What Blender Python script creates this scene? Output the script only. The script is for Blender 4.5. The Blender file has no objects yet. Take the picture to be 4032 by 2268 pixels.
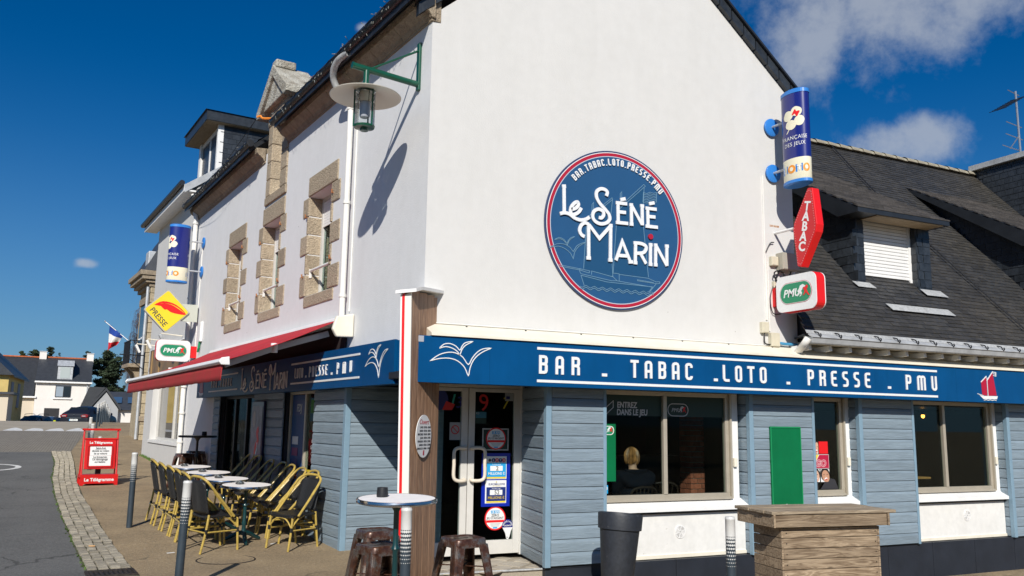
import bpy, bmesh, math, random
from math import sin, cos, pi, radians, hypot, atan2, sqrt
from mathutils import Vector, Matrix
random.seed(7)
scn = bpy.context.scene
COL = scn.collection

# ------------------------------------------------------------------ camera
CAM = Vector((-3.14, -8.91, 1.65))
_p, _r, _a = radians(9.0836), radians(0.8682), radians(-(90 - 64.591))
def _rz(v): return Vector((cos(_a)*v[0]-sin(_a)*v[1], sin(_a)*v[0]+cos(_a)*v[1], v[2]))
_f0 = Vector((0, cos(_p), sin(_p))); _u0 = Vector((0, -sin(_p), cos(_p))); _r0 = Vector((1, 0, 0))
CR = _rz(_r0*cos(_r)+_u0*sin(_r)); CU = _rz(_u0*cos(_r)-_r0*sin(_r)); CF = _rz(_f0)
cd = bpy.data.cameras.new('camera'); cam = bpy.data.objects.new('camera', cd); COL.objects.link(cam)
cd.sensor_width = 36; cd.lens = 3330/4032*36; cd.clip_end = 2000; cd.clip_start = 0.05
mw = Matrix.Identity(4)
for i in range(3):
    mw[i][0] = CR[i]; mw[i][1] = CU[i]; mw[i][2] = -CF[i]; mw[i][3] = CAM[i]
cam.matrix_world = mw
scn.camera = cam

# ------------------------------------------------------------------ sky, sun, exposure
SUN = Vector((-.376, -.753, .541)).normalized()          # towards the sun
w = bpy.data.worlds.new('World'); scn.world = w; w.use_nodes = True
nt = w.node_tree; nt.nodes.clear()
def N(t, **k):
    n = nt.nodes.new(t)
    for a, b in k.items(): setattr(n, a, b)
    return n
L = lambda a, b: nt.links.new(a, b)
out = N('ShaderNodeOutputWorld'); bg = N('ShaderNodeBackground'); bg.inputs[1].default_value = 0.076
sky = N('ShaderNodeTexSky'); sky.sky_type = 'NISHITA'; sky.sun_disc = False
sky.sun_elevation = math.asin(SUN.z); sky.sun_rotation = atan2(SUN.x, SUN.y)
sky.altitude = 20; sky.air_density = 1.0; sky.dust_density = 0.9; sky.ozone_density = 3.0
hs = N('ShaderNodeHueSaturation'); hs.inputs['Saturation'].default_value = 1.20; hs.inputs['Value'].default_value = 0.80
tint = N('ShaderNodeMixRGB', blend_type='MULTIPLY'); tint.inputs[0].default_value = 1; tint.inputs[2].default_value = (.56, .84, 1.18, 1)
L(sky.outputs[0], tint.inputs[1]); L(tint.outputs[0], hs.inputs['Color'])
tc = N('ShaderNodeTexCoord')
sep = N('ShaderNodeSeparateXYZ'); L(tc.outputs['Generated'], sep.inputs[0])
def math_(op, a, b=None):
    n = N('ShaderNodeMath', operation=op)
    for i, v in enumerate((a, b)):
        if v is None: continue
        if isinstance(v, (int, float)): n.inputs[i].default_value = v
        else: L(v, n.inputs[i])
    return n.outputs[0]
# a thin layer of fair weather cloud, drawn on a plane high above the place
px = math_('MULTIPLY', math_('ARCTAN2', sep.outputs[0], sep.outputs[1]), 57.2958)      # bearing and height of a sky direction, degrees
py = math_('MULTIPLY', math_('ARCSINE', sep.outputs[2]), 57.2958)
n1 = N('ShaderNodeTexNoise'); n1.inputs['Scale'].default_value = 9; n1.inputs['Detail'].default_value = 7; n1.inputs['Roughness'].default_value = .58; n1.inputs['Distortion'].default_value = .3
L(tc.outputs['Generated'], n1.inputs['Vector'])
def blob(x, y, rx, ry):
    a = math_('DIVIDE', math_('SUBTRACT', px, x), rx); b = math_('DIVIDE', math_('SUBTRACT', py, y), ry)
    d = math_('ADD', math_('MULTIPLY', a, a), math_('MULTIPLY', b, b))
    return math_('DIVIDE', 1.0, math_('ADD', 1.0, math_('MULTIPLY', d, d)))
cov = None
for b in ((50, 27.0, 8.5, 4.6), (55, 25.0, 6, 2.8), (45.5, 24.6, 3.2, 3.4), (49.9, 17.5, 2.2, 1.1), (52.6, 17.4, 2.6, 1.6), (14.6, 25.6, .5, .32), (-1.7, 9.2, .62, .30),
          (66, 30, 9, 4), (-48, 24, 9, 4), (-80, 32, 8, 4), (110, 22, 10, 4), (150, 35, 9, 6), (-125, 28, 10, 5), (-165, 18, 9, 3), (20, 52, 10, 6)):
    o = blob(*b); cov = o if cov is None else math_('MAXIMUM', cov, o)
n2 = N('ShaderNodeTexNoise'); n2.inputs['Scale'].default_value = 34; n2.inputs['Detail'].default_value = 6; n2.inputs['Roughness'].default_value = .62; L(tc.outputs['Generated'], n2.inputs['Vector'])
mask = math_('ADD', math_('ADD', math_('MULTIPLY', cov, .60), math_('MULTIPLY', n1.outputs[0], .92)), math_('MULTIPLY', math_('SUBTRACT', n2.outputs[0], .5), .70))
mr = N('ShaderNodeMapRange'); mr.interpolation_type = 'SMOOTHSTEP'
for k, v in ((1, .66), (2, 1.26), (3, 0.0), (4, .64)): mr.inputs[k].default_value = v
L(mask, mr.inputs[0])
mix = N('ShaderNodeMixRGB'); mix.inputs[2].default_value = (6.4, 6.9, 7.6, 1)
hz = math_('MINIMUM', math_('MAXIMUM', math_('SUBTRACT', 1.0, math_('DIVIDE', py, 24.0)), 0.0), 1.0)      # the air pales all round towards the horizon
hm = N('ShaderNodeMixRGB'); hm.inputs[2].default_value = (3.0, 5.4, 7.9, 1); L(math_('MULTIPLY', math_('MULTIPLY', hz, hz), .60), hm.inputs[0]); L(hs.outputs[0], hm.inputs[1])
L(mr.outputs[0], mix.inputs[0]); L(hm.outputs[0], mix.inputs[1]); L(mix.outputs[0], bg.inputs[0]); L(bg.outputs[0], out.inputs[0])

sl = bpy.data.lights.new('sun', 'SUN'); sl.energy = 5.0; sl.angle = radians(.53); sl.color = (1, .945, .86)
so = bpy.data.objects.new('sun', sl); COL.objects.link(so); so.location = SUN*60
so.rotation_euler = SUN.to_track_quat('Z', 'Y').to_euler()
vs = scn.view_settings; vs.view_transform = 'Standard'; vs.look = 'None'; vs.gamma = 1; vs.use_curve_mapping = False; vs.exposure = 0.0
scn.render.engine = 'CYCLES'; scn.cycles.use_denoising = True
scn.cycles.max_bounces = 8; scn.cycles.transparent_max_bounces = 12; scn.cycles.caustics_reflective = False; scn.cycles.caustics_refractive = False

# ------------------------------------------------------------------ frames of the two facades
AL_ = radians(96.84)                                     # angle from the gable front to the long front
DL = Vector((cos(AL_), sin(AL_), 0)); NL = Vector((-sin(AL_), cos(AL_), 0))
ID = Matrix.Identity(4)
FL = Matrix(((-DL.x, -NL.x, 0, 0), (-DL.y, -NL.y, 0, 0), (0, 0, 1, 0), (0, 0, 0, 1)))   # a = -s, b inward, c up
def TM(F, a, b, c):                                      # text plane on a facade frame: right, up, outward
    T = Matrix(((1, 0, 0, a), (0, 0, -1, b), (0, 1, 0, c), (0, 0, 0, 1)))
    return F @ T
def lpt(s, k, z): return DL*s + NL*k + Vector((0, 0, z))
def gz(x, y):                                            # height of the ground
    if y < 37: b = .04*max(0, y-2)
    elif y < 47: b = 1.4 - .048*(y-37)
    elif y < 66: b = .92-.035*(y-47)
    else: b = .255
    return b - .06*min(max(0, x), 8)*(1 if y < 6 else 0) - .015*max(0, min(-y, 10))
def at(px, py, t):                                       # point t metres in front of the viewpoint (photograph at 2576 px width)
    d = CR*((px*1.56522-2016)/3330) - CU*((py*1.56522-1134)/3330) + CF
    return CAM + d*t

# ------------------------------------------------------------------ materials
MATS = {}
def mat(name, col, rough=.6, metal=0, var=0, vs=6, col2=None, bump=0, bs=60, spec=.5, obrand=0, coords='Object', stretch=None, alpha=None, detail=4, dist=.02, emit=None, coat=0, vs2=None, streak=0, island=0, chips=None):
    if name in MATS: return MATS[name]
    m = bpy.data.materials.new(name); m.use_nodes = True; t = m.node_tree; b = t.nodes['Principled BSDF']
    def nn(ty, **k):
        n = t.nodes.new(ty)
        for a, c in k.items(): setattr(n, a, c)
        return n
    ln = t.links.new
    c = (*col, 1); b.inputs['Base Color'].default_value = c; b.inputs['Roughness'].default_value = rough; b.inputs['Metallic'].default_value = metal
    b.inputs['Specular IOR Level'].default_value = spec
    if coat: b.inputs['Coat Weight'].default_value = coat; b.inputs['Coat Roughness'].default_value = .08
    m.diffuse_color = c
    last = None
    if var or bump or obrand or streak or island:
        tcn = nn('ShaderNodeTexCoord'); src = tcn.outputs[coords]
        if obrand:
            oi = nn('ShaderNodeObjectInfo'); va = nn('ShaderNodeVectorMath', operation='ADD'); sc_ = nn('ShaderNodeVectorMath', operation='SCALE'); sc_.inputs['Scale'].default_value = 37
            ln(oi.outputs['Random'], sc_.inputs[0]); ln(src, va.inputs[0]); ln(sc_.outputs[0], va.inputs[1]); src = va.outputs[0]
        if stretch:
            mp = nn('ShaderNodeMapping'); mp.inputs['Scale'].default_value = stretch; ln(src, mp.inputs[0]); src = mp.outputs[0]
        if var:
            no = nn('ShaderNodeTexNoise'); no.inputs['Scale'].default_value = vs; no.inputs['Detail'].default_value = detail; no.inputs['Roughness'].default_value = .62
            ln(src, no.inputs['Vector'])
            fac = no.outputs[0]
            if vs2:
                no2 = nn('ShaderNodeTexNoise'); no2.inputs['Scale'].default_value = vs2; no2.inputs['Detail'].default_value = 3; ln(src, no2.inputs['Vector'])
                mm = nn('ShaderNodeMath', operation='ADD'); ln(no.outputs[0], mm.inputs[0]); ln(no2.outputs[0], mm.inputs[1])
                m2 = nn('ShaderNodeMath', operation='MULTIPLY'); m2.inputs[1].default_value = .5; ln(mm.outputs[0], m2.inputs[0]); fac = m2.outputs[0]
            rp = nn('ShaderNodeValToRGB'); e = rp.color_ramp.elements
            e[0].position = .32; e[1].position = .68
            d2 = col2 or tuple(x*(1+var) for x in col)
            e[0].color = (*(tuple(x*(1-var) for x in col) if col2 is None else col), 1); e[1].color = (*d2, 1)
            ln(fac, rp.inputs[0]); last = rp.outputs[0]
        if obrand:
            hv = nn('ShaderNodeHueSaturation'); 
            if last: ln(last, hv.inputs['Color'])
            else: hv.inputs['Color'].default_value = c
            mr_ = nn('ShaderNodeMapRange'); mr_.inputs[3].default_value = 1-obrand; mr_.inputs[4].default_value = 1+obrand
            ln(oi.outputs['Random'], mr_.inputs[0]); ln(mr_.outputs[0], hv.inputs['Value']); last = hv.outputs[0]
        def mulv(fac_socket, last):
            h2 = nn('ShaderNodeMixRGB', blend_type='MULTIPLY'); h2.inputs[0].default_value = 1
            if last: ln(last, h2.inputs[1])
            else: h2.inputs[1].default_value = c
            ln(fac_socket, h2.inputs[2]); return h2.outputs[0]
        if streak:                                       # run-off marks and faint blotches, drawn out down the wall
            mp3 = nn('ShaderNodeMapping'); mp3.inputs['Scale'].default_value = (2.2, 2.2, .45); ln(tcn.outputs['Object'], mp3.inputs[0])
            n3 = nn('ShaderNodeTexNoise'); n3.inputs['Scale'].default_value = 1.6; n3.inputs['Detail'].default_value = 7; n3.inputs['Roughness'].default_value = .66; ln(mp3.outputs[0], n3.inputs['Vector'])
            r3 = nn('ShaderNodeValToRGB'); r3.color_ramp.elements[0].position = .34; r3.color_ramp.elements[0].color = (1-streak, 1-streak, 1-streak*1.15, 1); r3.color_ramp.elements[1].position = .56; r3.color_ramp.elements[1].color = (1, 1, 1, 1); ln(n3.outputs[0], r3.inputs[0]); last = mulv(r3.outputs[0], last)
            v3 = nn('ShaderNodeTexVoronoi'); v3.inputs['Scale'].default_value = 2.1; ln(tcn.outputs['Object'], v3.inputs['Vector'])
            r4 = nn('ShaderNodeValToRGB'); r4.color_ramp.elements[0].position = .016; r4.color_ramp.elements[0].color = (.45, .42, .38, 1); r4.color_ramp.elements[1].position = .026; r4.color_ramp.elements[1].color = (1, 1, 1, 1); ln(v3.outputs['Distance'], r4.inputs[0]); last = mulv(r4.outputs[0], last)
        if island:
            ge = nn('ShaderNodeNewGeometry'); mi_ = nn('ShaderNodeMapRange'); mi_.inputs[3].default_value = 1-island; mi_.inputs[4].default_value = 1+island; ln(ge.outputs['Random Per Island'], mi_.inputs[0]); last = mulv(mi_.outputs[0], last)
        if chips:                                        # small patches of another colour (flaked paint, lichen, litter grit)
            n5 = nn('ShaderNodeTexNoise'); n5.inputs['Scale'].default_value = chips[1]; n5.inputs['Detail'].default_value = 9; n5.inputs['Roughness'].default_value = .7; ln(src, n5.inputs['Vector'])
            r5 = nn('ShaderNodeValToRGB'); r5.color_ramp.elements[0].position = chips[2]; r5.color_ramp.elements[0].color = (0, 0, 0, 1); r5.color_ramp.elements[1].position = chips[2]+.02; r5.color_ramp.elements[1].color = (chips[3], chips[3], chips[3], 1); ln(n5.outputs[0], r5.inputs[0])
            m5 = nn('ShaderNodeMixRGB'); m5.inputs[2].default_value = (*chips[0], 1); ln(r5.outputs[0], m5.inputs[0])
            if last: ln(last, m5.inputs[1])
            else: m5.inputs[1].default_value = c
            last = m5.outputs[0]
        if last: ln(last, b.inputs['Base Color'])
        if bump:
            nb = nn('ShaderNodeTexNoise'); nb.inputs['Scale'].default_value = bs; nb.inputs['Detail'].default_value = 5; ln(src, nb.inputs['Vector'])
            bp = nn('ShaderNodeBump'); bp.inputs['Strength'].default_value = bump; bp.inputs['Distance'].default_value = dist
            ln(nb.outputs[0], bp.inputs['Height']); ln(bp.outputs[0], b.inputs['Normal'])
    if emit:
        b.inputs['Emission Color'].default_value = (*emit[0], 1); b.inputs['Emission Strength'].default_value = emit[1]
    MATS[name] = m
    return m
def glass_mat(name, tint=(.9, .95, .95), refl=1.0):
    m = bpy.data.materials.new(name); m.use_nodes = True; t = m.node_tree; t.nodes.clear()
    o = t.nodes.new('ShaderNodeOutputMaterial'); mx = t.nodes.new('ShaderNodeMixShader'); tr = t.nodes.new('ShaderNodeBsdfTransparent'); gl = t.nodes.new('ShaderNodeBsdfGlossy')
    fr = t.nodes.new('ShaderNodeFresnel'); fr.inputs[0].default_value = 1.5
    gl.inputs['Roughness'].default_value = .01; tr.inputs[0].default_value = (*tint, 1)
    mu = t.nodes.new('ShaderNodeMath'); mu.operation = 'MULTIPLY'; mu.inputs[1].default_value = refl
    t.links.new(fr.outputs[0], mu.inputs[0]); t.links.new(mu.outputs[0], mx.inputs[0]); t.links.new(tr.outputs[0], mx.inputs[1]); t.links.new(gl.outputs[0], mx.inputs[2]); t.links.new(mx.outputs[0], o.inputs[0])
    MATS[name] = m; return m
def bands(name, base, line, scale, axis, width=.12, rough=.6, bump=.4):      # a surface with thin parallel joints
    m = mat(name, base, rough, var=.12, vs=8, bump=.1, bs=40)
    t = m.node_tree; b = t.nodes['Principled BSDF']; tcn = t.nodes.new('ShaderNodeTexCoord'); sp = t.nodes.new('ShaderNodeSeparateXYZ'); t.links.new(tcn.outputs['Object'], sp.inputs[0])
    mu = t.nodes.new('ShaderNodeMath'); mu.operation = 'MULTIPLY'; mu.inputs[1].default_value = scale; t.links.new(sp.outputs[axis], mu.inputs[0])
    fr = t.nodes.new('ShaderNodeMath'); fr.operation = 'FRACT'; t.links.new(mu.outputs[0], fr.inputs[0])
    lt = t.nodes.new('ShaderNodeMath'); lt.operation = 'LESS_THAN'; lt.inputs[1].default_value = width; t.links.new(fr.outputs[0], lt.inputs[0])
    src = b.inputs['Base Color'].links[0].from_socket
    mx = t.nodes.new('ShaderNodeMixRGB'); mx.inputs[2].default_value = (*line, 1); t.links.new(lt.outputs[0], mx.inputs[0]); t.links.new(src, mx.inputs[1]); t.links.new(mx.outputs[0], b.inputs['Base Color'])
    return m
def wood(name, c1, c2, axis='x', rough=.6, scale=1, obrand=.15, knots=True):
    m = bpy.data.materials.new(name); m.use_nodes = True; t = m.node_tree; b = t.nodes['Principled BSDF']; ln = t.links.new
    tcn = t.nodes.new('ShaderNodeTexCoord'); oi = t.nodes.new('ShaderNodeObjectInfo')
    sc_ = t.nodes.new('ShaderNodeVectorMath'); sc_.operation = 'SCALE'; sc_.inputs['Scale'].default_value = 23; ln(oi.outputs['Random'], sc_.inputs[0])
    va = t.nodes.new('ShaderNodeVectorMath'); va.operation = 'ADD'; ln(tcn.outputs['Object'], va.inputs[0]); ln(sc_.outputs[0], va.inputs[1])
    mp = t.nodes.new('ShaderNodeMapping'); s = {'x': (1.2, 14, 14), 'z': (14, 14, 1.0), 'y': (14, 1.2, 14)}[axis]; mp.inputs['Scale'].default_value = tuple(q*scale for q in s); ln(va.outputs[0], mp.inputs[0])
    no = t.nodes.new('ShaderNodeTexNoise'); no.inputs['Scale'].default_value = 1.3; no.inputs['Detail'].default_value = 5; no.inputs['Distortion'].default_value = 1.4; ln(mp.outputs[0], no.inputs['Vector'])
    wv = t.nodes.new('ShaderNodeMath'); wv.operation = 'MULTIPLY'; wv.inputs[1].default_value = 9; ln(no.outputs[0], wv.inputs[0])
    fr = t.nodes.new('ShaderNodeMath'); fr.operation = 'PINGPONG'; fr.inputs[1].default_value = 1; ln(wv.outputs[0], fr.inputs[0])
    n2 = t.nodes.new('ShaderNodeTexNoise'); n2.inputs['Scale'].default_value = 3.0*scale; n2.inputs['Detail'].default_value = 4; ln(va.outputs[0], n2.inputs['Vector'])
    ad = t.nodes.new('ShaderNodeMath'); ad.operation = 'ADD'; ln(fr.outputs[0], ad.inputs[0]); ln(n2.outputs[0], ad.inputs[1])
    rp = t.nodes.new('ShaderNodeValToRGB'); e = rp.color_ramp.elements; e[0].position = .25; e[0].color = (*c1, 1); e[1].position = 1.0; e[1].color = (*c2, 1)
    hl = t.nodes.new('ShaderNodeMath'); hl.operation = 'MULTIPLY'; hl.inputs[1].default_value = .62; ln(ad.outputs[0], hl.inputs[0]); ln(hl.outputs[0], rp.inputs[0])
    hv = t.nodes.new('ShaderNodeHueSaturation'); ln(rp.outputs[0], hv.inputs['Color']); mr_ = t.nodes.new('ShaderNodeMapRange'); mr_.inputs[3].default_value = 1-obrand; mr_.inputs[4].default_value = 1+obrand
    ln(oi.outputs['Random'], mr_.inputs[0]); ln(mr_.outputs[0], hv.inputs['Value']); last = hv.outputs[0]
    if knots:
        vo = t.nodes.new('ShaderNodeTexVoronoi'); vo.inputs['Scale'].default_value = 3.2; mp2 = t.nodes.new('ShaderNodeMapping'); mp2.inputs['Scale'].default_value = {'x': (.8, 1, 2.2), 'z': (2, 2, .8), 'y': (1, .8, 2.2)}[axis]; ln(va.outputs[0], mp2.inputs[0]); ln(mp2.outputs[0], vo.inputs['Vector'])
        k = t.nodes.new('ShaderNodeMapRange'); k.inputs[1].default_value = .06; k.inputs[2].default_value = .13; k.inputs[3].default_value = .85; k.inputs[4].default_value = 0; ln(vo.outputs['Distance'], k.inputs[0])
        mx = t.nodes.new('ShaderNodeMixRGB'); mx.inputs[2].default_value = (*[q*.45 for q in c1], 1); ln(k.outputs[0], mx.inputs[0]); ln(last, mx.inputs[1]); last = mx.outputs[0]
    ln(last, b.inputs['Base Color']); b.inputs['Roughness'].default_value = rough
    bp = t.nodes.new('ShaderNodeBump'); bp.inputs['Strength'].default_value = .25; bp.inputs['Distance'].default_value = .01; ln(ad.outputs[0], bp.inputs['Height']); ln(bp.outputs[0], b.inputs['Normal'])
    MATS[name] = m; return m

# ------------------------------------------------------------------ mesh builder
class MB:
    def __init__(s, M=None): s.v = []; s.f = []; s.M = M
    def add(s, vs, fs, M=None):
        M = M or s.M; o = len(s.v)
        s.v += [tuple(M @ Vector(v)) if M else tuple(v) for v in vs]
        s.f += [tuple(i+o for i in f) for f in fs]; return s
    def box(s, x0, x1, y0, y1, z0, z1, M=None):
        if x0 > x1: x0, x1 = x1, x0
        if y0 > y1: y0, y1 = y1, y0
        if z0 > z1: z0, z1 = z1, z0
        return s.add([(x, y, z) for z in (z0, z1) for y in (y0, y1) for x in (x0, x1)],
                     [(0, 2, 3, 1), (4, 5, 7, 6), (0, 1, 5, 4), (2, 6, 7, 3), (0, 4, 6, 2), (1, 3, 7, 5)], M)
    def prism(s, poly, d0, d1, axis='y', M=None):       # polygon of (p, q) swept along an axis
        n = len(poly); A = sum(poly[i][0]*poly[(i+1) % n][1]-poly[(i+1) % n][0]*poly[i][1] for i in range(n))
        if A < 0: poly = poly[::-1]
        if d0 > d1: d0, d1 = d1, d0
        f = {'y': lambda p, q, d: (p, d, q), 'x': lambda p, q, d: (d, p, q), 'z': lambda p, q, d: (p, q, d)}[axis]
        vs = [f(p, q, d0) for p, q in poly]+[f(p, q, d1) for p, q in poly]
        a = tuple(range(n)); b = tuple(range(n, 2*n))[::-1]
        sides = [(i, i+n, (i+1) % n+n, (i+1) % n) for i in range(n)]
        if axis != 'y': a = a[::-1]; b = b[::-1]; sides = [q[::-1] for q in sides]
        return s.add(vs, [a, b]+sides, M)
    def tube(s, pts, r, n=8, M=None, closed=False):
        P = [Vector(p) for p in pts]; m = len(P); vs = []; fs = []
        R = r if isinstance(r, (list, tuple)) else [r]*m
        up = None
        for i, p in enumerate(P):
            if closed: t = (P[(i+1) % m]-P[i-1])
            else: t = P[min(i+1, m-1)]-P[max(i-1, 0)]
            t = t.normalized() if t.length > 1e-9 else Vector((0, 0, 1))
            if up is None:
                up = Vector((0, 0, 1)) if abs(t.z) < .9 else Vector((1, 0, 0))
            x = t.cross(up)
            if x.length < 1e-5: x = t.cross(Vector((0, 1, 0)))
            x.normalize(); y = x.cross(t).normalized(); up = y
            for j in range(n):
                a = 2*pi*j/n; vs.append(p+x*(cos(a)*R[i])+y*(sin(a)*R[i]))
        k = m if closed else m-1
        for i in range(k):
            for j in range(n):
                a = i*n+j; b = i*n+(j+1) % n; c = ((i+1) % m)*n+(j+1) % n; d = ((i+1) % m)*n+j
                fs.append((a, b, c, d))
        if not closed: fs += [tuple(range(n))[::-1], tuple(range((m-1)*n, m*n))]
        return s.add(vs, fs, M)
    def lathe(s, prof, n=24, M=None, sx=1, sy=1, caps=True):       # prof: (radius, z) from bottom to top
        vs = []; fs = []
        for r, z in prof:
            for j in range(n): a = 2*pi*j/n; vs.append((r*cos(a)*sx, r*sin(a)*sy, z))
        m = len(prof)
        for i in range(m-1):
            for j in range(n): fs.append((i*n+j, i*n+(j+1) % n, (i+1)*n+(j+1) % n, (i+1)*n+j))
        if caps: fs += [tuple(range(n))[::-1], tuple(range((m-1)*n, m*n))]
        return s.add(vs, fs, M)
    def ribbon(s, pts, wd, d0, d1, M=None, closed=False):   # flat stroke in the (x, z) plane, thickness along y
        P = [Vector((p[0], p[1])) for p in pts]
        if closed and (P[0]-P[-1]).length < 1e-6: P = P[:-1]
        m = len(P); Lf = []; Rt = []
        for i in range(m):
            a = P[i-1] if (i or closed) else None; b = P[(i+1) % m] if (i < m-1 or closed) else None
            d1_ = (P[i]-a).normalized() if a is not None else None; d2_ = (b-P[i]).normalized() if b is not None else None
            if d1_ is None: nrm = Vector((-d2_.y, d2_.x)); k = 1
            elif d2_ is None: nrm = Vector((-d1_.y, d1_.x)); k = 1
            else:
                n1_ = Vector((-d1_.y, d1_.x)); n2_ = Vector((-d2_.y, d2_.x)); nrm = (n1_+n2_)
                if nrm.length < 1e-6: nrm = n1_
                nrm.normalize(); k = 1/max(.45, nrm.dot(n1_))
            Lf.append(P[i]+nrm*(wd/2*k)); Rt.append(P[i]-nrm*(wd/2*k))
        vs = []
        for i in range(m):
            for q, d in ((Lf[i], d0), (Rt[i], d0), (Lf[i], d1), (Rt[i], d1)): vs.append((q.x, d, q.y))
        fs = []
        for i in range(m if closed else m-1):
            a = 4*i; b = 4*((i+1) % m)
            fs += [(a, a+1, b+1, b), (a+2, b+2, b+3, a+3), (a, b, b+2, a+2), (a+1, a+3, b+3, b+1)]
        if not closed: fs += [(0, 2, 3, 1), (4*m-4, 4*m-3, 4*m-1, 4*m-2)]
        return s.add(vs, fs, M)
    def disc(s, cx, cz, rx, rz, d0, d1, n=32, M=None, tilt=0):
        return s.prism([(cx+rx*cos(2*pi*i/n)*cos(tilt)-rz*sin(2*pi*i/n)*sin(tilt), cz+rx*cos(2*pi*i/n)*sin(tilt)+rz*sin(2*pi*i/n)*cos(tilt)) for i in range(n)], d0, d1, 'y', M)
    def rrect(s, x0, x1, z0, z1, r, d0, d1, M=None, n=5):
        return s.prism(rr(x0, x1, z0, z1, r, n), d0, d1, 'y', M)
    def mesh(s, name):
        me = bpy.data.meshes.new(name); me.from_pydata(s.v, [], s.f); me.validate(); me.update(); return me
    def build(s, name, m, parent=None, smooth=False, bevel=0, seg=2):
        return mk(name, s.mesh(name), m, parent, smooth, bevel, seg)
def rr(x0, x1, z0, z1, r, n=5):
    o = []
    for cx, cz, a0 in ((x1-r, z0+r, -90), (x1-r, z1-r, 0), (x0+r, z1-r, 90), (x0+r, z0+r, 180)):
        for i in range(n+1): a = radians(a0+90*i/n); o.append((cx+r*cos(a), cz+r*sin(a)))
    return o
def mk(name, me, m, parent=None, smooth=False, bevel=0, seg=2):
    o = bpy.data.objects.new(name, me); COL.objects.link(o)
    if m is not None:
        if isinstance(m, str): m = MATS[m]
        if not me.materials: me.materials.append(m)
    if parent: o.parent = parent
    if smooth:
        for p in me.polygons: p.use_smooth = True
        try: me.set_sharp_from_angle(angle=radians(38))
        except Exception: pass
    if bevel:
        b = o.modifiers.new('bevel', 'BEVEL'); b.width = bevel; b.segments = seg; b.limit_method = 'ANGLE'; b.angle_limit = radians(40); b.harden_normals = False
    return o
def thing(name, label, cat, loc=(0, 0, 0), rz=0, group=None, M=None):
    o = bpy.data.objects.new(name, None); COL.objects.link(o); o.empty_display_size = .1
    if M is not None: o.matrix_world = M
    else: o.location = loc; o.rotation_euler = (0, 0, rz)
    return tag(o, label, cat, group)
def tag(o, label, cat, group=None):
    o['label'] = label; o['category'] = cat
    if group: o['group'] = group
    return o
def struct(o): o['kind'] = 'structure'; return o
def stuff(o): o['kind'] = 'stuff'; return o
def copy_tree(o, parent=None):
    c = o.copy(); COL.objects.link(c); c.parent = parent
    for ch in o.children: copy_tree(ch, c)
    return c
_tc = {}
def text_mesh(body, size, ext=.002, sx=1, shear=0, off=0, space=1, align='CENTER'):
    cu = bpy.data.curves.new('t', 'FONT'); cu.body = body; cu.size = size; cu.extrude = ext; cu.shear = shear; cu.offset = off*size; cu.space_character = space
    cu.align_x = align; cu.resolution_u = 3
    ob = bpy.data.objects.new('t', cu); me = bpy.data.meshes.new_from_object(ob); bpy.data.objects.remove(ob); bpy.data.curves.remove(cu)
    me.transform(Matrix.Diagonal((sx, 1, 1, 1))); return me
def text(name, body, size, m, parent, M, **k):           # M: text plane (x right, y up, z outward)
    me = text_mesh(body, size, **k); me.transform(M)
    return mk(name, me, m, parent)
def smooth_curve(pts, n=4, closed=False):
    P = [Vector(p) for p in pts]; m = len(P)
    if m < 3: return [tuple(p) for p in P]
    o = []
    for i in range(m if closed else m-1):
        p0 = P[i-1] if (i or closed) else P[0]; p1 = P[i]; p2 = P[(i+1) % m]; p3 = P[(i+2) % m] if (i+2 < m or closed) else P[-1]
        for j in range(n):
            t = j/n; o.append(tuple(.5*((2*p1)+(p2-p0)*t+(2*p0-5*p1+4*p2-p3)*t*t+(3*p1-p0-3*p2+p3)*t**3)))
    if not closed: o.append(tuple(P[-1]))
    return o
# ------------------------------------------------------------------ palette
mat('render_white', (.615, .61, .595), .85, streak=.03, var=.035, vs=.9, vs2=7, bump=.22, bs=55, dist=.012)
mat('render_cool', (.70, .705, .712), .85, streak=.03, var=.035, vs=1.2, vs2=9, bump=.22, bs=55, dist=.012)
mat('paint_white', (.80, .80, .79), .45, var=.04, vs=5)
mat('paint_cream', (.78, .73, .61), .55, var=.07, vs=3, bump=.05, bs=20)
mat('apron_white', (.74, .735, .71), .6, var=.07, vs=2.2, vs2=14, streak=.05, chips=((.42, .40, .34), 7, .68, .5))
mat('granite', (.47, .385, .275), .85, var=.3, vs=22, col2=(.30, .245, .175), bump=.9, bs=45, obrand=.14, dist=.03, detail=8)
mat('granite_grey', (.38, .31, .22), .9, var=.3, vs=9, col2=(.24, .19, .135), bump=.9, bs=40, obrand=.12, dist=.03, detail=8)
mat('lichen_stone', (.27, .24, .19), .95, var=.4, vs=5, col2=(.52, .51, .45), bump=1, bs=30, dist=.04, detail=6)
mat('slate', (.036, .040, .047), .5, var=.35, vs=3, vs2=26, bump=.3, bs=30, obrand=.25, island=.3)
mat('slate_old', (.021, .026, .035), .55, var=.5, vs=.33, col2=(.062, .054, .041), vs2=24, bump=.5, bs=30, dist=.02, island=.26, chips=((.16, .145, .11), 11, .66, .55))
mat('slate_cheek', (.024, .029, .036), .38, var=.3, vs=9, bump=.25, bs=18, obrand=.3)
mat('zinc', (.46, .48, .50), .55, .2, var=.2, vs=4)
mat('zinc_pale', (.44, .45, .45), .6, .2, var=.3, vs=5, vs2=30)
mat('gutter_black', (.018, .021, .026), .4, var=.2, vs=5)
mat('blue_panel', (.0020, .066, .200), .36, var=.08, vs=1.6, spec=.12, streak=.10)
mat('blue_disc', (.017, .080, .195), .5, var=.05, vs=1.5, spec=.3)
mat('blue_disc_dark', (.012, .070, .165), .5, spec=.3)
mat('line_blue', (.14, .27, .38), .5)
mat('letter_white', (.76, .77, .77), .45, var=.04, vs=30)
mat('crimson', (.40, .012, .035), .4)
mat('navy_rim', (.035, .055, .13), .4)
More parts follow.
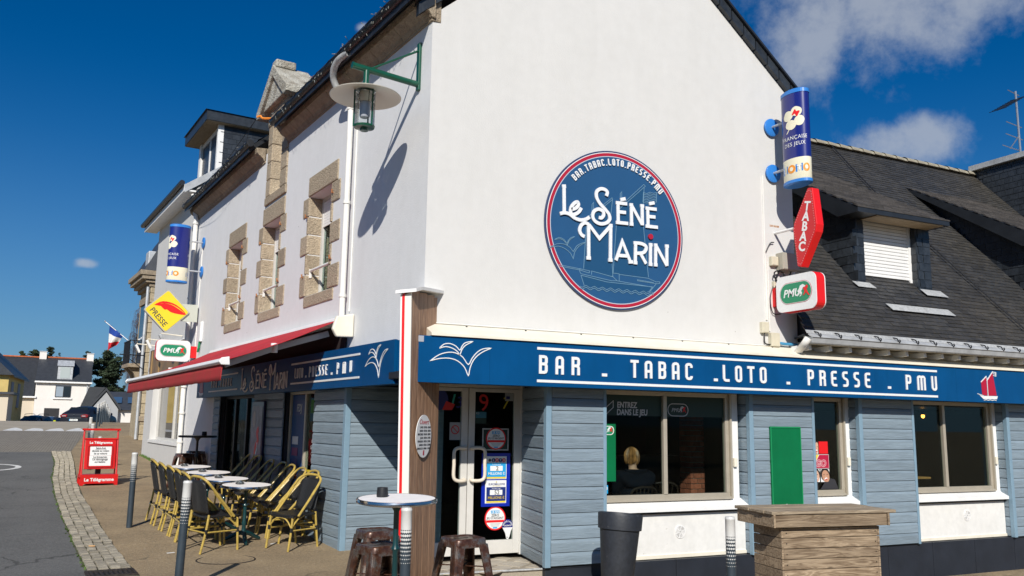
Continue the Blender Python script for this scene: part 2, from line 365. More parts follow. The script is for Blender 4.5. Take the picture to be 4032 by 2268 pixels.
mat('red_paint', (.62, .012, .010), .35, var=.12, vs=4)
mat('red_plain', (.72, .010, .012), .4)
mat('clad_blue', (.205, .265, .315), .5, var=.13, vs=3, bump=.6, bs=7, obrand=.10, stretch=(1, 1, 9), dist=.012, chips=((.60, .60, .57), 3.2, .69, .75))
mat('trim_blue', (.20, .31, .40), .45, var=.05, vs=6)
mat('plinth_dark', (.014, .018, .027), .55, var=.2, vs=3, bump=.05, bs=30)
mat('alu_beige', (.50, .45, .36), .42, .35, var=.06, vs=6)
mat('alu_white', (.62, .605, .57), .4, var=.05, vs=6)
mat('door_handle', (.70, .63, .52), .35)
mat('dark_metal', (.022, .024, .028), .45, .4)
mat('lamp_green', (.006, .075, .042), .32, var=.12, vs=12, coat=.3)
mat('chrome', (.58, .58, .58), .16, 1.0)
mat('awning_red', (.42, .014, .024), .8, var=.16, vs=1.1, col2=None, bump=.08, bs=90)
mat('pipe_white', (.78, .77, .73), .4, var=.06, vs=5)
mat('black_plain', (.012, .013, .016), .5)
mat('yellow_sign', (.80, .62, .03), .35, var=.05, vs=2)
mat('pmu_green', (.012, .23, .11), .4)
mat('board_green', (.003, .145, .052), .4, var=.10, vs=2, spec=.2, streak=.08)
mat('fdj_blue', (.010, .016, .17), .28, coat=.3)
mat('fdj_cream', (.80, .76, .58), .35, coat=.3)
mat('sky_blue', (.030, .20, .60), .35)
mat('cyan_print', (.02, .34, .68), .4)
mat('orange_print', (.80, .28, .02), .4)
mat('gold_print', (.55, .40, .05), .4)
mat('ink', (.03, .03, .035), .6)
mat('grey_ink', (.25, .25, .26), .6)
mat('paper', (.78, .79, .79), .7)
mat('tile', (.46, .41, .33), .5, var=.14, vs=5, obrand=.07, bump=.1, bs=40)
mat('grout', (.20, .18, .15), .9)
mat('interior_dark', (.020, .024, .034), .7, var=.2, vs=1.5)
mat('interior_green', (.006, .035, .022), .6)
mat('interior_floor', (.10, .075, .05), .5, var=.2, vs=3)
mat('brick', (.30, .085, .045), .85, var=.3, vs=9, obrand=.2, bump=.4, bs=40)
mat('glass_box', (.02, .03, .04), .08, spec=.6)
wood('board_brown', (.21, .115, .066), (.40, .24, .145), 'z', .55, .9, .14, False)
wood('weathered', (.145, .098, .058), (.38, .29, .195), 'x', .8, 1.0, .2, True)
wood('weathered_top', (.18, .135, .09), (.38, .31, .22), 'x', .85, 1.0, .12, False)
wood('soffit_wood', (.30, .22, .13), (.44, .33, .20), 'x', .7, 1, .1, False)
GL = glass_mat('glass', (.80, .86, .84), .10)
GLC = glass_mat('clear_glass', (.93, .96, .96), .8)

# ------------------------------------------------------------------ ground, road, gutter
mat('pavement', (.42, .315, .185), .95, var=.35, vs=1.3, col2=(.18, .135, .082), chips=((.50, .45, .36), 34, .60, .65), vs2=30, bump=.7, bs=70, dist=.02, detail=9)
mat('asphalt', (.125, .126, .122), .92, chips=((.24, .235, .22), 30, .60, .6), var=.36, vs=.8, vs2=32, bump=.8, bs=90, dist=.015, detail=8)
mat('concrete', (.36, .315, .245), .92, var=.18, vs=.8, vs2=60, bump=.3, bs=120)
mat('sett', (.44, .395, .31), .85, var=.3, vs=16, bump=.8, bs=40, obrand=.24, dist=.02)
mat('sett_joint', (.105, .09, .066), .95, var=.5, vs=5, col2=(.07, .085, .035), bump=.6, bs=90)
mat('road_paint', (.66, .66, .64), .8, var=.25, vs=8)
mat('grass_green', (.07, .13, .02), .8, var=.4, vs=20)
def sheet(name, xs, ys, m, dz=0, xr=None):               # a sheet following the ground; xr(y) gives left and right edges
    b = MB(); nx = len(xs)
    for y in ys:
        for t in xs:
            x = t if xr is None else xr(y)[0]+(xr(y)[1]-xr(y)[0])*t
            b.v.append((x, y, gz(x, y)+dz))
    for j in range(len(ys)-1):
        for i in range(nx-1): b.f.append((j*nx+i, j*nx+i+1, (j+1)*nx+i+1, (j+1)*nx+i))
    return struct(b.build(name, m, smooth=True))
xs = [-900, -300, -100, -40, -20, -12, -8, -6, -5, -4, -3, -2, -1, 0, 1, 2, 3, 4, 5, 6, 7, 8, 12, 20, 40, 100, 300, 900]
ys = [-900, -300, -60, -20, -12, -10, -8, -6, -4, -3, -2, -1, 0, 1, 2, 3, 4, 5, 5.99, 6.01, 8, 10, 12, 15, 18, 21.5, 25, 28.6, 32, 35, 36.99, 38, 40, 43, 47, 50, 56, 66, 80, 150, 400, 1100]
sheet('ground', xs, ys, 'pavement')
def cracks(name, scale, col, wd):                        # fine wandering cracks in a poured surface
    t = MATS[name].node_tree; b = t.nodes['Principled BSDF']; src = b.inputs['Base Color'].links[0].from_socket
    tc_ = t.nodes.new('ShaderNodeTexCoord'); no = t.nodes.new('ShaderNodeTexNoise'); no.inputs['Scale'].default_value = 2.5; no.inputs['Detail'].default_value = 5; t.links.new(tc_.outputs['Object'], no.inputs['Vector'])
    mx = t.nodes.new('ShaderNodeMixRGB'); mx.blend_type = 'ADD'; mx.inputs[0].default_value = .55; t.links.new(tc_.outputs['Object'], mx.inputs[1]); t.links.new(no.outputs['Color'], mx.inputs[2])
    vo = t.nodes.new('ShaderNodeTexVoronoi'); vo.feature = 'DISTANCE_TO_EDGE'; vo.inputs['Scale'].default_value = scale; t.links.new(mx.outputs[0], vo.inputs['Vector'])
    lt = t.nodes.new('ShaderNodeMapRange'); lt.inputs[1].default_value = wd*.4; lt.inputs[2].default_value = wd; lt.inputs[3].default_value = .75; lt.inputs[4].default_value = 0; t.links.new(vo.outputs['Distance'], lt.inputs[0])
    n2_ = t.nodes.new('ShaderNodeTexNoise'); n2_.inputs['Scale'].default_value = .7; t.links.new(tc_.outputs['Object'], n2_.inputs['Vector']); gt = t.nodes.new('ShaderNodeMapRange'); gt.inputs[1].default_value = .50; gt.inputs[2].default_value = .58; t.links.new(n2_.outputs[0], gt.inputs[0])
    mu = t.nodes.new('ShaderNodeMath'); mu.operation = 'MULTIPLY'; t.links.new(lt.outputs[0], mu.inputs[0]); t.links.new(gt.outputs[0], mu.inputs[1])
    m2 = t.nodes.new('ShaderNodeMixRGB'); m2.inputs[2].default_value = (*col, 1); t.links.new(mu.outputs[0], m2.inputs[0]); t.links.new(src, m2.inputs[1]); t.links.new(m2.outputs[0], b.inputs['Base Color'])
cracks('asphalt', .55, (.045, .045, .043), .012); cracks('pavement', .40, (.12, .095, .06), .008)
LE = [(-30, -.6), (-8, -2.25), (-3, -2.72), (0, -3.01), (1.74, -3.18), (3.26, -3.33), (5.69, -3.57), (8.4, -3.80), (11.3, -3.99), (15.1, -4.12), (18.4, -4.38), (28.7, -4.20), (60, -4.2)]
RE = [(-30, -.1), (-8, -1.75), (-3, -2.25), (0, -2.56), (1.24, -2.68), (1.89, -2.75), (2.75, -2.86), (4.46, -3.03), (6.61, -3.21), (8.6, -3.40), (11.25, -3.55), (15.1, -3.71), (18.4, -3.89), (28.7, -3.70), (60, -3.7)]
def ip(T, y):
    for (a, b), (c, d) in zip(T, T[1:]):
        if a <= y <= c: return b+(d-b)*(y-a)/(c-a)
    return T[0][1] if y < T[0][0] else T[-1][1]
ysr = [-30, -20, -12, -8, -5, -3, -1, 0, 1, 2, 3, 4, 5, 6, 8, 10, 12, 14, 16, 17, 18, 18.4]
sheet('road', [0, .25, .5, .7, .85, 1], ysr, 'asphalt', .006, lambda y: (-11, ip(LE, y)))
m = bpy.data.materials.new('sett_road'); m.use_nodes = True; t_ = m.node_tree; b_ = t_.nodes['Principled BSDF']; MATS['sett_road'] = m
tcn = t_.nodes.new('ShaderNodeTexCoord'); bk = t_.nodes.new('ShaderNodeTexBrick'); t_.links.new(tcn.outputs['Object'], bk.inputs['Vector'])
bk.inputs['Color1'].default_value = (.27, .245, .20, 1); bk.inputs['Color2'].default_value = (.215, .19, .155, 1); bk.inputs['Mortar'].default_value = (.11, .098, .08, 1)
bk.inputs['Scale'].default_value = 1; bk.inputs['Brick Width'].default_value = .15; bk.inputs['Row Height'].default_value = .17; bk.inputs['Mortar Size'].default_value = .014
t_.links.new(bk.outputs[0], b_.inputs['Base Color']); b_.inputs['Roughness'].default_value = .9
bp = t_.nodes.new('ShaderNodeBump'); bp.inputs['Strength'].default_value = .6; bp.inputs['Distance'].default_value = .02; t_.links.new(bk.outputs['Fac'], bp.inputs['Height']); bp.invert = True; t_.links.new(bp.outputs[0], b_.inputs['Normal'])
sheet('paved_road', [0, .3, .6, .8, 1], [18.4, 20, 22, 24, 26, 28.7], 'sett_road', .006, lambda y: (-11, ip(RE, y)))
sheet('raised_road', [0, .3, .6, .8, 1], [28.7, 30, 32, 34, 36, 36.99, 38, 40, 43, 47, 52, 59.9], 'concrete', .008, lambda y: (-11, -3.7))
for i in range(4):                                       # rounded white ramp markings
    x0 = -6.58+.71*i; b = MB(); n = 10
    for j in range(n+1):
        t = j/n; x = x0+.02+.67*t; yy = 28.8+2.6*sin(pi*t)**.8*(.86+.14*sin(7*t+i))
        b.v += [(x, 28.82, gz(x, 28.82)+.013), (x, yy+.02, gz(x, yy)+.013)]
    for j in range(n): b.f.append((2*j, 2*j+2, 2*j+3, 2*j+1))
    struct(b.build('ramp_marking', 'road_paint'))
b = MB()                                                 # painted ring on the asphalt
for j in range(49):
    a = 2*pi*j/48
    for r in (.78, .66): x = -5.52+r*cos(a); y = 13.85+r*1.15*sin(a); b.v.append((x, y, gz(x, y)+.011))
for j in range(48): b.f.append((2*j+1, 2*j, 2*j+2, 2*j+3))
struct(b.build('road_ring_marking', 'road_paint'))
# gutter of granite setts
gut = sheet('gutter', [0, .5, 1], [y for y in ysr if y >= -1]+[], 'sett_joint', .010, lambda y: (ip(LE, y)-.01, ip(RE, y)+.015)); gut.name = 'gutter'
def sett_mesh(i):
    rnd = random.Random(i); b = MB(); j = lambda a: a*(1+rnd.uniform(-.12, .12))
    lo = [(-.5, -.5), (.5, -.5), (.5, .5), (-.5, .5)]; hi = [(j(x)*.86, j(y)*.86) for x, y in lo]
    b.v = [(x*.97, y*.97, 0) for x, y in lo]+[(x*.97, y*.97, .6) for x, y in lo]+[(x, y, 1+rnd.uniform(-.15, .1)) for x, y in hi]
    for k in range(4): n_ = (k+1) % 4; b.f += [(k, n_, n_+4, k+4), (k+4, n_+4, n_+8, k+8)]
    b.f.append((8, 9, 10, 11)); return b
SM = []
for i in range(8):
    me = sett_mesh(i).mesh('sett'); me.materials.append(MATS['sett']); SM.append(me)
far = MB(); y = 1.62; cnt = 0
while y < 18.3:
    ln_ = random.uniform(.10, .17); xl = ip(LE, y); xr_ = ip(RE, y); n = 4; wd = (xr_-xl)/n
    ang = atan2(-(ip(LE, y+.5)-xl), .5)
    for i in range(n):
        cx = xl+wd*(i+.5)+random.uniform(-.006, .006); cy = y+ln_/2+(i-1.5)*.012+random.uniform(-.02, .02)
        S = (wd*random.uniform(.86, .94), ln_*random.uniform(.82, .92), .026+random.uniform(-.008, .008))
        M_ = Matrix.Translation((cx, cy, gz(cx, cy)+.008)) @ Matrix.Rotation(ang+random.uniform(-.04, .04), 4, 'Z') @ Matrix.Diagonal((*S, 1))
        if cnt < 300:
            o = mk('sett', SM[random.randrange(8)], None, gut); o.matrix_local = M_
        else:
            q = sett_mesh(random.randrange(8)); far.add(q.v, q.f, M_)
        cnt += 1
    y += ln_
far.build('far_setts', 'sett', gut)['kind'] = 'stuff'
# moss along the joint between asphalt and gutter, and tufts by the wall foot
b = MB()
for i in range(260):
    y = random.uniform(1.5, 17) if i < 200 else random.uniform(14.6, 15.6)
    x = ip(LE, y)+random.gauss(0, .012) if i < 200 else random.uniform(ip(LE, y), ip(RE, y))
    for k in range(3):
        a = random.uniform(0, 6.28); h = random.uniform(.008, .03); w_ = .014
        b.add([(x-w_*cos(a), y-w_*sin(a), gz(x, y)+.006), (x+w_*cos(a), y+w_*sin(a), gz(x, y)+.006), (x+random.gauss(0, .015), y+random.gauss(0, .015), gz(x, y)+.006+h)], [(0, 1, 2)])
for i in range(160):
    s = random.uniform(15.5, 17.3); p = lpt(s, random.uniform(.0, .10), 0)
    h = random.uniform(.02, .07); b.add([(p.x-.012, p.y, gz(p.x, p.y)), (p.x+.012, p.y, gz(p.x, p.y)), (p.x+random.gauss(0, .02), p.y+random.gauss(0, .02), gz(p.x, p.y)+h)], [(0, 1, 2)])
o = stuff(b.build('moss_tufts', 'grass_green'))
o['label'] = 'small green moss tufts in the gutter joints and wall foot'
# drain grate and manhole ring
dr = thing('drain_grate', 'rusty iron drain grate at the near end of the sett gutter', 'drain', (-2.93, 1.33, gz(-2.93, 1.33)+.008), radians(6))
mat('iron_rust', (.055, .045, .038), .7, .5, var=.4, vs=20)
MB().box(-.24, .24, -.19, -.16, 0, .022).box(-.24, .24, .16, .19, 0, .022).box(-.24, -.21, -.16, .16, 0, .022).box(.21, .24, -.16, .16, 0, .022).build('frame', 'iron_rust', dr)
MB().box(-.21, .21, -.16, .16, .001, .004).build('well', 'black_plain', dr)
for i in range(9): MB().box(-.2+.0466*i, -.175+.0466*i, -.16, .16, .006, .02).build('bar', 'iron_rust', dr)
mh = thing('manhole_cover', 'round manhole rim set flush in the pavement before the chairs', 'manhole', (-1.69, 1.93, gz(-1.69, 1.93)))
b = MB(); n = 40
for j in range(n):
    a = 2*pi*j/n
    for r, z in ((.342, .003), (.338, .007), (.328, .007), (.322, .003)): b.v.append((r*cos(a), r*sin(a), z))
for j in range(n):
    k = (j+1) % n
    for q in range(3): b.f.append((4*j+q, 4*k+q, 4*k+q+1, 4*j+q+1))
b.build('rim', 'iron_rust', mh)
b = MB(); b.v = [(0, 0, .004)]+[(.322*cos(2*pi*j/n), .322*sin(2*pi*j/n), .004) for j in range(n)]; b.f = [(0, 1+j, 1+(j+1) % n) for j in range(n)]; b.build('cover', 'pavement', mh)
# ------------------------------------------------------------------ the bar building
def frame_from(p0, p1):                                  # a runs p0 -> p1, outside is on its right hand
    d = Vector((p1[0]-p0[0], p1[1]-p0[1], 0)); ln_ = d.length; d.normalize()
    M_ = Matrix(((d.x, -d.y, 0, p0[0]), (d.y, d.x, 0, p0[1]), (0, 0, 1, 0), (0, 0, 0, 1)))
    return M_, ln_
BAR = thing('bar_building', 'white rendered corner bar with stone windows, tall gable and blue-grey boarded shopfront', 'building', (0, 0, 0))
def wall_grid(F, a0, a1, c0, c1, holes, b0, b1, name, m, parent):
    A = sorted({a0, a1, *[h[0] for h in holes], *[h[1] for h in holes]}); Cc = sorted({c0, c1, *[h[2] for h in holes], *[h[3] for h in holes]})
    vi = {}; mb = MB(F)
    V = []
    def vid(a, c, b):
        k = (a, c, b)
        if k not in vi: vi[k] = len(V); V.append((a, b, c))
        return vi[k]
    solid = {}
    for i in range(len(A)-1):
        for j in range(len(Cc)-1):
            am = (A[i]+A[i+1])/2; cm = (Cc[j]+Cc[j+1])/2
            solid[i, j] = not any(h[0] < am < h[1] and h[2] < cm < h[3] for h in holes)
    fs = []
    for (i, j), s_ in solid.items():
        if not s_: continue
        x0, x1, z0, z1 = A[i], A[i+1], Cc[j], Cc[j+1]
        fs.append((vid(x0, z0, b0), vid(x1, z0, b0), vid(x1, z1, b0), vid(x0, z1, b0)))
        fs.append((vid(x0, z0, b1), vid(x0, z1, b1), vid(x1, z1, b1), vid(x1, z0, b1)))
        if not solid.get((i-1, j)): fs.append((vid(x0, z0, b0), vid(x0, z1, b0), vid(x0, z1, b1), vid(x0, z0, b1)))
        if not solid.get((i+1, j)): fs.append((vid(x1, z0, b0), vid(x1, z0, b1), vid(x1, z1, b1), vid(x1, z1, b0)))
        if not solid.get((i, j-1)): fs.append((vid(x0, z0, b0), vid(x0, z0, b1), vid(x1, z0, b1), vid(x1, z0, b0)))
        if not solid.get((i, j+1)): fs.append((vid(x0, z1, b0), vid(x1, z1, b0), vid(x1, z1, b1), vid(x0, z1, b1)))
    mb.add(V, fs); return mb.build(name, m, parent)
WC = [8.5, 6.1, 3.62]; ZS, ZL = 3.52, 5.10                # upper windows: centre s, sill and lintel heights
holes = [(-(c+.5), -(c-.5), ZS, ZL) for c in WC]+[(-6.32, -5.70, 5.62, 6.5)]
wall_grid(FL, -12.45, 0, 2.12, 6.5, holes, 0, .34, 'long_wall', 'render_cool', BAR)
MB().prism([(0, 2.12), (5.52, 2.12), (5.52, 6.42), (2.76, 8.80), (0, 6.42)], 0, .3).build('gable_wall', 'render_white', BAR)
MB(FL).box(-4.9, -.32, 5.05, 5.36, 2.9, 6.4).build('rear_wall', 'render_white', BAR)
# ground floor wall at the far end of the long front
MB(FL).box(-12.45, -9.42, 0.0, .3, -.1, 2.12).build('lower_wall', 'render_cool', BAR)
# roof slopes with ridge along DL
PT = math.tan(radians(41))
def roofpt(s, inw): return (-s, inw, 6.62+(inw+.28)*PT)
b = MB(FL); ridge_in = 2.78
lo_z, hi_z = 6.64, 6.64+(ridge_in+.30)*PT
sl_ = MB(FL)
rowh = .115; nrow = int((ridge_in+.3)/cos(radians(41))/rowh)
for r_ in range(nrow):
    d0 = r_*rowh; d1 = d0+rowh*1.25
    y0 = -.30+d0*cos(radians(41)); z0 = lo_z+d0*sin(radians(41)); y1 = -.30+d1*cos(radians(41)); z1 = lo_z+d1*sin(radians(41))
    s = -0.16 + (r_ % 2)*.11
    while s < 12.45:
        e = random.uniform(-.004, .004); w_ = .218; lo = max(s, -.16)
        if lo < 12.4 and not (y0 < .50 and s+w_ > 5.30 and s < 6.88): sl_.add([(-min(s+w_, 12.45), y0, z0+.022+e), (-lo, y0, z0+.022-e), (-lo, y1, z1+.004), (-min(s+w_, 12.45), y1, z1+.004), (-min(s+w_, 12.45), y0, z0+.008), (-lo, y0, z0+.008)], [(0, 1, 2, 3), (4, 5, 1, 0)])
        s += .222
_rp = [(-.30, lo_z-.02), (ridge_in, hi_z-.02), (2*ridge_in+.3, lo_z-.02), (2*ridge_in+.3, lo_z-.12), (ridge_in, hi_z-.12), (-.30, lo_z-.12)]; _zb = lo_z-.02+(.48+.30)*PT
RO = MB(FL).prism(_rp, -12.45, -6.88, 'x').prism([(.48, _zb)]+_rp[1:5]+[(.48, _zb-.10)], -6.879, -5.301, 'x').prism(_rp, -5.30, .14, 'x').build('roof', 'gutter_black', BAR)
stuff(sl_.build('roof_slates', 'slate', RO))
MB(FL).prism([(ridge_in-.14, hi_z-.06), (ridge_in, hi_z+.08), (ridge_in+.14, hi_z-.06)], -12.45, .14, 'x').build('ridge_tiles', mat('ridge_red', (.20, .075, .05), .8, var=.3, vs=4), RO)
# dark slate verges of the gable
for sx, pts in ((0, [(-.20, 6.50), (2.76, 9.06)]), (1, [(5.70, 6.42), (2.76, 8.96)])):
    (x0, z0), (x1, z1) = pts; n = 14
    for i in range(n):
        t0, t1 = i/n, (i+1)/n-.006
        a = (x0+(x1-x0)*t0, z0+(z1-z0)*t0); c = (x0+(x1-x0)*t1, z0+(z1-z0)*t1)
        MB().prism([a, c, (c[0], c[1]-.15), (a[0], a[1]-.15)], -.07, .02).build('verge_slate', 'slate_cheek', BAR)
    MB().prism([(x0, z0+.012), (x1, z1+.012), (x1, z1+.05), (x0, z0+.05)], -.11, .1).build('verge_cap', 'gutter_black', BAR)
# granite windows of the upper floor
def upper_window(c):
    w = MB(FL).box(-(c+.5), -(c-.5), .20, .26, ZS, ZS+.06).box(-(c+.5), -(c-.5), .20, .26, ZL-.06, ZL).box(-(c+.5), -(c+.43), .20, .26, ZS+.06, ZL-.06).box(-(c-.43), -(c-.5), .20, .26, ZS+.06, ZL-.06).box(-(c+.045), -(c-.045), .20, .26, ZS+.06, ZL-.06).build('window', 'alu_white', BAR)
    for e in (-1, 1):
        MB(FL).box(-(c+.24*e-.19), -(c+.24*e+.19), .235, .24, ZS+.06, ZL-.06).build('pane', GL, w)
    sh = MB(FL)
    for i in range(9): sh.box(-(c+.43), -(c-.43), .205, .222, ZL-.11-.045*i, ZL-.069-.045*i)
    sh.build('roller_shutter', 'paint_white', w)
    def stone(a0, a1, c0, c1, k=.014, dd=.345):
        o = MB(FL).box(a0, a1, -k, dd, c0+.004, c1-.004).build('stone', 'granite', w, bevel=.016)
    stone(-(c+.54), -(c-.72), ZL, ZL+.32, .022)            # lintel
    stone(-(c+.53), -(c-.73), ZS-.18, ZS, .018)            # sill
    zl = [ZS, 3.865, 4.185, 4.50, 4.79, ZL]; lw = [.26, .05, .31, .05, .25]; rw = [.40, .07, .38, .07, .34]
    for i in range(5):
        j = random.uniform(-.02, .02)
        stone(-(c+.5+lw[i]+j), -(c+.49), zl[i], zl[i+1], .014+random.uniform(0, .012))
        stone(-(c-.49), -(c-.5-rw[i]+j), zl[i], zl[i+1], .014+random.uniform(0, .012))
    MB(FL).tube([(-(c+.5), .06, 3.93), (-(c-.5), .06, 3.93)], .022, 10).build('rail', 'pipe_white', w, smooth=True)
    for e in (-.49, .485):
        MB(FL).box(-(c+e)-.012, -(c+e)+.012, .04, .08, 3.82, 3.955).build('rail_bracket', 'pipe_white', w)
    for e, z in ((.56, 4.78), (-.58, 4.93), (.58, 3.83), (-.6, 3.95)):
        MB(FL).tube([(-(c+e), -.012, z), (-(c+e), -.04, z), (-(c+e), -.042, z+.05)], .012, 6).build('light_hook', mat('rust_hook', (.38, .16, .06), .8, var=.4, vs=40), w)
for c in WC: upper_window(c)
# cornice of granite blocks with gutter
PROF = [(.02, 6.36), (-.03, 6.37), (-.06, 6.42), (-.13, 6.47), (-.17, 6.51), (-.19, 6.60), (.02, 6.62)]
COR = MB(FL).box(-12.40, -6.75, -.02, .1, 6.34, 6.61).box(-5.42, .02, -.02, .1, 6.34, 6.61).build('cornice', 'granite_grey', BAR)
s = 0.0
while s < 12.3:
    w_ = random.uniform(.72, .95); e = min(s+w_, 12.42)
    for lo, hi in ((s, min(e, 5.42)), (max(s, 6.75), e)):
        if hi-lo > .12: MB(FL).prism(PROF, -hi+.006, -lo+(.05 if lo == 0 else 0), 'x').build('cornice_stone', 'granite_grey', COR, bevel=.01)
    s = e
for lo, hi in ((-.1, 5.40), (6.77, 12.42)):
    MB(FL).tube([(-hi, -.30, 6.655), (-lo, -.30, 6.675)], .068, 12).build('gutter', 'gutter_black', BAR, smooth=True)
# downpipes
def pipe(pts, r, name='downpipe', m='pipe_white', parent=BAR, rings=()):
    o = MB(FL).tube(pts, r, 12).build(name, m, parent, smooth=True)
    for (a, b_, c) in rings: MB(FL).lathe([(r*1.25, 0), (r*1.25, .04)], 12, FL @ Matrix.Translation((a, b_, c))).build('pipe_collar', m, o)
    return o
pipe(smooth_curve([(-1.95, -.30, 6.60), (-2.22, -.34, 6.58), (-2.42, -.33, 6.48), (-2.50, -.25, 6.32), (-2.42, -.12, 6.12), (-2.34, -.075, 6.0)], 4), .048, 'pipe_elbow', 'zinc_pale')
pipe([(-2.34, -.075, 6.03), (-2.33, -.075, 3.03)], .042, rings=((-2.34, -.075, 5.96), (-2.335, -.075, 4.6), (-2.33, -.075, 3.3)))
pipe([(-2.23, -.012, 6.1), (-2.22, -.012, 3.1)], .011, 'cable')
pipe([(-12.28, -.16, 6.95), (-12.22, -.12, 6.62), (-12.14, -.085, 6.35), (-12.12, -.085, 2.1), (-12.10, -.085, .45)], .055, rings=((-12.13, -.085, 6.2), (-12.12, -.085, 4.4), (-12.1, -.085, 2.35), (-12.1, -.085, 1.75), (-12.1, -.085, 1.1)))
pipe([(-11.55, -.012, 5.7), (-11.55, -.012, 2.75)], .012, 'cable')
# stone dormer standing on the long wall
LUC = MB(FL).box(-6.45, -5.55, .26, .34, 5.5, 7.2).build('stone_dormer', 'paint_white', BAR)
def lst(a0, a1, b0, b1, c0, c1, m='granite'):
    MB(FL).box(a0, a1, b0, b1, c0+.004, c1-.004).build('stone', m, LUC, bevel=.014)
lst(-6.58, -5.36, -.035, .36, 5.46, 5.62)
zz_ = [5.62, 5.93, 6.26, 6.58, 6.95]
for i in range(4):
    lst(-6.56, -6.30, -.03, .40, zz_[i], zz_[i+1]); lst(-5.72, -5.38, -.03, .40, zz_[i], zz_[i+1])
lst(-6.60, -5.34, -.04, .40, 6.95, 7.22)
MB(FL).prism([(-6.76, 7.24), (-5.26, 7.24), (-5.16, 7.32), (-5.93, 7.86), (-6.07, 7.86), (-6.86, 7.32)], -.14, -.02).build('pediment', 'lichen_stone', LUC, bevel=.02)
MB(FL).prism([(-6.55, 7.20), (-5.40, 7.20), (-5.40, 7.30), (-6.0, 7.76), (-6.55, 7.30)], -.05, .5).build('pediment_infill', 'granite', LUC)
MB(FL).prism([(-6.90, 7.28), (-6.0, 7.94), (-5.10, 7.28), (-5.10, 7.16), (-5.26, 7.14), (-6.0, 7.74), (-6.74, 7.14), (-6.90, 7.16)], -.20, .46).build('pediment_coping', 'lichen_stone', LUC, bevel=.015)
MB(FL).box(-6.12, -5.88, -.17, .20, 7.88, 8.03).build('apex_stone', 'lichen_stone', LUC, bevel=.03)
MB(FL).prism([(-6.66, 7.22), (-6.0, 7.84), (-5.34, 7.22), (-5.40, 6.6), (-6.60, 6.6)], .46, 2.0).build('dormer_roof', 'slate', LUC)
MB(FL).prism([(-6.08, 7.80), (-6.0, 7.89), (-5.92, 7.80)], .46, 1.6).build('dormer_ridge', 'ridge_red', LUC)
MB(FL).tube(smooth_curve([(-6.4, -.06, 7.08), (-6.42, -.20, 7.06), (-6.46, -.23, 7.11), (-6.50, -.28, 7.09)], 3), .02, 6).build('hook', mat('hook_orange', (.75, .24, .03), .5), LUC)
# string of small lights along the gutter
FS = thing('fairy_light_string', 'dark string of small unlit lights draped along the cornice gutter', 'string lights', lpt(0, .38, 6.6))
_off = FS.location; b = MB(); q = MB()
def tofs(s, k, z): return lpt(s, k, z)-_off
for lo, hi in ((-.05, 5.4), (6.8, 12.3)):
    pts = []
    n = int((hi-lo)/.16)
    for i in range(n+1): pts.append(tofs(lo+(hi-lo)*i/n, .375, 6.66+.022*sin(i*2.1)))
    b.tube(pts, .006, 4)
    for i in range(n*2):
        s = random.uniform(lo, hi); p = tofs(s, .378, 6.655); e = p+Vector((random.gauss(0, .025), random.gauss(0, .03), random.uniform(-.10, .03)))
        b.tube([p, e], .003, 3); q.tube([e, e+(e-p).normalized()*.028], .006, 4)
b.tube(smooth_curve([tofs(6.8, .37, 6.66), tofs(6.75, .34, 6.9), tofs(6.48, .27, 7.10)], 4), .005, 4)
b.tube(smooth_curve([tofs(12.3, .37, 6.64), tofs(9.4, .42, 6.50), tofs(6.48, .27, 7.10)], 6), .005, 4)
b.build('wire', 'black_plain', FS); stuff(q.build('bulbs', mat('bulb_clear', (.22, .23, .21), .3), FS))

# ---- shopfront : boarded piers
PL = .148
def clad(part, p0, p1, c0, c1, skip=()):
    F, ln_ = frame_from(p0, p1); c = c0; i = 0
    while c < c1-.02:
        h = min(PL, c1-c)
        MB(F).prism([(.0, c+.003), (-.020, c+.006), (-.020, c+h*.76), (-.008, c+h-.002), (0, c+h-.002)], .002, ln_-.002, 'x').build('plank', 'clad_blue', part)
        c += h; i += 1
def pier(x0, x1, y1=.22, c0=.02, c1=2.12, left=True, right=True):
    p = MB().box(x0+.02, x1-.02, .02, y1, c0, c1).build('pier', 'plinth_dark', BAR)
    clad(p, (x0+.05, .0), (x1-.045, .0), c0, c1)
    if left: clad(p, (x0+.0, y1), (x0+.0, .045), c0, c1)
    MB().box(x0-.022, x0+.048, -.024, .044, c0-.01, c1).build('corner_trim', 'trim_blue', p, bevel=.004)
    MB().box(x1-.043, x1+.002, -.024, .03, c0-.01, c1).build('corner_trim', 'trim_blue', p, bevel=.004)
    return p
p1 = MB().prism([(1.60, .02), (2.35, .02), (2.35, .25), (1.95, .6), (1.80, 1.05), (1.76, 1.0)], .0, 2.12, 'z').build('pier', 'plinth_dark', BAR)
clad(p1, (1.63, 0), (2.34, 0), .03, 2.12); clad(p1, (1.745, 1.0), (1.575, .045), .03, 2.12)
MB().box(1.553, 1.625, -.024, .044, .02, 2.12).build('corner_trim', 'trim_blue', p1, bevel=.004); MB().box(2.338, 2.382, -.024, .03, .02, 2.12).build('corner_trim', 'trim_blue', p1, bevel=.004)
pier(4.62, 5.75); pier(6.62, 7.72); pier(9.84, 10.42)
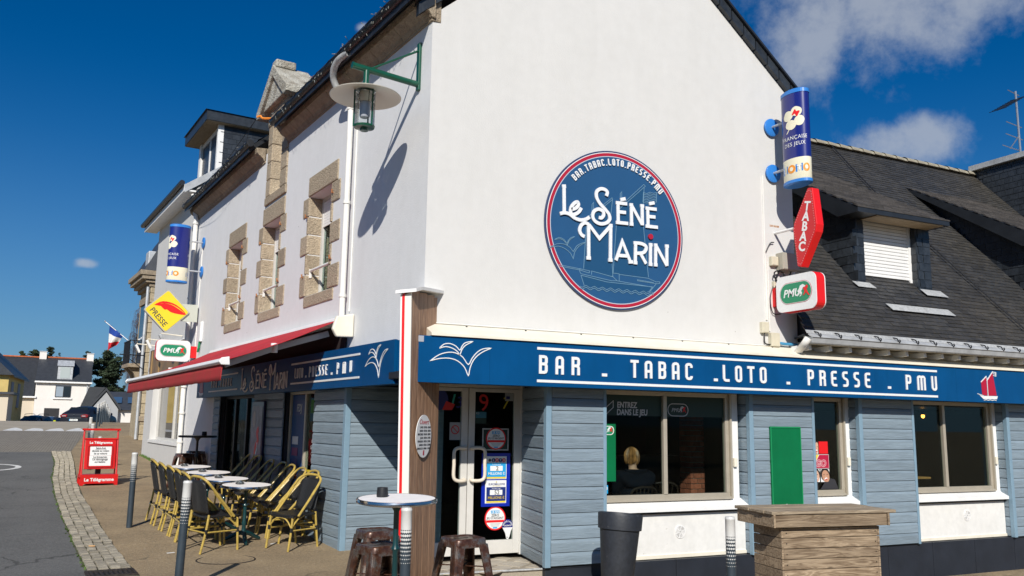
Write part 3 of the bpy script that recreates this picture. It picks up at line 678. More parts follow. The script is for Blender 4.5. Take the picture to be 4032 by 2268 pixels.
# corner column on the long front
CL = thing; LC = MB(FL).box(-3.40, -2.21, .03, .3, -.05, 2.12).build('pier', 'plinth_dark', BAR)
def lp2(s, k=0): v = lpt(s, k, 0); return (v.x, v.y)
clad(LC, lp2(3.40), lp2(2.22), .0, 2.12)
c0_ = lp2(2.17); clad(LC, (c0_[0]+.05, c0_[1]+.005), (.60, 2.22), -.0, 2.12)
MB(FL).box(-2.225, -2.145, -.026, .05, -.02, 2.12).build('corner_trim', 'trim_blue', LC, bevel=.004)
MB().box(.60, .66, 1.0, 2.3, -.05, 2.12).build('recess_wall', 'clad_blue', LC)
MB().prism([(c0_[0]+.06, c0_[1]+.03), (.60, 2.245), (.60, 2.30), (c0_[0]+.08, c0_[1]+.1)], -.05, 2.12, 'z').build('recess_back', 'plinth_dark', LC)
# lintel, soffit, aprons, plinth
MB().box(1.8, 10.42, .02, .40, 2.125, 2.40).build('lintel', 'plinth_dark', BAR)
MB().box(-.25, 1.9, -.02, 2.3, 2.125, 2.2).build('porch_ceiling', 'plinth_dark', BAR)
for x0, x1 in ((2.385, 4.60), (5.755, 6.60), (7.725, 9.815)):
    ap = MB().box(x0, x1, .12, .24, .02, .555).build('apron', 'apron_white', BAR)
    MB().box(x0, x1, .105, .16, .02, .06).build('apron_foot', 'paint_cream', ap)
    MB().box(x0, x1, .085, .24, .56, .585).build('drip_line', 'dark_metal', ap)
    MB().prism([(.03, .59), (.03, .635), (.20, .715), (.20, .59)], x0, x1, 'x').build('sill', 'paint_white', ap)
for x in (1.58, 2.5, 3.42, 4.34, 5.26, 6.18, 7.10, 8.02, 8.94, 9.86):
    MB().box(x+.004, x+.916, .03, .2, -.75, .012).build('plinth_panel', 'plinth_dark', BAR, bevel=.004)
MB().box(10.42, 17.4, 0, .3, -.8, 2.12).build('end_wall', 'render_white', BAR)
MB().box(12.6, 13.6, -.02, .05, -.5, 1.7).build('side_door', 'trim_blue', BAR, bevel=.01); MB().box(14.6, 16.0, -.015, .05, .6, 1.8).build('side_window', 'glass_box', BAR, bevel=.005)
# shop windows of the gable front
def shop_window(x0, x1, mids, z0=.715, z1=2.08, y=.19, fr=.055, m='alu_beige', rx=None):
    w = MB().box(x0, x1, y-.03, y+.035, z0, z0+fr+.02).box(x0, x1, y-.03, y+.035, z1-fr, z1).box(x0, x0+fr, y-.03, y+.035, z0+fr+.02, z1-fr).box(x1-fr, x1, y-.03, y+.035, z0+fr+.02, z1-fr)
    for mx_ in mids: w.box(mx_-.028, mx_+.028, y-.04, y+.02, z0+fr+.02, z1-fr)
    w = w.build('shop_window', m, BAR, bevel=.004)
    e = [x0+fr]+[q for mx_ in mids for q in (mx_-.028, mx_+.028)]+[x1-fr]
    for i in range(0, len(e), 2): MB().box(e[i], e[i+1], y+.005, y+.011, z0+fr+.02, z1-fr).build('pane', GL, w)
    MB().box(x0, x1, y-.055, y-.03, z0-.005, z0+.03).build('sill_rail', m, w)
    MB().box(x1+.002, x1+.03, y-.06, y+.04, z0, z1).build('jamb_strip', m, w)
    MB().prism([(x1+.03, z0-.10), (x1+.16, z0-.10), (x1+.16, z1), (x1+.03, z1)], y-.02, y+.06).build('reveal', 'paint_white', w)
    MB().box(x1+.06, x1+.11, y-.06, y-.02, 1.12, 1.24).build('latch', 'paint_cream', w, bevel=.008)
    return w
W1 = shop_window(2.24, 4.40, [3.37]); W2 = shop_window(5.70, 6.46, []); W3 = shop_window(7.66, 9.66, [8.59])
# interior of the bar room, seen through the panes
def lq(s, k): v = lpt(s, k, 0); return (v.x, v.y)
FP = [(.67, 1.06), (1.78, 1.06), (1.9, .26), (10.3, .26), (10.3, 6.2), lq(7, -5.5), lq(9.4, -2.5), lq(9.4, -.32), lq(2.4, -.32), (.67, 2.3)]
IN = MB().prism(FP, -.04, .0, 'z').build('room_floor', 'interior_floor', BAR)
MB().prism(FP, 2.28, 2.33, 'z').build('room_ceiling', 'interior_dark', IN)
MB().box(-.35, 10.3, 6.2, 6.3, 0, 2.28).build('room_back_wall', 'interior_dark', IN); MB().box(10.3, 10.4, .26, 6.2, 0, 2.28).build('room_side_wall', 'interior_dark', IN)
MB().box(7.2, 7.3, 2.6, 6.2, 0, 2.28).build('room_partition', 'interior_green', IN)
MB().box(8.7, 8.95, 1.5, 1.8, 0, 2.28).build('room_post', mat('post_grey', (.30, .31, .30), .7), IN)
MB().box(2.6, 6.6, 4.2, 4.8, 0, 1.1).build('bar_counter', mat('bar_wood', (.05, .028, .015), .4, var=.2, vs=4), IN)
bp_ = MB().box(4.565, 4.785, 1.21, 1.44, 0, 2.28).build('brick_pier', 'grout', IN)
for r_ in range(30):
    z = .004+r_*.0755
    o_ = (r_ % 2)*.055
    for a0, a1 in (((4.552, 4.665), (4.675, 4.798)) if r_ % 2 else ((4.552, 4.60), (4.61, 4.735), (4.745, 4.798))):
        MB().box(a0, a1, 1.198, 1.32, z, z+.065).build('brick', 'brick', bp_)
    MB().box(4.552, 4.62, 1.325, 1.452, z, z+.065).build('brick', 'brick', bp_)
# long-front shop windows and door, in the shade of the awning
def lfront(s0, s1, mids, z0, z1, name='shop_window', b=.10, m='alu_beige', fr=.06):
    w = MB(FL).box(-s1, -s0, b-.03, b+.04, z0, z0+fr).box(-s1, -s0, b-.03, b+.04, z1-fr, z1).box(-s1, -s1+fr, b-.03, b+.04, z0+fr, z1-fr).box(-s0-fr, -s0, b-.03, b+.04, z0+fr, z1-fr)
    for q in mids: w.box(-q-.03, -q+.03, b-.03, b+.04, z0+fr, z1-fr)
    w = w.build(name, m, BAR, bevel=.004); e = [-s1+fr]+[v for q in sorted(mids, reverse=True) for v in (-q-.03, -q+.03)]+[-s0-fr]
    for i in range(0, len(e), 2): MB(FL).box(e[i], e[i+1], b, b+.006, z0+fr, z1-fr).build('pane', GL, w)
    return w
LW = lfront(3.42, 4.78, [4.03], .55, 2.10); MB(FL).box(-4.78, -3.42, .02, .2, -.1, .55).build('apron', 'clad_blue', BAR)
LP_ = MB(FL).box(-6.5, -4.8, .03, .3, -.1, 2.12).build('pier', 'plinth_dark', BAR); clad(LP_, lp2(6.48), lp2(4.82), .05, 2.12)
LD = lfront(6.52, 8.86, [7.3, 8.1], .1, 2.10, 'sliding_door', .12, 'dark_metal', .07)
LQ = MB(FL).box(-9.42, -8.88, .03, .3, -.1, 2.12).build('pier', 'plinth_dark', BAR); clad(LQ, lp2(9.40), lp2(8.90), .1, 2.12)
# double door in the recess
DO = MB().box(.20, .215, .97, 1.04, .03, 2.125).box(1.70, 1.752, .95, 1.05, .03, 2.125).box(.215, 1.70, .97, 1.04, 2.085, 2.125).build('door_frame', 'alu_white', BAR, bevel=.004)
for x0, x1, hx, sgn in ((.22, .972, .90, -1), (.982, 1.70, 1.06, 1)):
    st = .085
    d_ = MB().box(x0, x0+st, .965, 1.02, .05, 2.08).box(x1-st, x1, .965, 1.02, .05, 2.08).box(x0+st, x1-st, .965, 1.02, .05, .215).box(x0+st, x1-st, .965, 1.02, 2.035, 2.08).build('door_leaf', 'alu_white', DO, bevel=.004)
    MB().box(x0+st, x1-st, .99, .996, .215, 2.035).build('pane', GL, d_)
    xi = x1-.045 if sgn < 0 else x0+.045; xo = xi+sgn*.155
    MB().tube(smooth_curve([(xi, .965, 1.33), (xi, .915, 1.34), (xi+sgn*.10, .90, 1.34), (xo, .90, 1.30), (xo, .90, 1.15), (xo, .90, .99), (xi+sgn*.10, .90, .945), (xi, .915, .945), (xi, .965, .955)], 4), .022, 10).build('handle', 'door_handle', d_, smooth=True)
# tiled porch floor and step
PF = MB().prism([(-.24, 2.12), (-.02, .22), (1.62, .10), (1.78, 1.0), (.62, 1.0), (.62, 2.2)], -.35, -.012, 'z').build('porch_step', 'concrete', BAR)
MB().tube([(.0, .205, -.006), (1.62, .085, -.006)], .012, 8).build('step_nosing', 'zinc_pale', PF)
ca, sa = cos(radians(38)), sin(radians(38))
for i in range(-8, 12):
    for j in range(-8, 12):
        cx = .8+.305*(i*ca-j*sa); cy = .8+.305*(i*sa+j*ca)
        ok = all((lambda qx, qy: .26 <= qy <= (.98 if qx > .6 else 2.1) and max(-.2, .0-.12*qy) < qx < 1.62+.15*qy)(cx+.215*cos(a), cy+.215*sin(a)) for a in [k*pi/2+radians(38+45) for k in range(4)])
        inside = .10 < cy < (.98 if cx > .6 else 2.1) and -.15 < cx < 1.6+.15*cy
        if ok or inside:
            s_ = .1495 if ok else .105
            MB().box(-s_, s_, -s_, s_, -.0115, -.0035, Matrix.Translation((cx, cy, 0)) @ Matrix.Rotation(radians(38), 4, 'Z')).build('tile', 'tile', PF)
# cream weathering board over the gable fascia
MB().prism([(-.345, 2.575), (-.345, 2.60), (-.03, 2.735), (.0, 2.735), (.0, 2.575)], -.02, 10.5, 'x').build('weather_board', 'paint_cream', BAR)
for i in range(13):
    MB().lathe([(.011, 0), (.011, .008)], 8, Matrix.Translation((.5+.75*i, -.06, 2.723)) @ Matrix.Rotation(radians(25), 4, 'X')).build('screw', 'dark_metal', BAR)
b = MB(); b.tube([(.15, -.012, 2.752), (2.4, -.012, 2.75), (5.1, -.012, 2.748)], .008, 5); b.build('cable', 'pipe_white', BAR)
# ------------------------------------------------------------------ lettering: condensed rounded capitals drawn as strokes
_l, _r2 = .08, .38
DECO = {
 'B': (.46, [[(_l, 0), (_l, 1)], [(_l, .92), (.27, .92), (.35, .89), (_r2, .82), (_r2, .63), (.35, .56), (.28, .53), (_l, .53)], [(.28, .53), (.35, .50), (_r2, .42), (_r2, .18), (.35, .11), (.27, .08), (_l, .08)]]),
 'A': (.46, [[(_l, 0), (_l, .80), (.12, .89), (.19, .92), (.27, .92), (.34, .89), (_r2, .80), (_r2, 0)], [(_l, .40), (_r2, .40)]]),
 'R': (.46, [[(_l, 0), (_l, 1)], [(_l, .92), (.27, .92), (.35, .89), (_r2, .82), (_r2, .62), (.35, .54), (.27, .51), (_l, .51)], [(.26, .51), (.35, .46), (_r2, .38), (_r2, 0)]]),
 'T': (.46, [[(0, .93), (.46, .93)], [(.23, 0), (.23, .93)]]),
 'C': (.46, [[(_r2, .72), (_r2, .82), (.34, .89), (.27, .92), (.19, .92), (.12, .89), (_l, .82), (_l, .18), (.12, .11), (.19, .08), (.27, .08), (.34, .11), (_r2, .18), (_r2, .24)]]),
 'L': (.44, [[(_l, 1), (_l, .19), (.12, .11), (.19, .08), (.42, .08)]]),
 'O': (.46, [[(_l, .5), (_l, .82), (.12, .89), (.19, .92), (.27, .92), (.34, .89), (_r2, .82), (_r2, .18), (.34, .11), (.27, .08), (.19, .08), (.12, .11), (_l, .18), (_l, .5)]]),
 'P': (.46, [[(_l, 0), (_l, 1)], [(_l, .92), (.27, .92), (.35, .89), (_r2, .82), (_r2, .58), (.35, .50), (.27, .47), (_l, .47)]]),
 'E': (.44, [[(.42, .92), (.19, .92), (.12, .89), (_l, .82), (_l, .18), (.12, .11), (.19, .08), (.42, .08)], [(_l, .52), (.37, .52)]]),
 'S': (.46, [[(.40, .92), (.19, .92), (.12, .89), (_l, .82), (_l, .64), (.12, .57), (.19, .53), (.27, .50), (.35, .45), (_r2, .38), (_r2, .18), (.34, .11), (.27, .08), (.06, .08)]]),
 'M': (.70, [[(_l, 0), (_l, .82), (.12, .89), (.19, .92), (.25, .92), (.32, .88), (.35, .82), (.35, 0)], [(.35, .82), (.38, .88), (.45, .92), (.51, .92), (.58, .89), (.62, .82), (.62, 0)]]),
 'U': (.46, [[(_l, 1), (_l, .18), (.12, .11), (.19, .08), (.27, .08), (.34, .11), (_r2, .18), (_r2, 1)]]),
 '.': (.17, [[(.085, 0), (.085, .13)]]),
}
def deco(mb, ch, x, z, h, sx=1, wd=.155, d0=-.012, d1=0, M=None, rot=0):
    w_, st = DECO[ch]
    for i_, p in enumerate(st):
        q = [((a-w_/2)*h*sx, c*h) for a, c in p]
        q = [(x+a*cos(rot)-c*sin(rot), z+a*sin(rot)+c*cos(rot)) for a, c in q]
        mb.ribbon(q, wd*h*(sx*.5+.5), d0-.0006*i_, d1, M)
def deco_span(mb, word, x0, x1, z, h, sx=1, M=None, wd=.155, d0=-.012):   # letters evenly spread from edge to edge
    ws = [DECO[c][0]*h*sx for c in word]; gap = (x1-x0-sum(ws))/max(1, len(word)-1); x = x0
    for c, w_ in zip(word, ws):
        b = MB(mb.M); deco(b, c, x+w_/2, z, h, sx, wd, d0, 0, M); b.build('letter', 'letter_white', mb.par); x += w_+gap
NAME= [[(-792,460),(-787,118)],[(-818,453),(-767,460)],[(-847,103),(-782,122),(-713,112),(-643,73),(-556,57),(-477,78),(-429,111)],[(-687,174),(-626,200),(-588,244),(-600,279),(-640,266),(-687,208),(-699,144),(-674,113),(-617,131),(-573,168),(-547,213)],[(-181,412),(-168,465),(-208,495),(-271,493),(-322,453),(-326,380),(-281,307),(-209,244),(-146,180),(-133,118),(-182,65),(-272,42),(-352,69),(-383,128),(-361,194),(-299,228),(-236,209),(-222,163),(-254,120),(-290,122)],[(-10,349),(-6,86)],[(-39,344),(127,349)],[(-7,229),(108,232)],[(-40,88),(140,93)],[(27,391),(102,414)],[(192,343),(194,93)],[(192,343),(353,103)],[(356,350),(359,96)],[(164,342),(215,344)],[(329,350),(384,352)],[(166,90),(218,92)],[(443,334),(447,90)],[(412,330),(581,333)],[(445,223),(560,227)],[(410,92),(596,95)],[(465,394),(547,417)],[(-499,-147),(-546,-125),(-569,-74),(-547,-9),(-494,29),(-436,12)],[(-441,19),(-439,-409)],[(-436,12),(-287,-148),(-119,33)],[(-119,41),(-126,-405)],[(-471,-412),(-411,-409)],[(-155,-407),(-97,-406)],[(-142,36),(-95,37)],[(-43,-401),(53,-150),(173,-404)],[(-8,-335),(129,-329)],[(208,-397),(144,-404)],[(253,-149),(245,-405)],[(223,-149),(332,-146),(403,-170),(410,-213),(368,-261),(256,-282)],[(321,-275),(408,-402)],[(221,-404),(273,-404)],[(482,-146),(477,-404)],[(458,-147),(509,-145)],[(453,-404),(504,-403)],[(562,-144),(555,-403)],[(562,-144),(731,-399)],[(735,-139),(731,-399)],[(536,-145),(585,-143)],[(708,-140),(763,-138)],[(532,-403),(582,-402)]]
DOT= [(486,-39)]
SHIP= [[(-859,-530),(-554,-554),(-414,-568),(-423,-594),(-467,-588),(-554,-569),(-854,-548)],[(-554,-547),(-557,-589),(-540,-614),(-95,-664),(-22,-658),(494,-693),(523,-698)],[(-388,-563),(-388,-612)],[(-22,-564),(14,-568),(14,-662)],[(-94,-601),(-22,-654)],[(-388,-566),(-80,-613)],[(14,-573),(449,-585),(571,-622),(624,-615),(632,-636),(590,-645),(289,-631),(286,-618),(533,-634)],[(-540,-633),(-166,-685),(513,-691),(465,-758),(433,-764)],[(-540,-633),(-493,-759)],[(570,-651),(475,-754)],[(-459,80),(-502,-546)],[(-80,-613),(-124,56),(-81,380)],[(-468,94),(-86,405),(-79,384),(-450,73),(-468,94)],[(-8,277),(-76,-566)],[(-76,-566),(-22,-564)],[(454,-572),(373,195),(402,615)],[(-3,278),(397,646),(420,626),(19,271),(-3,278)],[(-383,183),(-383,278),(-360,309),(-360,210)],[(35,379),(35,476),(58,503),(57,398)],[(390,536),(443,530),(491,556),(545,547),(596,565)],[(390,515),(443,509),(491,535),(545,526),(595,544)],[(390,494),(443,487),(491,514),(545,504),(595,522)],[(389,472),(443,466),(491,492),(544,483),(595,501)],[(389,451),(442,445),(490,471),(544,461),(594,479)],[(389,430),(442,423),(490,449),(544,440),(594,458)],[(389,408),(442,402),(490,428),(543,418),(594,436)],[(390,543),(381,407)],[(596,567),(590,431)],[(-553,-769),(-525,-783),(-496,-769),(-467,-755),(-437,-769),(-408,-783),(-379,-769),(-350,-756),(-320,-770),(-291,-783),(-262,-770),(-232,-756),(-202,-770),(-173,-784),(-143,-770),(-113,-756),(-83,-770),(-53,-784),(-23,-770),(7,-757),(37,-771),(68,-785),(98,-771),(129,-757),(159,-771),(189,-785),(220,-771),(251,-757),(282,-771),(312,-786),(344,-772),(375,-757),(406,-772),(437,-786),(468,-772),(500,-758),(531,-772)],[(-553,-792),(-524,-805),(-496,-792),(-467,-778),(-437,-792),(-408,-806),(-379,-792),(-350,-779),(-320,-793),(-291,-807),(-262,-793),(-232,-779),(-202,-793),(-173,-807),(-143,-793),(-113,-779),(-83,-794),(-53,-808),(-23,-794),(7,-780),(37,-794),(67,-808),(98,-794),(128,-780),(159,-794),(189,-809),(220,-795),(251,-781),(282,-795),(312,-809),(343,-795),(375,-781),(405,-795),(436,-810),(468,-796),(499,-782),(531,-796)],[(-983,-330),(-882,-277),(-779,-269),(-693,-303),(-650,-348),(-607,-279),(-537,-233),(-476,-214)],[(-983,-333),(-864,-303),(-762,-326),(-684,-379),(-650,-440),(-633,-359),(-572,-275),(-476,-216)],[(-913,-227),(-848,-193),(-780,-213),(-737,-254),(-720,-214),(-677,-174),(-630,-158)],[(-913,-227),(-831,-208),(-771,-235),(-736,-277),(-711,-221),(-668,-182),(-630,-158)]]
SAIL= [[(-459,80),(-502,-546),(-80,-613),(-124,56),(-81,380)],[(-8,277),(-76,-566),(454,-572),(373,195),(402,615)],[(-540,-633),(-493,-759),(433,-761),(513,-691)]]
GULL= [[(-360,-20),(-261,49),(-154,81),(-65,76),(16,34),(82,-43),(127,30),(186,98),(256,139),(349,150),(277,118),(197,67),(137,-1),(103,-83),(85,-163),(39,-76),(-43,-9),(-143,17),(-260,8),(-360,-20)],[(-254,126),(-206,167),(-137,176),(-67,150),(-22,110),(3,154),(42,195),(128,213),(52,172),(7,126),(-21,60),(-46,90),(-106,126),(-186,141),(-254,122)]]
GULLM = [[(x/1000, z/1000) for x, z in s] for s in GULL]
def dense(p, n=3): return [(q[0], q[1]) for q in smooth_curve([(a, c, 0) for a, c in p], n)]

# ------------------------------------------------------------------ prow at the corner
PR = thing('corner_prow', 'ship-stem corner post, white and red nose with brown boarded flank', 'post', (-.2, -.2, gz(-.2, -.2)))
_o = PR.location
def P3(pts, name, m, z0=-.12, ztop=None, bevel=0):       # vertical solid from a plan polygon; every corner leans a little outward to the top
    b = MB(); n = len(pts); vs = []
    for (x, y, dx, dy, zt) in pts: vs.append((x-_o.x, y-_o.y, z0-_o.z))
    for (x, y, dx, dy, zt) in pts: vs.append((x+dx-_o.x, y+dy-_o.y, zt-_o.z))
    b.add(vs, [tuple(range(n))[::-1], tuple(range(n, 2*n))]+[(i, (i+1) % n, (i+1) % n+n, i+n) for i in range(n)])
    return b.build(name, m, PR, bevel=bevel)
ln1 = (-.075, -.035)
nl, nr = Vector((-.325, -.355)), Vector((-.232, -.434))
def npt(t): v = nl.lerp(nr, t); return v
def seg(t0, t1, name, m, proud=0):
    a, c = npt(t0), npt(t1); inw = Vector((.62, .78)); o_ = -inw*proud
    P3([(a.x+o_.x, a.y+o_.y, *ln1, 2.97), (c.x+o_.x, c.y+o_.y, *ln1, 3.00), (c.x+inw.x*.02, c.y+inw.y*.02, *ln1, 3.02), (a.x+inw.x*.02, a.y+inw.y*.02, *ln1, 2.99)], name, m)
seg(0, .16, 'nose_edge', 'paint_white'); seg(.165, .40, 'red_stripe', 'red_plain', .004); seg(.405, 1, 'nose_panel', mat('nose_cream', (.80, .78, .70), .4))
q0, q1 = Vector((-.222, -.418)), Vector((.245, .085)); ins = Vector((-.88, .47))*.05
P3([(-.27, -.27, *ln1, 3.0), (q0.x+ins.x, q0.y+ins.y, *ln1, 3.02), (q1.x+ins.x, q1.y+ins.y, 0, 0, 3.06), (.05, .12, 0, 0, 3.06), (-.16, .0, 0, 0, 3.03)], 'core', 'dark_metal')
for i in range(4):
    a = q0.lerp(q1, i/4+.006); c = q0.lerp(q1, (i+1)/4-.006); f0, f1 = 1-i/4, 1-(i+1)/4
    P3([(a.x, a.y, ln1[0]*f0, ln1[1]*f0, 3.03), (c.x, c.y, ln1[0]*f1, ln1[1]*f1, 3.05), (c.x+ins.x*.96, c.y+ins.y*.96, ln1[0]*f1, ln1[1]*f1, 3.05), (a.x+ins.x*.96, a.y+ins.y*.96, ln1[0]*f0, ln1[1]*f0, 3.03)], 'board', 'board_brown')
b = MB(); tp = [(-.46, -.40, 2.985), (-.28, -.55, 3.0), (-.18, -.46, 3.04), (.31, .08, 3.10), (.05, .18, 3.09), (-.28, -.02, 3.06)]
n = len(tp); b.add([(x-_o.x, y-_o.y, z-_o.z) for x, y, z in tp]+[(x-_o.x, y-_o.y, z-_o.z+.035) for x, y, z in tp], [tuple(range(n))[::-1], tuple(range(n, 2*n))]+[(i, (i+1) % n, (i+1) % n+n, i+n) for i in range(n)]); b.build('cap', 'paint_white', PR)
# oval opening-hours sign on the boarded flank
fdir = (q1-q0).normalized(); fc = q0.lerp(q1, .40)+Vector((fdir.y, -fdir.x))*.018+Vector((-.02, -.008))
OM = Matrix(((fdir.x, -fdir.y, 0, fc.x), (fdir.y, fdir.x, 0, fc.y), (0, 0, 1, 1.50), (0, 0, 0, 1)))
OH = thing('opening_hours_sign', 'white oval opening-hours sign on the brown boarded corner post', 'sign', M=OM)
MB().disc(0, 0, .205, .225, -.006, .0, 40).build('plate', 'paper', OH)
text('heading', 'Ouvert', .075, mat('hours_red', (.35, .02, .03), .5), OH, TM(ID, 0, -.0065, .125), ext=.001, shear=.25, sx=1.1)
for i, (d_, h_) in enumerate((('LUNDI', '07H30 - 20H00'), ('MARDI', '07H30 - 20H00'), ('MERCREDI', '07H30 - 20H00'), ('JEUDI', '07H30 - 21H00'), ('VENDREDI', '07H30 - 22H00'), ('SAMEDI', '07H30 - 22H00'), ('DIMANCHE', '08H00 - 14H00'))):
    text('hours_line', d_, .030, 'ink', OH, TM(ID, -.02, -.0065, .083-.037*i), ext=.001, sx=1.0, align='RIGHT', off=.012)
    text('hours_line', h_, .030, 'ink', OH, TM(ID, .0, -.0065, .083-.037*i), ext=.001, sx=.95, align='LEFT', off=.012)
MB().prism([(-.012, -.20), (.02, -.20), (.022, -.15), (.004, -.145), (-.008, -.16)], -.008, -.0062).build('boat_mark', 'crimson', OH)

# ------------------------------------------------------------------ fascia signs
FG = thing('fascia_sign', 'long blue fascia sign over the gable front reading BAR TABAC LOTO PRESSE PMU', 'sign', (-.2, -.32, 2.07))
def T_(m): return Matrix.Translation((.2, .32, -2.07)) @ m
MFR = Matrix.Translation((.2, .32, -2.07))
xs_ = [-.20, .68, 4.02, 6.62, 8.3, 10.45]
for x0, x1 in zip(xs_, xs_[1:]): MB(MFR).box(x0+.001, x1-.001, -.32, -.285, 2.07, 2.57).build('panel', 'blue_panel', FG)
MB(MFR).box(-.19, 10.44, -.285, -.002, 2.075, 2.565).build('box', 'blue_panel', FG)
b = MB(MFR @ Matrix.Translation((0, -.3205, 0)))
for s_, h in ((1.27, .008),): pass
b.box(1.27, 7.89, -.006, 0, 2.485, 2.515); b.build('stripe', 'letter_white', FG); MB(b.M).box(1.27, 7.88, -.006, 0, 2.115, 2.145).build('stripe', 'letter_white', FG)
H_ = .212; Zb = 2.212
for word, x0, x1 in (('BAR', 1.29, 1.83), ('.', 2.13, 2.20), ('TABAC', 2.53, 3.45), ('.', 3.78, 3.84), ('LOTO', 3.92, 4.64), ('.', 4.98, 5.04), ('PRESSE', 5.35, 6.52), ('.', 6.86, 6.92), ('PMU', 7.22, 7.87)):
    b = MB(MFR @ Matrix.Translation((0, -.3205, 0)))
    if word == '.': b.box(x0, x1, -.010, 0, Zb, Zb+.035)
    else: b.par = FG; deco_span(b, word, x0, x1, Zb, H_, 1.18, wd=.145)
    if b.v: b.build('full_stop', 'letter_white', FG)
b = MB(MFR @ Matrix.Translation((.34, -.3205, 2.32)))
for s_ in GULLM: b.ribbon(dense(s_), .010, -.006, 0, None, True)
b.build('gull_emblem', 'letter_white', FG)
def ship(b_sail, b_hull, x, z, h):
    f = lambda pts: [(x+a*h, z+c*h) for a, c in pts]
    b_sail.prism(f([(-.36, .16), (-.10, .13), (-.10, .80), (-.38, .62)]), -.005, 0); b_sail.prism(f([(-.04, .13), (.40, .15), (.26, .95), (-.05, .66)]), -.005, 0)
    b_hull.prism(f([(-.52, .15), (-.36, .12), (.46, .13), (.40, .02), (-.32, .01)]), -.005, 0)
    b_hull.ribbon(f([(-.62, .19), (-.3, .13)]), .02*h, -.006, 0); b_hull.ribbon(f([(-.06, .1), (-.06, .78)]), .02*h, -.0065, 0); b_hull.ribbon(f([(-.08, .66), (.28, 1.0)]), .03*h, -.007, 0); b_hull.ribbon(f([(-.40, .60), (-.08, .82)]), .03*h, -.0072, 0)
    b_hull.ribbon(f([(.28, .98), (.44, .97), (.43, .84), (.28, .86)]), .025*h, -.0075, 0); b_hull.ribbon(f([(.28, .92), (.44, .91)]), .025*h, -.0078, 0)
    b_hull.ribbon(f([(-.3+.11*i, -.03+.02*(i % 2)) for i in range(7)]), .02*h, -.008, 0)
bs_, bh_ = MB(MFR @ Matrix.Translation((0, -.3205, 0))), MB(MFR @ Matrix.Translation((0, -.3205, 0)))
ship(bs_, bh_, 9.02, 2.115, .43); bs_.build('red_sails', mat('sail_red', (.42, .006, .035), .4), FG); bh_.build('ship_outline', 'letter_white', FG)
MB(MFR).box(-.17, -.10, -.324, -.3205, 2.50, 2.565).build('plate_sticker', mat('sticker_grey', (.35, .37, .42), .5), FG)

FH = thing('fascia_sign', 'blue fascia sign over the terrace, half under the awning, reading Le Séné Marin', 'sign', M=FL @ Matrix.Translation((-5.2, -.2, 2.07)))
ML = Matrix.Translation((5.2, .2, -2.07))
for s0, s1 in ((.30, 2.0), (2.0, 4.0), (4.0, 7.0), (7.0, 10.17)): MB(ML).box(-s1+.001, -s0-.001, -.2, -.165, 2.07, 2.57).build('panel', 'blue_panel', FH)
MB(ML).box(-10.16, -.31, -.165, -.002, 2.075, 2.565).build('box', 'blue_panel', FH)
MLs = ML @ Matrix.Translation((0, -.2005, 0))
for a0, a1, c0, c1 in ((-3.95, -1.30, 2.45, 2.475), (-3.95, -1.30, 2.165, 2.19), (-9.1, -6.95, 2.45, 2.475), (-9.1, -6.95, 2.165, 2.19)): MB(MLs).box(a0, a1, -.006, 0, c0, c1).build('stripe', 'letter_white', FH)
for word, s0, s1 in (('LOTO', 3.76, 3.40), ('.', 3.29, 3.25), ('PRESSE', 3.13, 2.42), ('.', 2.27, 2.23), ('PMU', 2.06, 1.55), ('BAR', 8.88, 8.45), ('.', 8.32, 8.28), ('TABAC', 8.15, 7.35)):
    b = MB(MLs)
    if word == '.': b.box(-s0, -s1, -.010, 0, 2.245, 2.275)
    else: b.par = FH; deco_span(b, word, -s0, -s1, 2.245, .15, .95, wd=.115)
    if b.v: b.build('full_stop', 'letter_white', FH)
b = MB(MLs @ Matrix.Translation((-.79, 0, 2.32)) @ Matrix.Diagonal((.92, 1, 1, 1)))
for s_ in GULLM: b.ribbon(dense(s_), .010, -.006, 0, None, True)
b.build('gull_emblem', 'letter_white', FH)
bs_, bh_ = MB(MLs), MB(MLs); ship(bs_, bh_, -9.75, 2.115, .40); bs_.build('red_sails', 'sail_red', FH); bh_.build('ship_outline', 'letter_white', FH)
# the name, same drawn letters as on the round sign, set out on one line
NM = [[(x/1000, z/1000) for x, z in s] for s in NAME]
GRP = [(0, 3), (3, 4), (4, 5), (5, 10), (10, 16), (16, 21), (21, 28), (28, 31), (31, 35), (35, 38), (38, 44)]
for lo, hi, x0, x1 in ((0, 4, -6.72, -6.25), (4, 21, -6.12, -5.17), (21, 44, -5.05, -4.10)):
    X = [p[0] for s_ in NM[lo:hi] for p in s_]; Z = [p[1] for s_ in NM[lo:hi] for p in s_]
    for g0, g1 in GRP:
        if lo <= g0 < hi:
            b = MB(MLs)
            for i, s_ in enumerate(NM[g0:g1]):
                q = [(x0+(x-min(X))/(max(X)-min(X))*(x1-x0), 2.12+(z-min(Z))/(max(Z)-min(Z))*.40) for x, z in s_]; b.ribbon(dense(q, 3) if len(q) > 2 else q, .026, -.010-.0005*i, 0)
            b.build('letter', 'letter_white', FH)

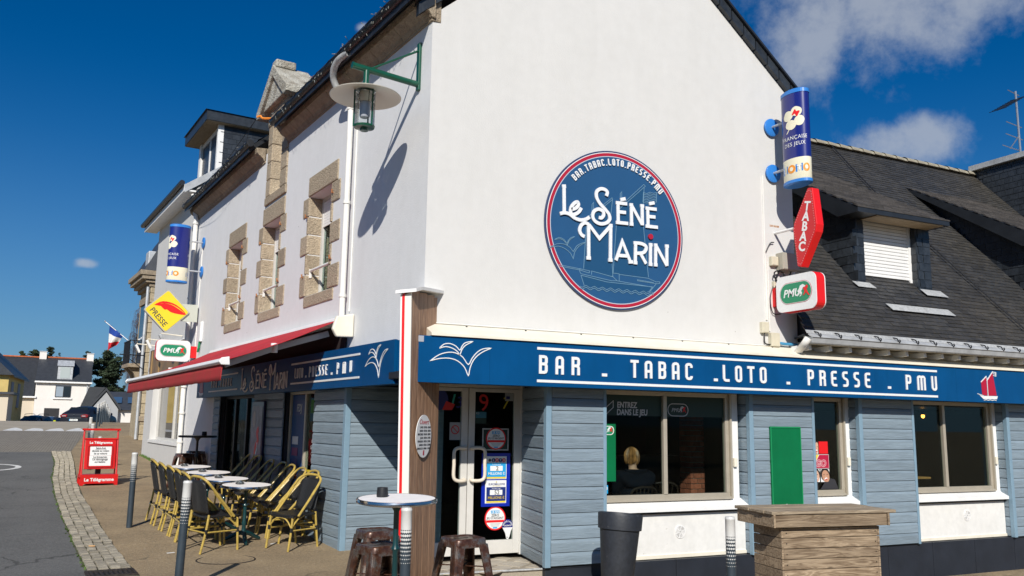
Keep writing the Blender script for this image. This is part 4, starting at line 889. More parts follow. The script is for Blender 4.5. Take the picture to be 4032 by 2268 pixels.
# ------------------------------------------------------------------ round sign on the gable
RS = thing('round_sign', 'large round blue sign with red ring reading Le Séné Marin on the gable', 'sign', (2.53, 0, 4.09))
MB().disc(0, 0, 1.025, 1.025, -.03, -.002, 96).build('disc', 'navy_rim', RS)
def ring(r0, r1, d0, d1, name, m):
    b = MB(); n = 96
    for i in range(n):
        a = 2*pi*i/n
        for r, d in ((r0, d0), (r1, d0), (r1, d1), (r0, d1)): b.v.append((r*cos(a), d, r*sin(a)))
    for i in range(n):
        k = (i+1) % n
        for q in range(4): b.f.append((4*i+q, 4*k+q, 4*k+(q+1) % 4, 4*i+(q+1) % 4)[::-1])
    return b.build(name, m, RS)
ring(.995, 1.004, -.0335, -.030, 'white_ring', 'letter_white'); ring(.955, .995, -.0345, -.030, 'red_ring', 'crimson'); ring(.945, .955, -.034, -.030, 'pale_ring', mat('ring_pale', (.45, .52, .60), .5))
MB().disc(0, 0, .946, .946, -.033, -.030, 96).build('face', 'blue_disc', RS)
Mo = Matrix.Translation((.02, 0, 0))
b = MB(Mo)
for s_ in SAIL: b.prism([(x/1000, z/1000) for x, z in s_], -.0345, -.033)
b.build('sails', 'blue_disc_dark', RS)
b = MB(Mo)
for i, s_ in enumerate(SHIP):
    p = [(x/1000, z/1000) for x, z in s_]; b.ribbon(dense(p, 2) if i >= len(SHIP)-13 else p, .0065, -.036-.0001*i, -.033)
b.build('ship_outline', 'line_blue', RS)
mat('letter_worn', (.83, .84, .85), .5, var=.3, vs=38, col2=(.66, .69, .73))
for g0, g1 in GRP:
    b = MB(Mo)
    for i, s_ in enumerate(NM[g0:g1]): b.ribbon(dense(s_, 4) if len(s_) > 3 else s_, .043, -.056-.0006*i, -.040)
    b.build('letter', 'letter_worn', RS)
MB(Mo).disc(DOT[0][0]/1000, DOT[0][1]/1000, .036, .036, -.056, -.036, 24).build('red_dot', 'crimson', RS)
W_ = 'BAR.TABAC.LOTO.PRESSE.PMU'; tot = sum(DECO[c][0]+.26 for c in W_); acc = 0
for c in W_:
    wq = DECO[c][0]+.26; t = (acc+wq/2)/tot; acc += wq; an = radians(139.5-(139.5-39.5)*t)
    b = MB(Mo); deco(b, c, .832*cos(an), .832*sin(an), .088, 1.0, .165, -.050, -.036, None, an-pi/2); b.build('small_letter', 'letter_white', RS)
# ------------------------------------------------------------------ projecting signs
PERP_R = lambda x, y, z: Matrix(((0, 1, 0, x), (-1, 0, 0, y), (0, 0, 1, z), (0, 0, 0, 1)))        # seen from the left, right = away from wall
PERP_L = lambda s, k, z: FL @ Matrix(((0, -1, 0, -s), (1, 0, 0, -k), (0, 0, 1, z), (0, 0, 0, 1)))  # seen from the corner, right = towards wall
def wrapper(th0, ra=.135, rb=.225, off=.003):
    rm = (ra+rb)/2
    def f(x, z, o=0):
        th = th0+x/rm; return ((ra+off+o)*cos(th), (rb+off+o)*sin(th), z)
    return f
def wrap_disc(b, f, cx, cz, rx, rz, tilt=0, n=20, o=0, shape=None):
    vs = [f(cx, cz, o)]
    for k in (.5, 1):
        for i in range(n):
            a = 2*pi*i/n; r_ = k*(shape(a) if shape else 1); x, z = rx*r_*cos(a), rz*r_*sin(a); vs.append(f(cx+x*cos(tilt)-z*sin(tilt), cz+x*sin(tilt)+z*cos(tilt), o))
    fs = [(0, 1+i, 1+(i+1) % n) for i in range(n)]+[(1+i, 1+n+i, 1+n+(i+1) % n, 1+(i+1) % n) for i in range(n)]
    b.add(vs, fs)
def wrap_text(name, body, size, m, parent, f, x, z, o=.001, **k):
    me = text_mesh(body, size, ext=0, **k)
    for v in me.vertices: v.co = f(x+v.co.x, z+v.co.y, o)
    return mk(name, me, m, parent)
petal = lambda a: 1-.16*max(0, cos(a))**6-.16*max(0, -cos(a))**2
def fdj_sign(label, M, ths, mounts, arm):
    t = thing('lottery_column_sign', label, 'sign', M=M, group='lottery column signs')
    MB().lathe([(.97, .04), (1, .05), (1, .34)], 40, None, .135, .225).build('cream_band', 'fdj_cream', t, smooth=True)
    MB().lathe([(1, .34), (1, 1.26)], 40, None, .135, .225).build('body', 'fdj_blue', t, smooth=True)
    MB().lathe([(1.03, 1.26), (1.03, 1.31), (.9, 1.325)], 40, None, .135, .225).build('top_cap', 'sky_blue', t); MB().lathe([(.8, -.015), (1.03, .0), (1.03, .04)], 40, None, .135, .225).build('bottom_cap', 'sky_blue', t)
    for th in ths:
        f = wrapper(th); b = MB(); cz = .90
        for i in range(4):
            a = radians(62+90*i); wrap_disc(b, f, .0+.082*cos(a), cz+.098*sin(a), .078, .072, a, 24, 0, petal)
        b.build('clover', 'fdj_cream', t, smooth=True)
        b = MB(); st = [(-.01, cz-.03), (-.045, cz-.12), (-.10, cz-.20)]
        for (x0, z0), (x1, z1) in zip(st, st[1:]): b.add([f(x0-.009, z0), f(x0+.009, z0), f(x1+.008, z1), f(x1-.008, z1)], [(0, 3, 2, 1)])
        b.build('clover_stem', 'fdj_cream', t)
        b = MB(); a = radians(62); q = [(.068*cos(a)+.056*cos(a+radians(45+90*i)), cz+.074*sin(a)+.056*sin(a+radians(45+90*i))) for i in range(4)]
        b.add([f(*p_, .002) for p_ in q], [(0, 1, 2, 3)]); b.build('red_square', 'red_plain', t)
        wrap_text('lettering', 'FRANÇAISE', .075, 'letter_white', t, f, 0, .60, space=1.1, sx=.85); wrap_text('lettering', 'DES JEUX', .075, 'letter_white', t, f, 0, .51, space=1.1, sx=.85)
        for i, ch in enumerate('LOTO'):
            x = -.15+.10*i; b = MB()
            if ch == 'O': wrap_disc(b, f, x, .19, .052, .058)
            else: b.add([f(x-.045, .135), f(x+.045, .145), f(x+.045, .25), f(x-.045, .24)], [(0, 1, 2, 3)])
            b.build('loto_tile', 'orange_print' if ch == 'O' else 'sky_blue', t)
            if ch == 'O': b = MB(); wrap_disc(b, f, x, .19, .024, .030, 0, 14, .003); b.build('loto_letter', 'fdj_cream', t)
            else: wrap_text('loto_letter', ch, .095, 'letter_white', t, f, x, .158, .004, off=.03)
    for (m0, m1) in mounts:
        MB().tube([m0, m1], .018, 8).build('arm', 'zinc', t, smooth=True)
        d = (Vector(m1)-Vector(m0)).normalized()
        MB().lathe([(.13, 0), (.13, .02), (.11, .03)], 24, Matrix.Translation(m0) @ d.to_track_quat('Z', 'Y').to_matrix().to_4x4(), 1, 1).build('wall_plate', 'sky_blue', t, smooth=True)
    return t
fdj_sign('dark blue oval lottery column sign high on the right edge of the gable', Matrix.Translation((5.15, -.50, 4.92)), (radians(203), radians(203+165)), (((0, .48, .96), (0, .25, .96)), ((0, .48, .28), (0, .25, .28))), 0)
fdj_sign('dark blue oval lottery column sign above the yellow diamond sign', FL @ Matrix.Translation((-11.45, -.54, 4.66)), (radians(298), radians(110)), (((.0, .53, .98), (0, .25, .98)), ((.0, .53, .30), (0, .25, .30))), 0)

# red lozenge TABAC
TB = thing('tobacco_lozenge_sign', 'tall red lozenge sign reading TABAC beside the gable edge', 'sign', M=PERP_R(5.10, -.64, 4.29) @ Matrix.Rotation(radians(13), 4, 'Y'))
oct_ = [(-.035, -.53), (.035, -.53), (.205, -.05), (.205, .05), (.035, .53), (-.035, .53), (-.205, .05), (-.205, -.05)]
MB().prism(oct_, 0, .13).build('case', 'red_plain', TB, bevel=.012); MB().prism([(x*.97, z*.985) for x, z in oct_], -.006, -.001).build('face', mat('tabac_red', (.55, .010, .016), .3), TB)
for i, ch in enumerate('TABAC'):
    text('lettering', ch, .175, 'letter_white', TB, TM(ID, .0, -.0065, .225-.135*i), ext=.002, off=.03)
b = MB()
for i in range(8):
    (x0, z0), (x1, z1) = oct_[i], oct_[(i+1) % 8]; n = max(1, int(hypot(x1-x0, z1-z0)/.035))
    for k in range(n):
        t = (k+.5)/n; b.disc((x0+(x1-x0)*t)*.88, (z0+(z1-z0)*t)*.93, .006, .006, -.009, -.006, 6)
b.build('light_dots', mat('dot_pink', (.75, .25, .25), .4), TB)
MB().tube([(-.19, .065, .0), (-.66, .065, -.10)], .02, 8).build('arm', 'paint_white', TB)
MB().box(-.67, -.655, -.02, .15, -.22, .02).build('wall_plate', mat('rusty_white', (.62, .52, .42), .7, var=.4, vs=25, col2=(.40, .16, .06)), TB)

def horse(b_w, b_r, x, z, h):
    f = lambda pts: [(x+a*h, z+c*h) for a, c in pts]
    b_w.prism(f([(-.55, .05), (-.38, .22), (-.30, .40), (-.05, .48), (.10, .40), (.22, .30), (.12, .26), (-.02, .28), (-.10, .12), (-.22, .02), (-.14, -.12), (-.24, -.30), (-.38, -.34), (-.26, -.22), (-.32, -.06), (-.44, -.14), (-.56, -.30), (-.62, -.24), (-.46, -.04)]), -.004, 0)
    b_r.prism(f([(-.02, .22), (.16, .30), (.30, .40), (.42, .30), (.36, .16), (.28, .12), (.36, -.10), (.55, -.34), (.46, -.34), (.22, -.10), (.06, -.26), (-.08, -.30), (.06, -.14), (.10, .0)]), -.0045, 0)
def pmu(label, M, w, h, mount):
    t = thing('betting_box_sign', label, 'sign', M=M, group='betting box signs')
    MB().rrect(-w/2, w/2, -h/2, h/2, .10, .012, .15).build('case', 'red_plain', t); MB().rrect(-w/2+.002, w/2-.002, -h/2+.002, h/2-.002, .10, 0, .011).build('face', 'letter_white', t); MB().rrect(-w/2, w/2, -h/2, h/2, .10, .151, .165).build('back_face', 'letter_white', t)
    gw, gh = w*.38, h*.27
    MB().rrect(-gw-.012, gw+.012, -gh-.012, gh+.012, gh+.01, -.003, 0, None, 10).build('oval_line', 'crimson', t); MB().rrect(-gw-.006, gw+.006, -gh-.006, gh+.006, gh, -.0035, 0, None, 10).build('oval_gap', 'letter_white', t)
    MB().rrect(-gw, gw, -gh, gh, gh-.002, -.005, 0, None, 10).build('green_oval', 'pmu_green', t)
    text('lettering', 'PMU', h*.30, 'letter_white', t, TM(ID, -w*.10, -.0062, -h*.10), ext=.001, shear=.25, off=.02, sx=1.05)
    bw, br = MB(Matrix.Translation((0, -.005, 0))), MB(Matrix.Translation((0, -.005, 0))); horse(bw, br, w*.20, 0, h*.40); bw.build('horse_mark', 'letter_white', t); br.build('jockey_mark', 'red_plain', t)
    MB().box(*mount).build('bracket', 'red_plain', t)
pmu('white rounded PMU box sign with red edge low on the right gable edge', PERP_R(5.06, -.47, 3.43), .73, .49, (-.47, -.365, .03, .13, -.14, .12))
pmu('white rounded PMU box sign under the yellow diamond sign', PERP_L(11.4, .50, 3.13), .72, .47, (.36, .50, .03, .13, -.14, .12))

PS = thing('press_diamond_sign', 'yellow diamond sign with red feather reading PRESSE', 'sign', M=PERP_L(11.4, .70, 4.0))
R45 = Matrix.Rotation(radians(45), 4, 'Y')
MB(R45).rrect(-.345, .345, -.345, .345, .05, 0, .09).build('case', mat('sign_edge', (.42, .42, .38), .5), PS); MB(R45).rrect(-.325, .325, -.325, .325, .045, -.006, -.001).build('face', 'yellow_sign', PS)
text('lettering', 'PRESSE', .165, mat('press_grey', (.09, .085, .055), .5), PS, Matrix.Rotation(radians(48), 4, 'Y') @ TM(ID, .0, -.0065, -.275), ext=.001, off=.02, sx=.92, space=1.05)
MB().prism(dense([(-.28, .115), (-.12, .16), (.08, .145), (.26, .05), (.40, -.055), (.22, -.05), (.08, -.02), (.0, .03), (-.06, .03), (-.14, .10)], 3), -.009, -.0062).build('feather', 'red_plain', PS)
MB().prism(dense([(-.27, .125), (-.10, .21), (.12, .18), (.30, .07), (.42, -.06), (.26, .07), (.08, .155), (-.12, .165)], 3), -.0088, -.0062).build('feather_edge', 'red_plain', PS)
MB().box(.20, .66, .035, .065, -.20, .19).build('wall_plate', mat('plate_beige', (.50, .52, .45), .5), PS)

# ------------------------------------------------------------------ wall lantern
WL = thing('wall_lantern', 'green bracket lantern with flat cream disc shade near the building corner', 'lamp', M=FL @ Matrix.Translation((-.30, 0, 5.37)))
MB().box(-.035, .035, -.035, 0, .20, .80).build('wall_plate', 'lamp_green', WL, bevel=.006)
MB().tube([(0, -.03, .275), (0, -.85, .315)], .038, 14).tube([(0, -.845, .315), (0, -.86, .316)], .042, 14).build('arm', 'lamp_green', WL, smooth=True)
MB().tube([(0, -.03, .70), (0, -.62, .33)], .013, 8).build('stay_rod', 'lamp_green', WL, smooth=True)
T0 = Matrix.Translation((0, -.68, 0))
MB().lathe([(.035, .30), (.035, .13), (.055, .125), (.055, .10), (.10, .08), (.115, .05)][::-1], 20, T0).build('stem', 'lamp_green', WL, smooth=True)
MB().lathe([(.405, -.035), (.410, -.028), (.12, .05), (.115, .04), (.405, -.035)], 48, T0, 1, 1, False).build('disc_shade', mat('shade_cream', (.82, .80, .71), .4), WL, smooth=True)
b = MB(T0); n = 28
for z in (-.38, .03):
    for i in range(n): b.add([(.115*cos(2*pi*i/n), .115*sin(2*pi*i/n), z)], [])
b.f = [(i, (i+1) % n, n+(i+1) % n, n+i) for i in range(n)]; b.build('glass_cylinder', GLC, WL, smooth=True)
MB().lathe([(.075, -.10), (.08, .03)], 20, T0).build('reflector', 'chrome', WL, smooth=True); MB().lathe([(.05, -.28), (.06, -.26), (.065, -.10)], 18, T0).build('lamp_bulb', mat('bulb_frost', (.50, .50, .56), .25), WL, smooth=True)
MB().lathe([(.045, -.44), (.05, -.415), (.115, -.405), (.122, -.38)], 24, T0).build('bottom_cap', 'lamp_green', WL, smooth=True)
for a in (20, 140, 260): MB().tube([(.125*cos(radians(a)), .125*sin(radians(a)), -.40), (.125*cos(radians(a)), .125*sin(radians(a)), .06)], .010, 6, T0).build('rod', 'lamp_green', WL)

# ------------------------------------------------------------------ awning
AW = thing('awning', 'red fabric awning with white front bar over the terrace', 'awning', M=FL @ Matrix.Translation((-5.85, 0, 2.6)))
MA = Matrix.Translation((5.85, 0, -2.6))
s0, s1 = 2.20, 9.60
MB(MA).prism([(-.02, 2.93), (-.12, 2.92), (-.15, 2.96), (-.12, 3.03), (-.02, 3.05)], -s1-.02, -s0+.10, 'x').build('cassette', 'paint_white', AW, bevel=.01)
MB(MA).prism([(-.01, 2.74), (-.24, 2.73), (-.30, 2.83), (-.25, 3.00), (-.01, 3.05)], -s0+.102, -s0+.17, 'x').build('cassette_end', 'paint_cream', AW, bevel=.015)
b = MB(MA); nx, ny = 60, 14
for j in range(ny+1):
    t = j/ny
    for i in range(nx+1):
        u = i/nx; z = 2.985+(2.37-2.985)*t-.04*sin(pi*t)+.008*sin(u*40)*sin(pi*t)
        b.v.append(tuple(MA @ Vector((-s1+.02+(s1-s0-.04)*u, -.13-1.45*t, z))))
for j in range(ny):
    for i in range(nx): k = j*(nx+1)+i; b.f.append((k, k+nx+1, k+nx+2, k+1))
fab = b.build('fabric', 'awning_red', AW, smooth=True); sm_ = fab.modifiers.new('solid', 'SOLIDIFY'); sm_.thickness = .004
MB(MA).prism([(-1.55, 2.315), (-1.64, 2.315), (-1.665, 2.342), (-1.64, 2.385), (-1.56, 2.40)], -s1, -s0, 'x').build('front_bar', 'paint_white', AW, bevel=.008)
for s_, e in ((s0, 1), (s1, -1)): MB(MA).prism([(-1.54, 2.305), (-1.645, 2.305), (-1.675, 2.342), (-1.645, 2.392), (-1.55, 2.41)], -s_+(.001 if e > 0 else -.03), -s_+(.03 if e > 0 else -.001), 'x').build('front_bar_end', 'paint_white', AW, bevel=.008)
b = MB(MA); nx = 150
for j in range(4):
    for i in range(nx+1):
        u = i/nx; b.v.append(tuple(MA @ Vector((-s1+.02+(s1-s0-.04)*u, -1.615-.005*sin(u*37)*j/3-.006*j, 2.318-.068*j+(.003*sin(u*95) if j == 3 else 0)))))
for j in range(3):
    for i in range(nx): k = j*(nx+1)+i; b.f.append((k, k+nx+1, k+nx+2, k+1))
va_ = b.build('valance', mat('awning_valance', (.40, .015, .024), .8, var=.3, vs=1.6, col2=(.27, .035, .022), vs2=8), AW, smooth=True); sm_ = va_.modifiers.new('solid', 'SOLIDIFY'); sm_.thickness = .003
for s_ in (2.40, 9.2):
    for p_, q_ in (((-s_, -.22, 2.80), (-s_-.06, -.92, 2.57)), ((-s_-.06, -.92, 2.57), (-s_+.02, -1.56, 2.32))):
        d = Vector(q_)-Vector(p_); ln_ = d.length; Mq = MA @ Matrix.Translation(p_) @ d.to_track_quat('Y', 'Z').to_matrix().to_4x4()
        MB(Mq).box(-.022, .022, 0, ln_, -.04, .04).build('folding_arm', mat('arm_grey', (.45, .45, .44), .4, .3), AW, bevel=.006)
    MB(MA @ Matrix.Translation((-s_-.06, -.92, 2.57))).lathe([(.045, -.06), (.045, .06)], 14).build('elbow', 'paint_white', AW)

MB(MA).box(-s1+.05, -s0-.06, -.03, -.012, 2.58, 2.92).build('painted_shade', mat('painted_shade', (.022, .012, .012), .8), AW)  # added dark sheet on the wall, standing in for shade under the awning
# ------------------------------------------------------------------ electrical boxes and cables on the gable edge
def ebox(x, z, w, h, d, lab, m='box_beige'):
    mat('box_beige', (.58, .54, .42), .55, var=.08, vs=6); mat('box_grey', (.38, .36, .30), .5)
    t = thing('junction_box', lab, 'box', (x, 0, z), 0, 'electrical boxes on the gable edge'); MB().box(-w/2, w/2, -d, 0, -h/2, h/2).build('case', m, t, bevel=.006); MB().box(-w/2+.008, w/2-.008, -d-.006, -d, -h/2+.008, h/2-.008).build('lid', m, t, bevel=.003)
ebox(5.105, 3.93, .12, .13, .06, 'small beige junction box left of the large grey one under the lozenge'); ebox(5.32, 3.93, .30, .24, .14, 'large grey-beige control box under the red lozenge sign', 'box_grey')
ebox(5.13, 3.60, .10, .09, .05, 'small beige box between the control box and the PMU sign'); ebox(4.90, 2.99, .12, .15, .06, 'beige junction box left above the fascia at the gable edge'); ebox(5.06, 2.83, .15, .19, .07, 'beige box with red label just above the fascia sign')
CB = thing('cable_run', 'white cable duct and looped wires down the gable edge', 'cable', (5.0, 0, 2.75))
mC = Matrix.Translation((-5.0, 0, -2.75))
MB(mC).box(4.955, 4.975, -.018, 0, 3.1, 5.15).box(5.0, 5.018, -.016, 0, 2.95, 3.9).build('duct', 'pipe_white', CB)
b = MB(mC); b.tube(smooth_curve([(4.97, -.03, 4.05), (5.05, -.03, 4.18), (5.12, -.03, 4.2)], 4), .008, 5).tube(smooth_curve([(5.2, -.05, 3.82), (5.1, -.06, 3.66), (5.2, -.07, 3.62), (5.34, -.06, 3.72), (5.4, -.05, 3.82)], 5), .010, 5)
b.tube([(5.16+.09*cos(i*.5)+.01*sin(i), -.05-.008*i % .03, 3.72+.075*sin(i*.5)) for i in range(30)], .008, 5).tube(smooth_curve([(5.08, -.03, 3.58), (5.02, -.03, 3.4), (5.06, -.03, 3.2), (5.2, -.03, 3.2)], 4), .007, 5).tube(smooth_curve([(4.9, -.03, 2.92), (4.9, -.03, 2.78), (5.0, -.04, 2.76)], 4), .010, 5); b.build('wires', 'black_plain', CB)['kind'] = 'stuff'
MB(mC).tube(smooth_curve([(5.12, -.05, 2.79), (5.25, -.06, 2.78), (5.4, -.07, 2.78), (5.5, -.08, 2.73)], 4), .02, 8).build('blue_conduit', mat('conduit_blue', (.05, .25, .45), .5), CB)

# ------------------------------------------------------------------ prints and stickers on the glazing (parts of the building)
GB = mat('glass_green', (.004, .028, .018), .5)
def on(F, parent, y): return lambda name, m, *r: MB(F).box(r[0], r[1], y-.002, y, r[2], r[3]).build(name, m, parent)
sk = on(ID, W1, .192); mat('print_grey', (.50, .51, .52), .6)
sk('green_band', GB, 2.296, 3.341, 1.765, 2.024); sk('green_band', GB, 3.399, 4.344, 1.765, 2.024)
text('sticker_text', 'ENTREZ', .102, 'print_grey', W1, TM(ID, 2.665, .1885, 1.865), ext=.0008, align='LEFT', off=.03, sx=.80, shear=.06); text('sticker_text', 'DANS LE JEU', .102, 'print_grey', W1, TM(ID, 2.66, .1885, 1.775), ext=.0008, align='LEFT', off=.03, sx=.80, shear=.06)
MB(Matrix.Translation((0, .189, 0))).ribbon([(2.40, 1.93), (2.50, 1.86), (2.61, 1.945), (2.61, 1.865), (2.50, 1.775), (2.40, 1.84)], .011, -.001, 0).build('chevron', 'print_grey', W1)
b = MB(Matrix.Translation((0, .189, 0))); b.ribbon(rr(3.44, 3.76, 1.775, 1.93, .075), .010, -.001, 0, None, True); b.build('oval_line', 'print_grey', W1)
text('sticker_text', 'PMU', .075, 'print_grey', W1, TM(ID, 3.565, .1885, 1.825), ext=.0008, shear=.25, sx=.95); bw, br = MB(Matrix.Translation((0, .1885, 0))), MB(Matrix.Translation((0, .1885, 0))); horse(bw, br, 3.675, 1.855, .10); bw.build('horse_mark', 'print_grey', W1); br.build('jockey_mark', 'red_plain', W1)
sk('green_panel', 'board_green', 2.296, 2.645, .96, 1.66); MB(Matrix.Translation((0, .189, 0))).rrect(2.30, 2.62, 1.525, 1.635, .05, -.001, 0).build('oval_white', 'letter_white', W1); MB(Matrix.Translation((0, .188, 0))).rrect(2.31, 2.61, 1.533, 1.627, .045, -.001, 0).build('oval_green', 'pmu_green', W1)
text('sticker_text', 'PMU', .07, 'letter_white', W1, TM(ID, 2.46, .1865, 1.556), ext=.0005, shear=.25); bw, br = MB(Matrix.Translation((0, .1868, 0))), MB(Matrix.Translation((0, .1868, 0))); horse(bw, br, 2.56, 1.585, .075); bw.build('horse_mark', 'letter_white', W1); br.build('jockey_mark', 'red_plain', W1)
sk('blue_sticker', 'cyan_print', 2.40, 2.53, .815, .915); MB().box(2.41, 2.52, .187, .1895, .86, .895).build('sticker_label', 'paper', W1)
# window 2: photo print tiles, generic laughing faces, red tile and game logo
mat('skin_a', (.62, .38, .27), .6); mat('skin_b', (.50, .27, .17), .6); mat('hair_dark', (.025, .018, .014), .6); mat('mouth', (.55, .06, .06), .5)
def face_tile(x0, x1, z0, z1, skin, dx=0, tilt=.2, hairup=True):
    w_, h = x1-x0, z1-z0; cx, cz = (x0+x1)/2+dx*w_, (z0+z1)/2
    MB(Matrix.Translation((0, .189, 0))).box(x0, x1, -.001, 0, z0, z1).build('photo_tile', 'paper', W2)
    def clipd(cx, cz, rx, rz, y, m, name, t=0, n=24):
        pts = []
        for i in range(n):
            a = 2*pi*i/n; x = cx+rx*cos(a)*cos(t)-rz*sin(a)*sin(t); z = cz+rx*cos(a)*sin(t)+rz*sin(a)*cos(t); p_ = (min(max(x, x0), x1), min(max(z, z0), z1))
            if not pts or hypot(p_[0]-pts[-1][0], p_[1]-pts[-1][1]) > 1e-5: pts.append(p_)
        MB(Matrix.Translation((0, y, 0))).prism(pts, -.001, 0).build(name, m, W2)
    clipd(cx, cz+.08*h, .52*w_, .56*h, .1875, 'hair_dark', 'photo_hair', tilt); clipd(cx+.05*w_, cz-.06*h, .40*w_, .50*h, .186, skin, 'photo_face', tilt); clipd(cx+.06*w_, cz-.26*h, .17*w_, .10*h, .1845, 'paper', 'photo_smile', tilt); clipd(cx+.06*w_, cz-.31*h, .15*w_, .05*h, .183, 'mouth', 'photo_lip', tilt)
    for e in (-.17, .20): clipd(cx+e*w_, cz+.08*h, .07*w_, .025*h, .183, 'hair_dark', 'photo_eye', tilt)
    clipd(cx+.04*w_, cz-.08*h, .035*w_, .10*h, .184, 'skin_b' if skin == 'skin_a' else 'skin_a', 'photo_nose', tilt)
face_tile(5.84, 5.90, 1.29, 1.46, 'skin_a', -.3); face_tile(5.905, 6.005, 1.29, 1.46, 'skin_a', .1, -.15)
sk2 = on(ID, W2, .190)
sk2('red_tile', 'red_plain', 6.02, 6.19, 1.29, 1.46)
sk2('logo_tile', 'letter_white', 5.84, 6.20, 1.085, 1.28); MB(Matrix.Translation((0, .188, 0))).prism([(5.845, 1.09), (6.195, 1.09), (6.195, 1.275), (6.02, 1.275), (5.97, 1.20), (5.845, 1.14)], -.001, 0).build('logo_red', mat('logo_red', (.45, .01, .05), .4), W2); MB(Matrix.Translation((0, .188, 0))).prism([(5.845, 1.145), (5.965, 1.205), (6.01, 1.275), (5.845, 1.275)], -.001, 0).build('logo_yellow', 'yellow_sign', W2)
text('sticker_text', 'iGO', .125, 'letter_white', W2, TM(ID, 6.03, .1865, 1.115), ext=.0006, off=.05, shear=.1); text('sticker_text', 'iGO', .125, 'logo_red', W2, TM(ID, 6.03, .1858, 1.115), ext=.0006, off=.012, shear=.1); sk2('fdj_tag', 'fdj_blue', 6.08, 6.19, 1.24, 1.272)
face_tile(5.84, 6.015, .90, 1.075, 'skin_a', 0, .1); face_tile(6.035, 6.20, .90, 1.075, 'skin_b', 0, .35); sk2('dark_tile', 'ink', 5.84, 5.98, .80, .89); MB(Matrix.Translation((0, .188, 0))).prism([(6.02, .80), (6.36, .80), (6.30, .93), (6.2, .95), (6.1, .89)], -.001, 0).build('dark_coat', 'ink', W2)
# door posters
sd = on(ID, DO, .985)
def poster(x0, x1, z0, z1, m, name='poster', y=.985): return MB().box(x0, x1, y-.004, y, z0, z1).build(name, m, DO)
def zero(cx, cz, r, y):
    MB(Matrix.Translation((0, y, 0))).disc(cx, cz, r, r, -.002, 0, 40).build('sticker_ring', 'red_plain', DO); MB(Matrix.Translation((0, y-.002, 0))).disc(cx, cz, r*.88, r*.88, -.001, 0, 40).build('sticker_face', 'letter_white', DO)
    q = y-.0035; MB(Matrix.Translation((0, q, 0))).box(cx-r*.42, cx+r*.42, -.001, 0, cz+r*.42, cz+r*.66).build('sticker_tag', 'cyan_print', DO)
    text('sticker_text', '-18 ANS', r*.26, 'letter_white', DO, TM(ID, cx, q-.0015, cz+r*.455), ext=.0004, off=.02); text('sticker_text', 'ZÉRO', r*.28, 'ink', DO, TM(ID, cx, q, cz+r*.16), ext=.0004, off=.02); text('sticker_text', "JEU D'ARGENT", r*.25, 'ink', DO, TM(ID, cx, q, cz-r*.06), ext=.0004, off=.015, sx=.98)
    MB(Matrix.Translation((0, q, 0))).box(cx-r*.84, cx+r*.84, -.0008, 0, cz-r*.34, cz-r*.14).build('sticker_bar', 'red_plain', DO)
    for i, w_ in enumerate((.5, .42, .36)): MB(Matrix.Translation((0, q, 0))).box(cx-r*w_, cx+r*w_, -.0008, 0, cz-r*(.46+.10*i), cz-r*(.435+.10*i)).build('sticker_line', 'grey_ink', DO)
    MB(Matrix.Translation((0, q, 0))).box(cx-r*.2, cx+r*.2, -.0008, 0, cz-r*.84, cz-r*.72).build('sticker_logo', 'cyan_print', DO)
MB(Matrix.Translation((0, .984, 0))).ribbon([(1.185, 1.315), (1.535, 1.315), (1.535, 1.575), (1.185, 1.575)], .016, -.004, 0, None, True).build('poster_frame', 'zinc_pale', DO); poster(1.19, 1.53, 1.32, 1.57, GB); zero(1.365, 1.455, .138, .979)
MB(Matrix.Translation((0, .986, 0))).ribbon([(1.195, .64), (1.545, .64), (1.545, 1.255), (1.195, 1.255)], .038, -.016, 0, None, True).build('poster_frame', mat('frame_blue', (.004, .02, .36), .3), DO); poster(1.205, 1.535, .65, 1.245, 'frame_blue')
for z0, z1, c_, nt_, tm in ((.955, 1.235, 'cyan_print', '2', 'letter_white'), (.66, .94, mat('deep_blue', (.012, .03, .17), .4), '52', 'gold_print')):
    h = z1-z0; poster(1.228, 1.518, z0, z1, 'paper', 'poster_sheet', .980); poster(1.245, 1.508, z0+.10*h, z0+.70*h, c_, 'poster_field', .9755); poster(1.245, 1.508, z0+.03*h, z0+.085*h, 'yellow_sign', 'poster_foot', .9755)
    poster(1.29, 1.46, z0+.36*h, z0+.58*h, 'paper', 'poster_slot', .971); text('poster_text', nt_, h*.26, 'ink', DO, TM(ID, 1.385, .9665, z0+.385*h), ext=.0004, off=.01); text('poster_text', 'MILLIONS €', h*.155, tm, DO, TM(ID, 1.378, .971, z0+.19*h), ext=.0004, off=.02); text('poster_text', 'Prochain tirage', h*.07, 'letter_white', DO, TM(ID, 1.378, .971, z0+.62*h), ext=.0004)
for i, (ch, c_) in enumerate((('L', 'deep_blue'), ('O', 'red_plain'), ('T', 'deep_blue'), ('O', 'red_plain'))):
    x = 1.335+.048*i; MB(Matrix.Translation((0, .9755, 0))).disc(x, 1.187, .026, .026, -.001, 0, 18).build('loto_ball', c_, DO); text('poster_text', ch, .04, 'letter_white', DO, TM(ID, x, .973, 1.174), ext=.0004, off=.02)
MB(Matrix.Translation((0, .9755, 0))).prism([(1.262, 1.187), (1.285, 1.165), (1.308, 1.187), (1.285, 1.21)], -.001, 0).build('clover_mark', 'ink', DO)
text('poster_text', 'EUROMILLIONS', .036, 'deep_blue', DO, TM(ID, 1.385, .9755, .880), ext=.0004, off=.02, sx=.9); text('poster_text', 'MY MILLION', .020, 'gold_print', DO, TM(ID, 1.385, .9755, .862), ext=.0004); text('poster_text', '★', .03, 'gold_print', DO, TM(ID, 1.38, .9755, .908), ext=.0004)
zero(1.375, .475, .145, .985)
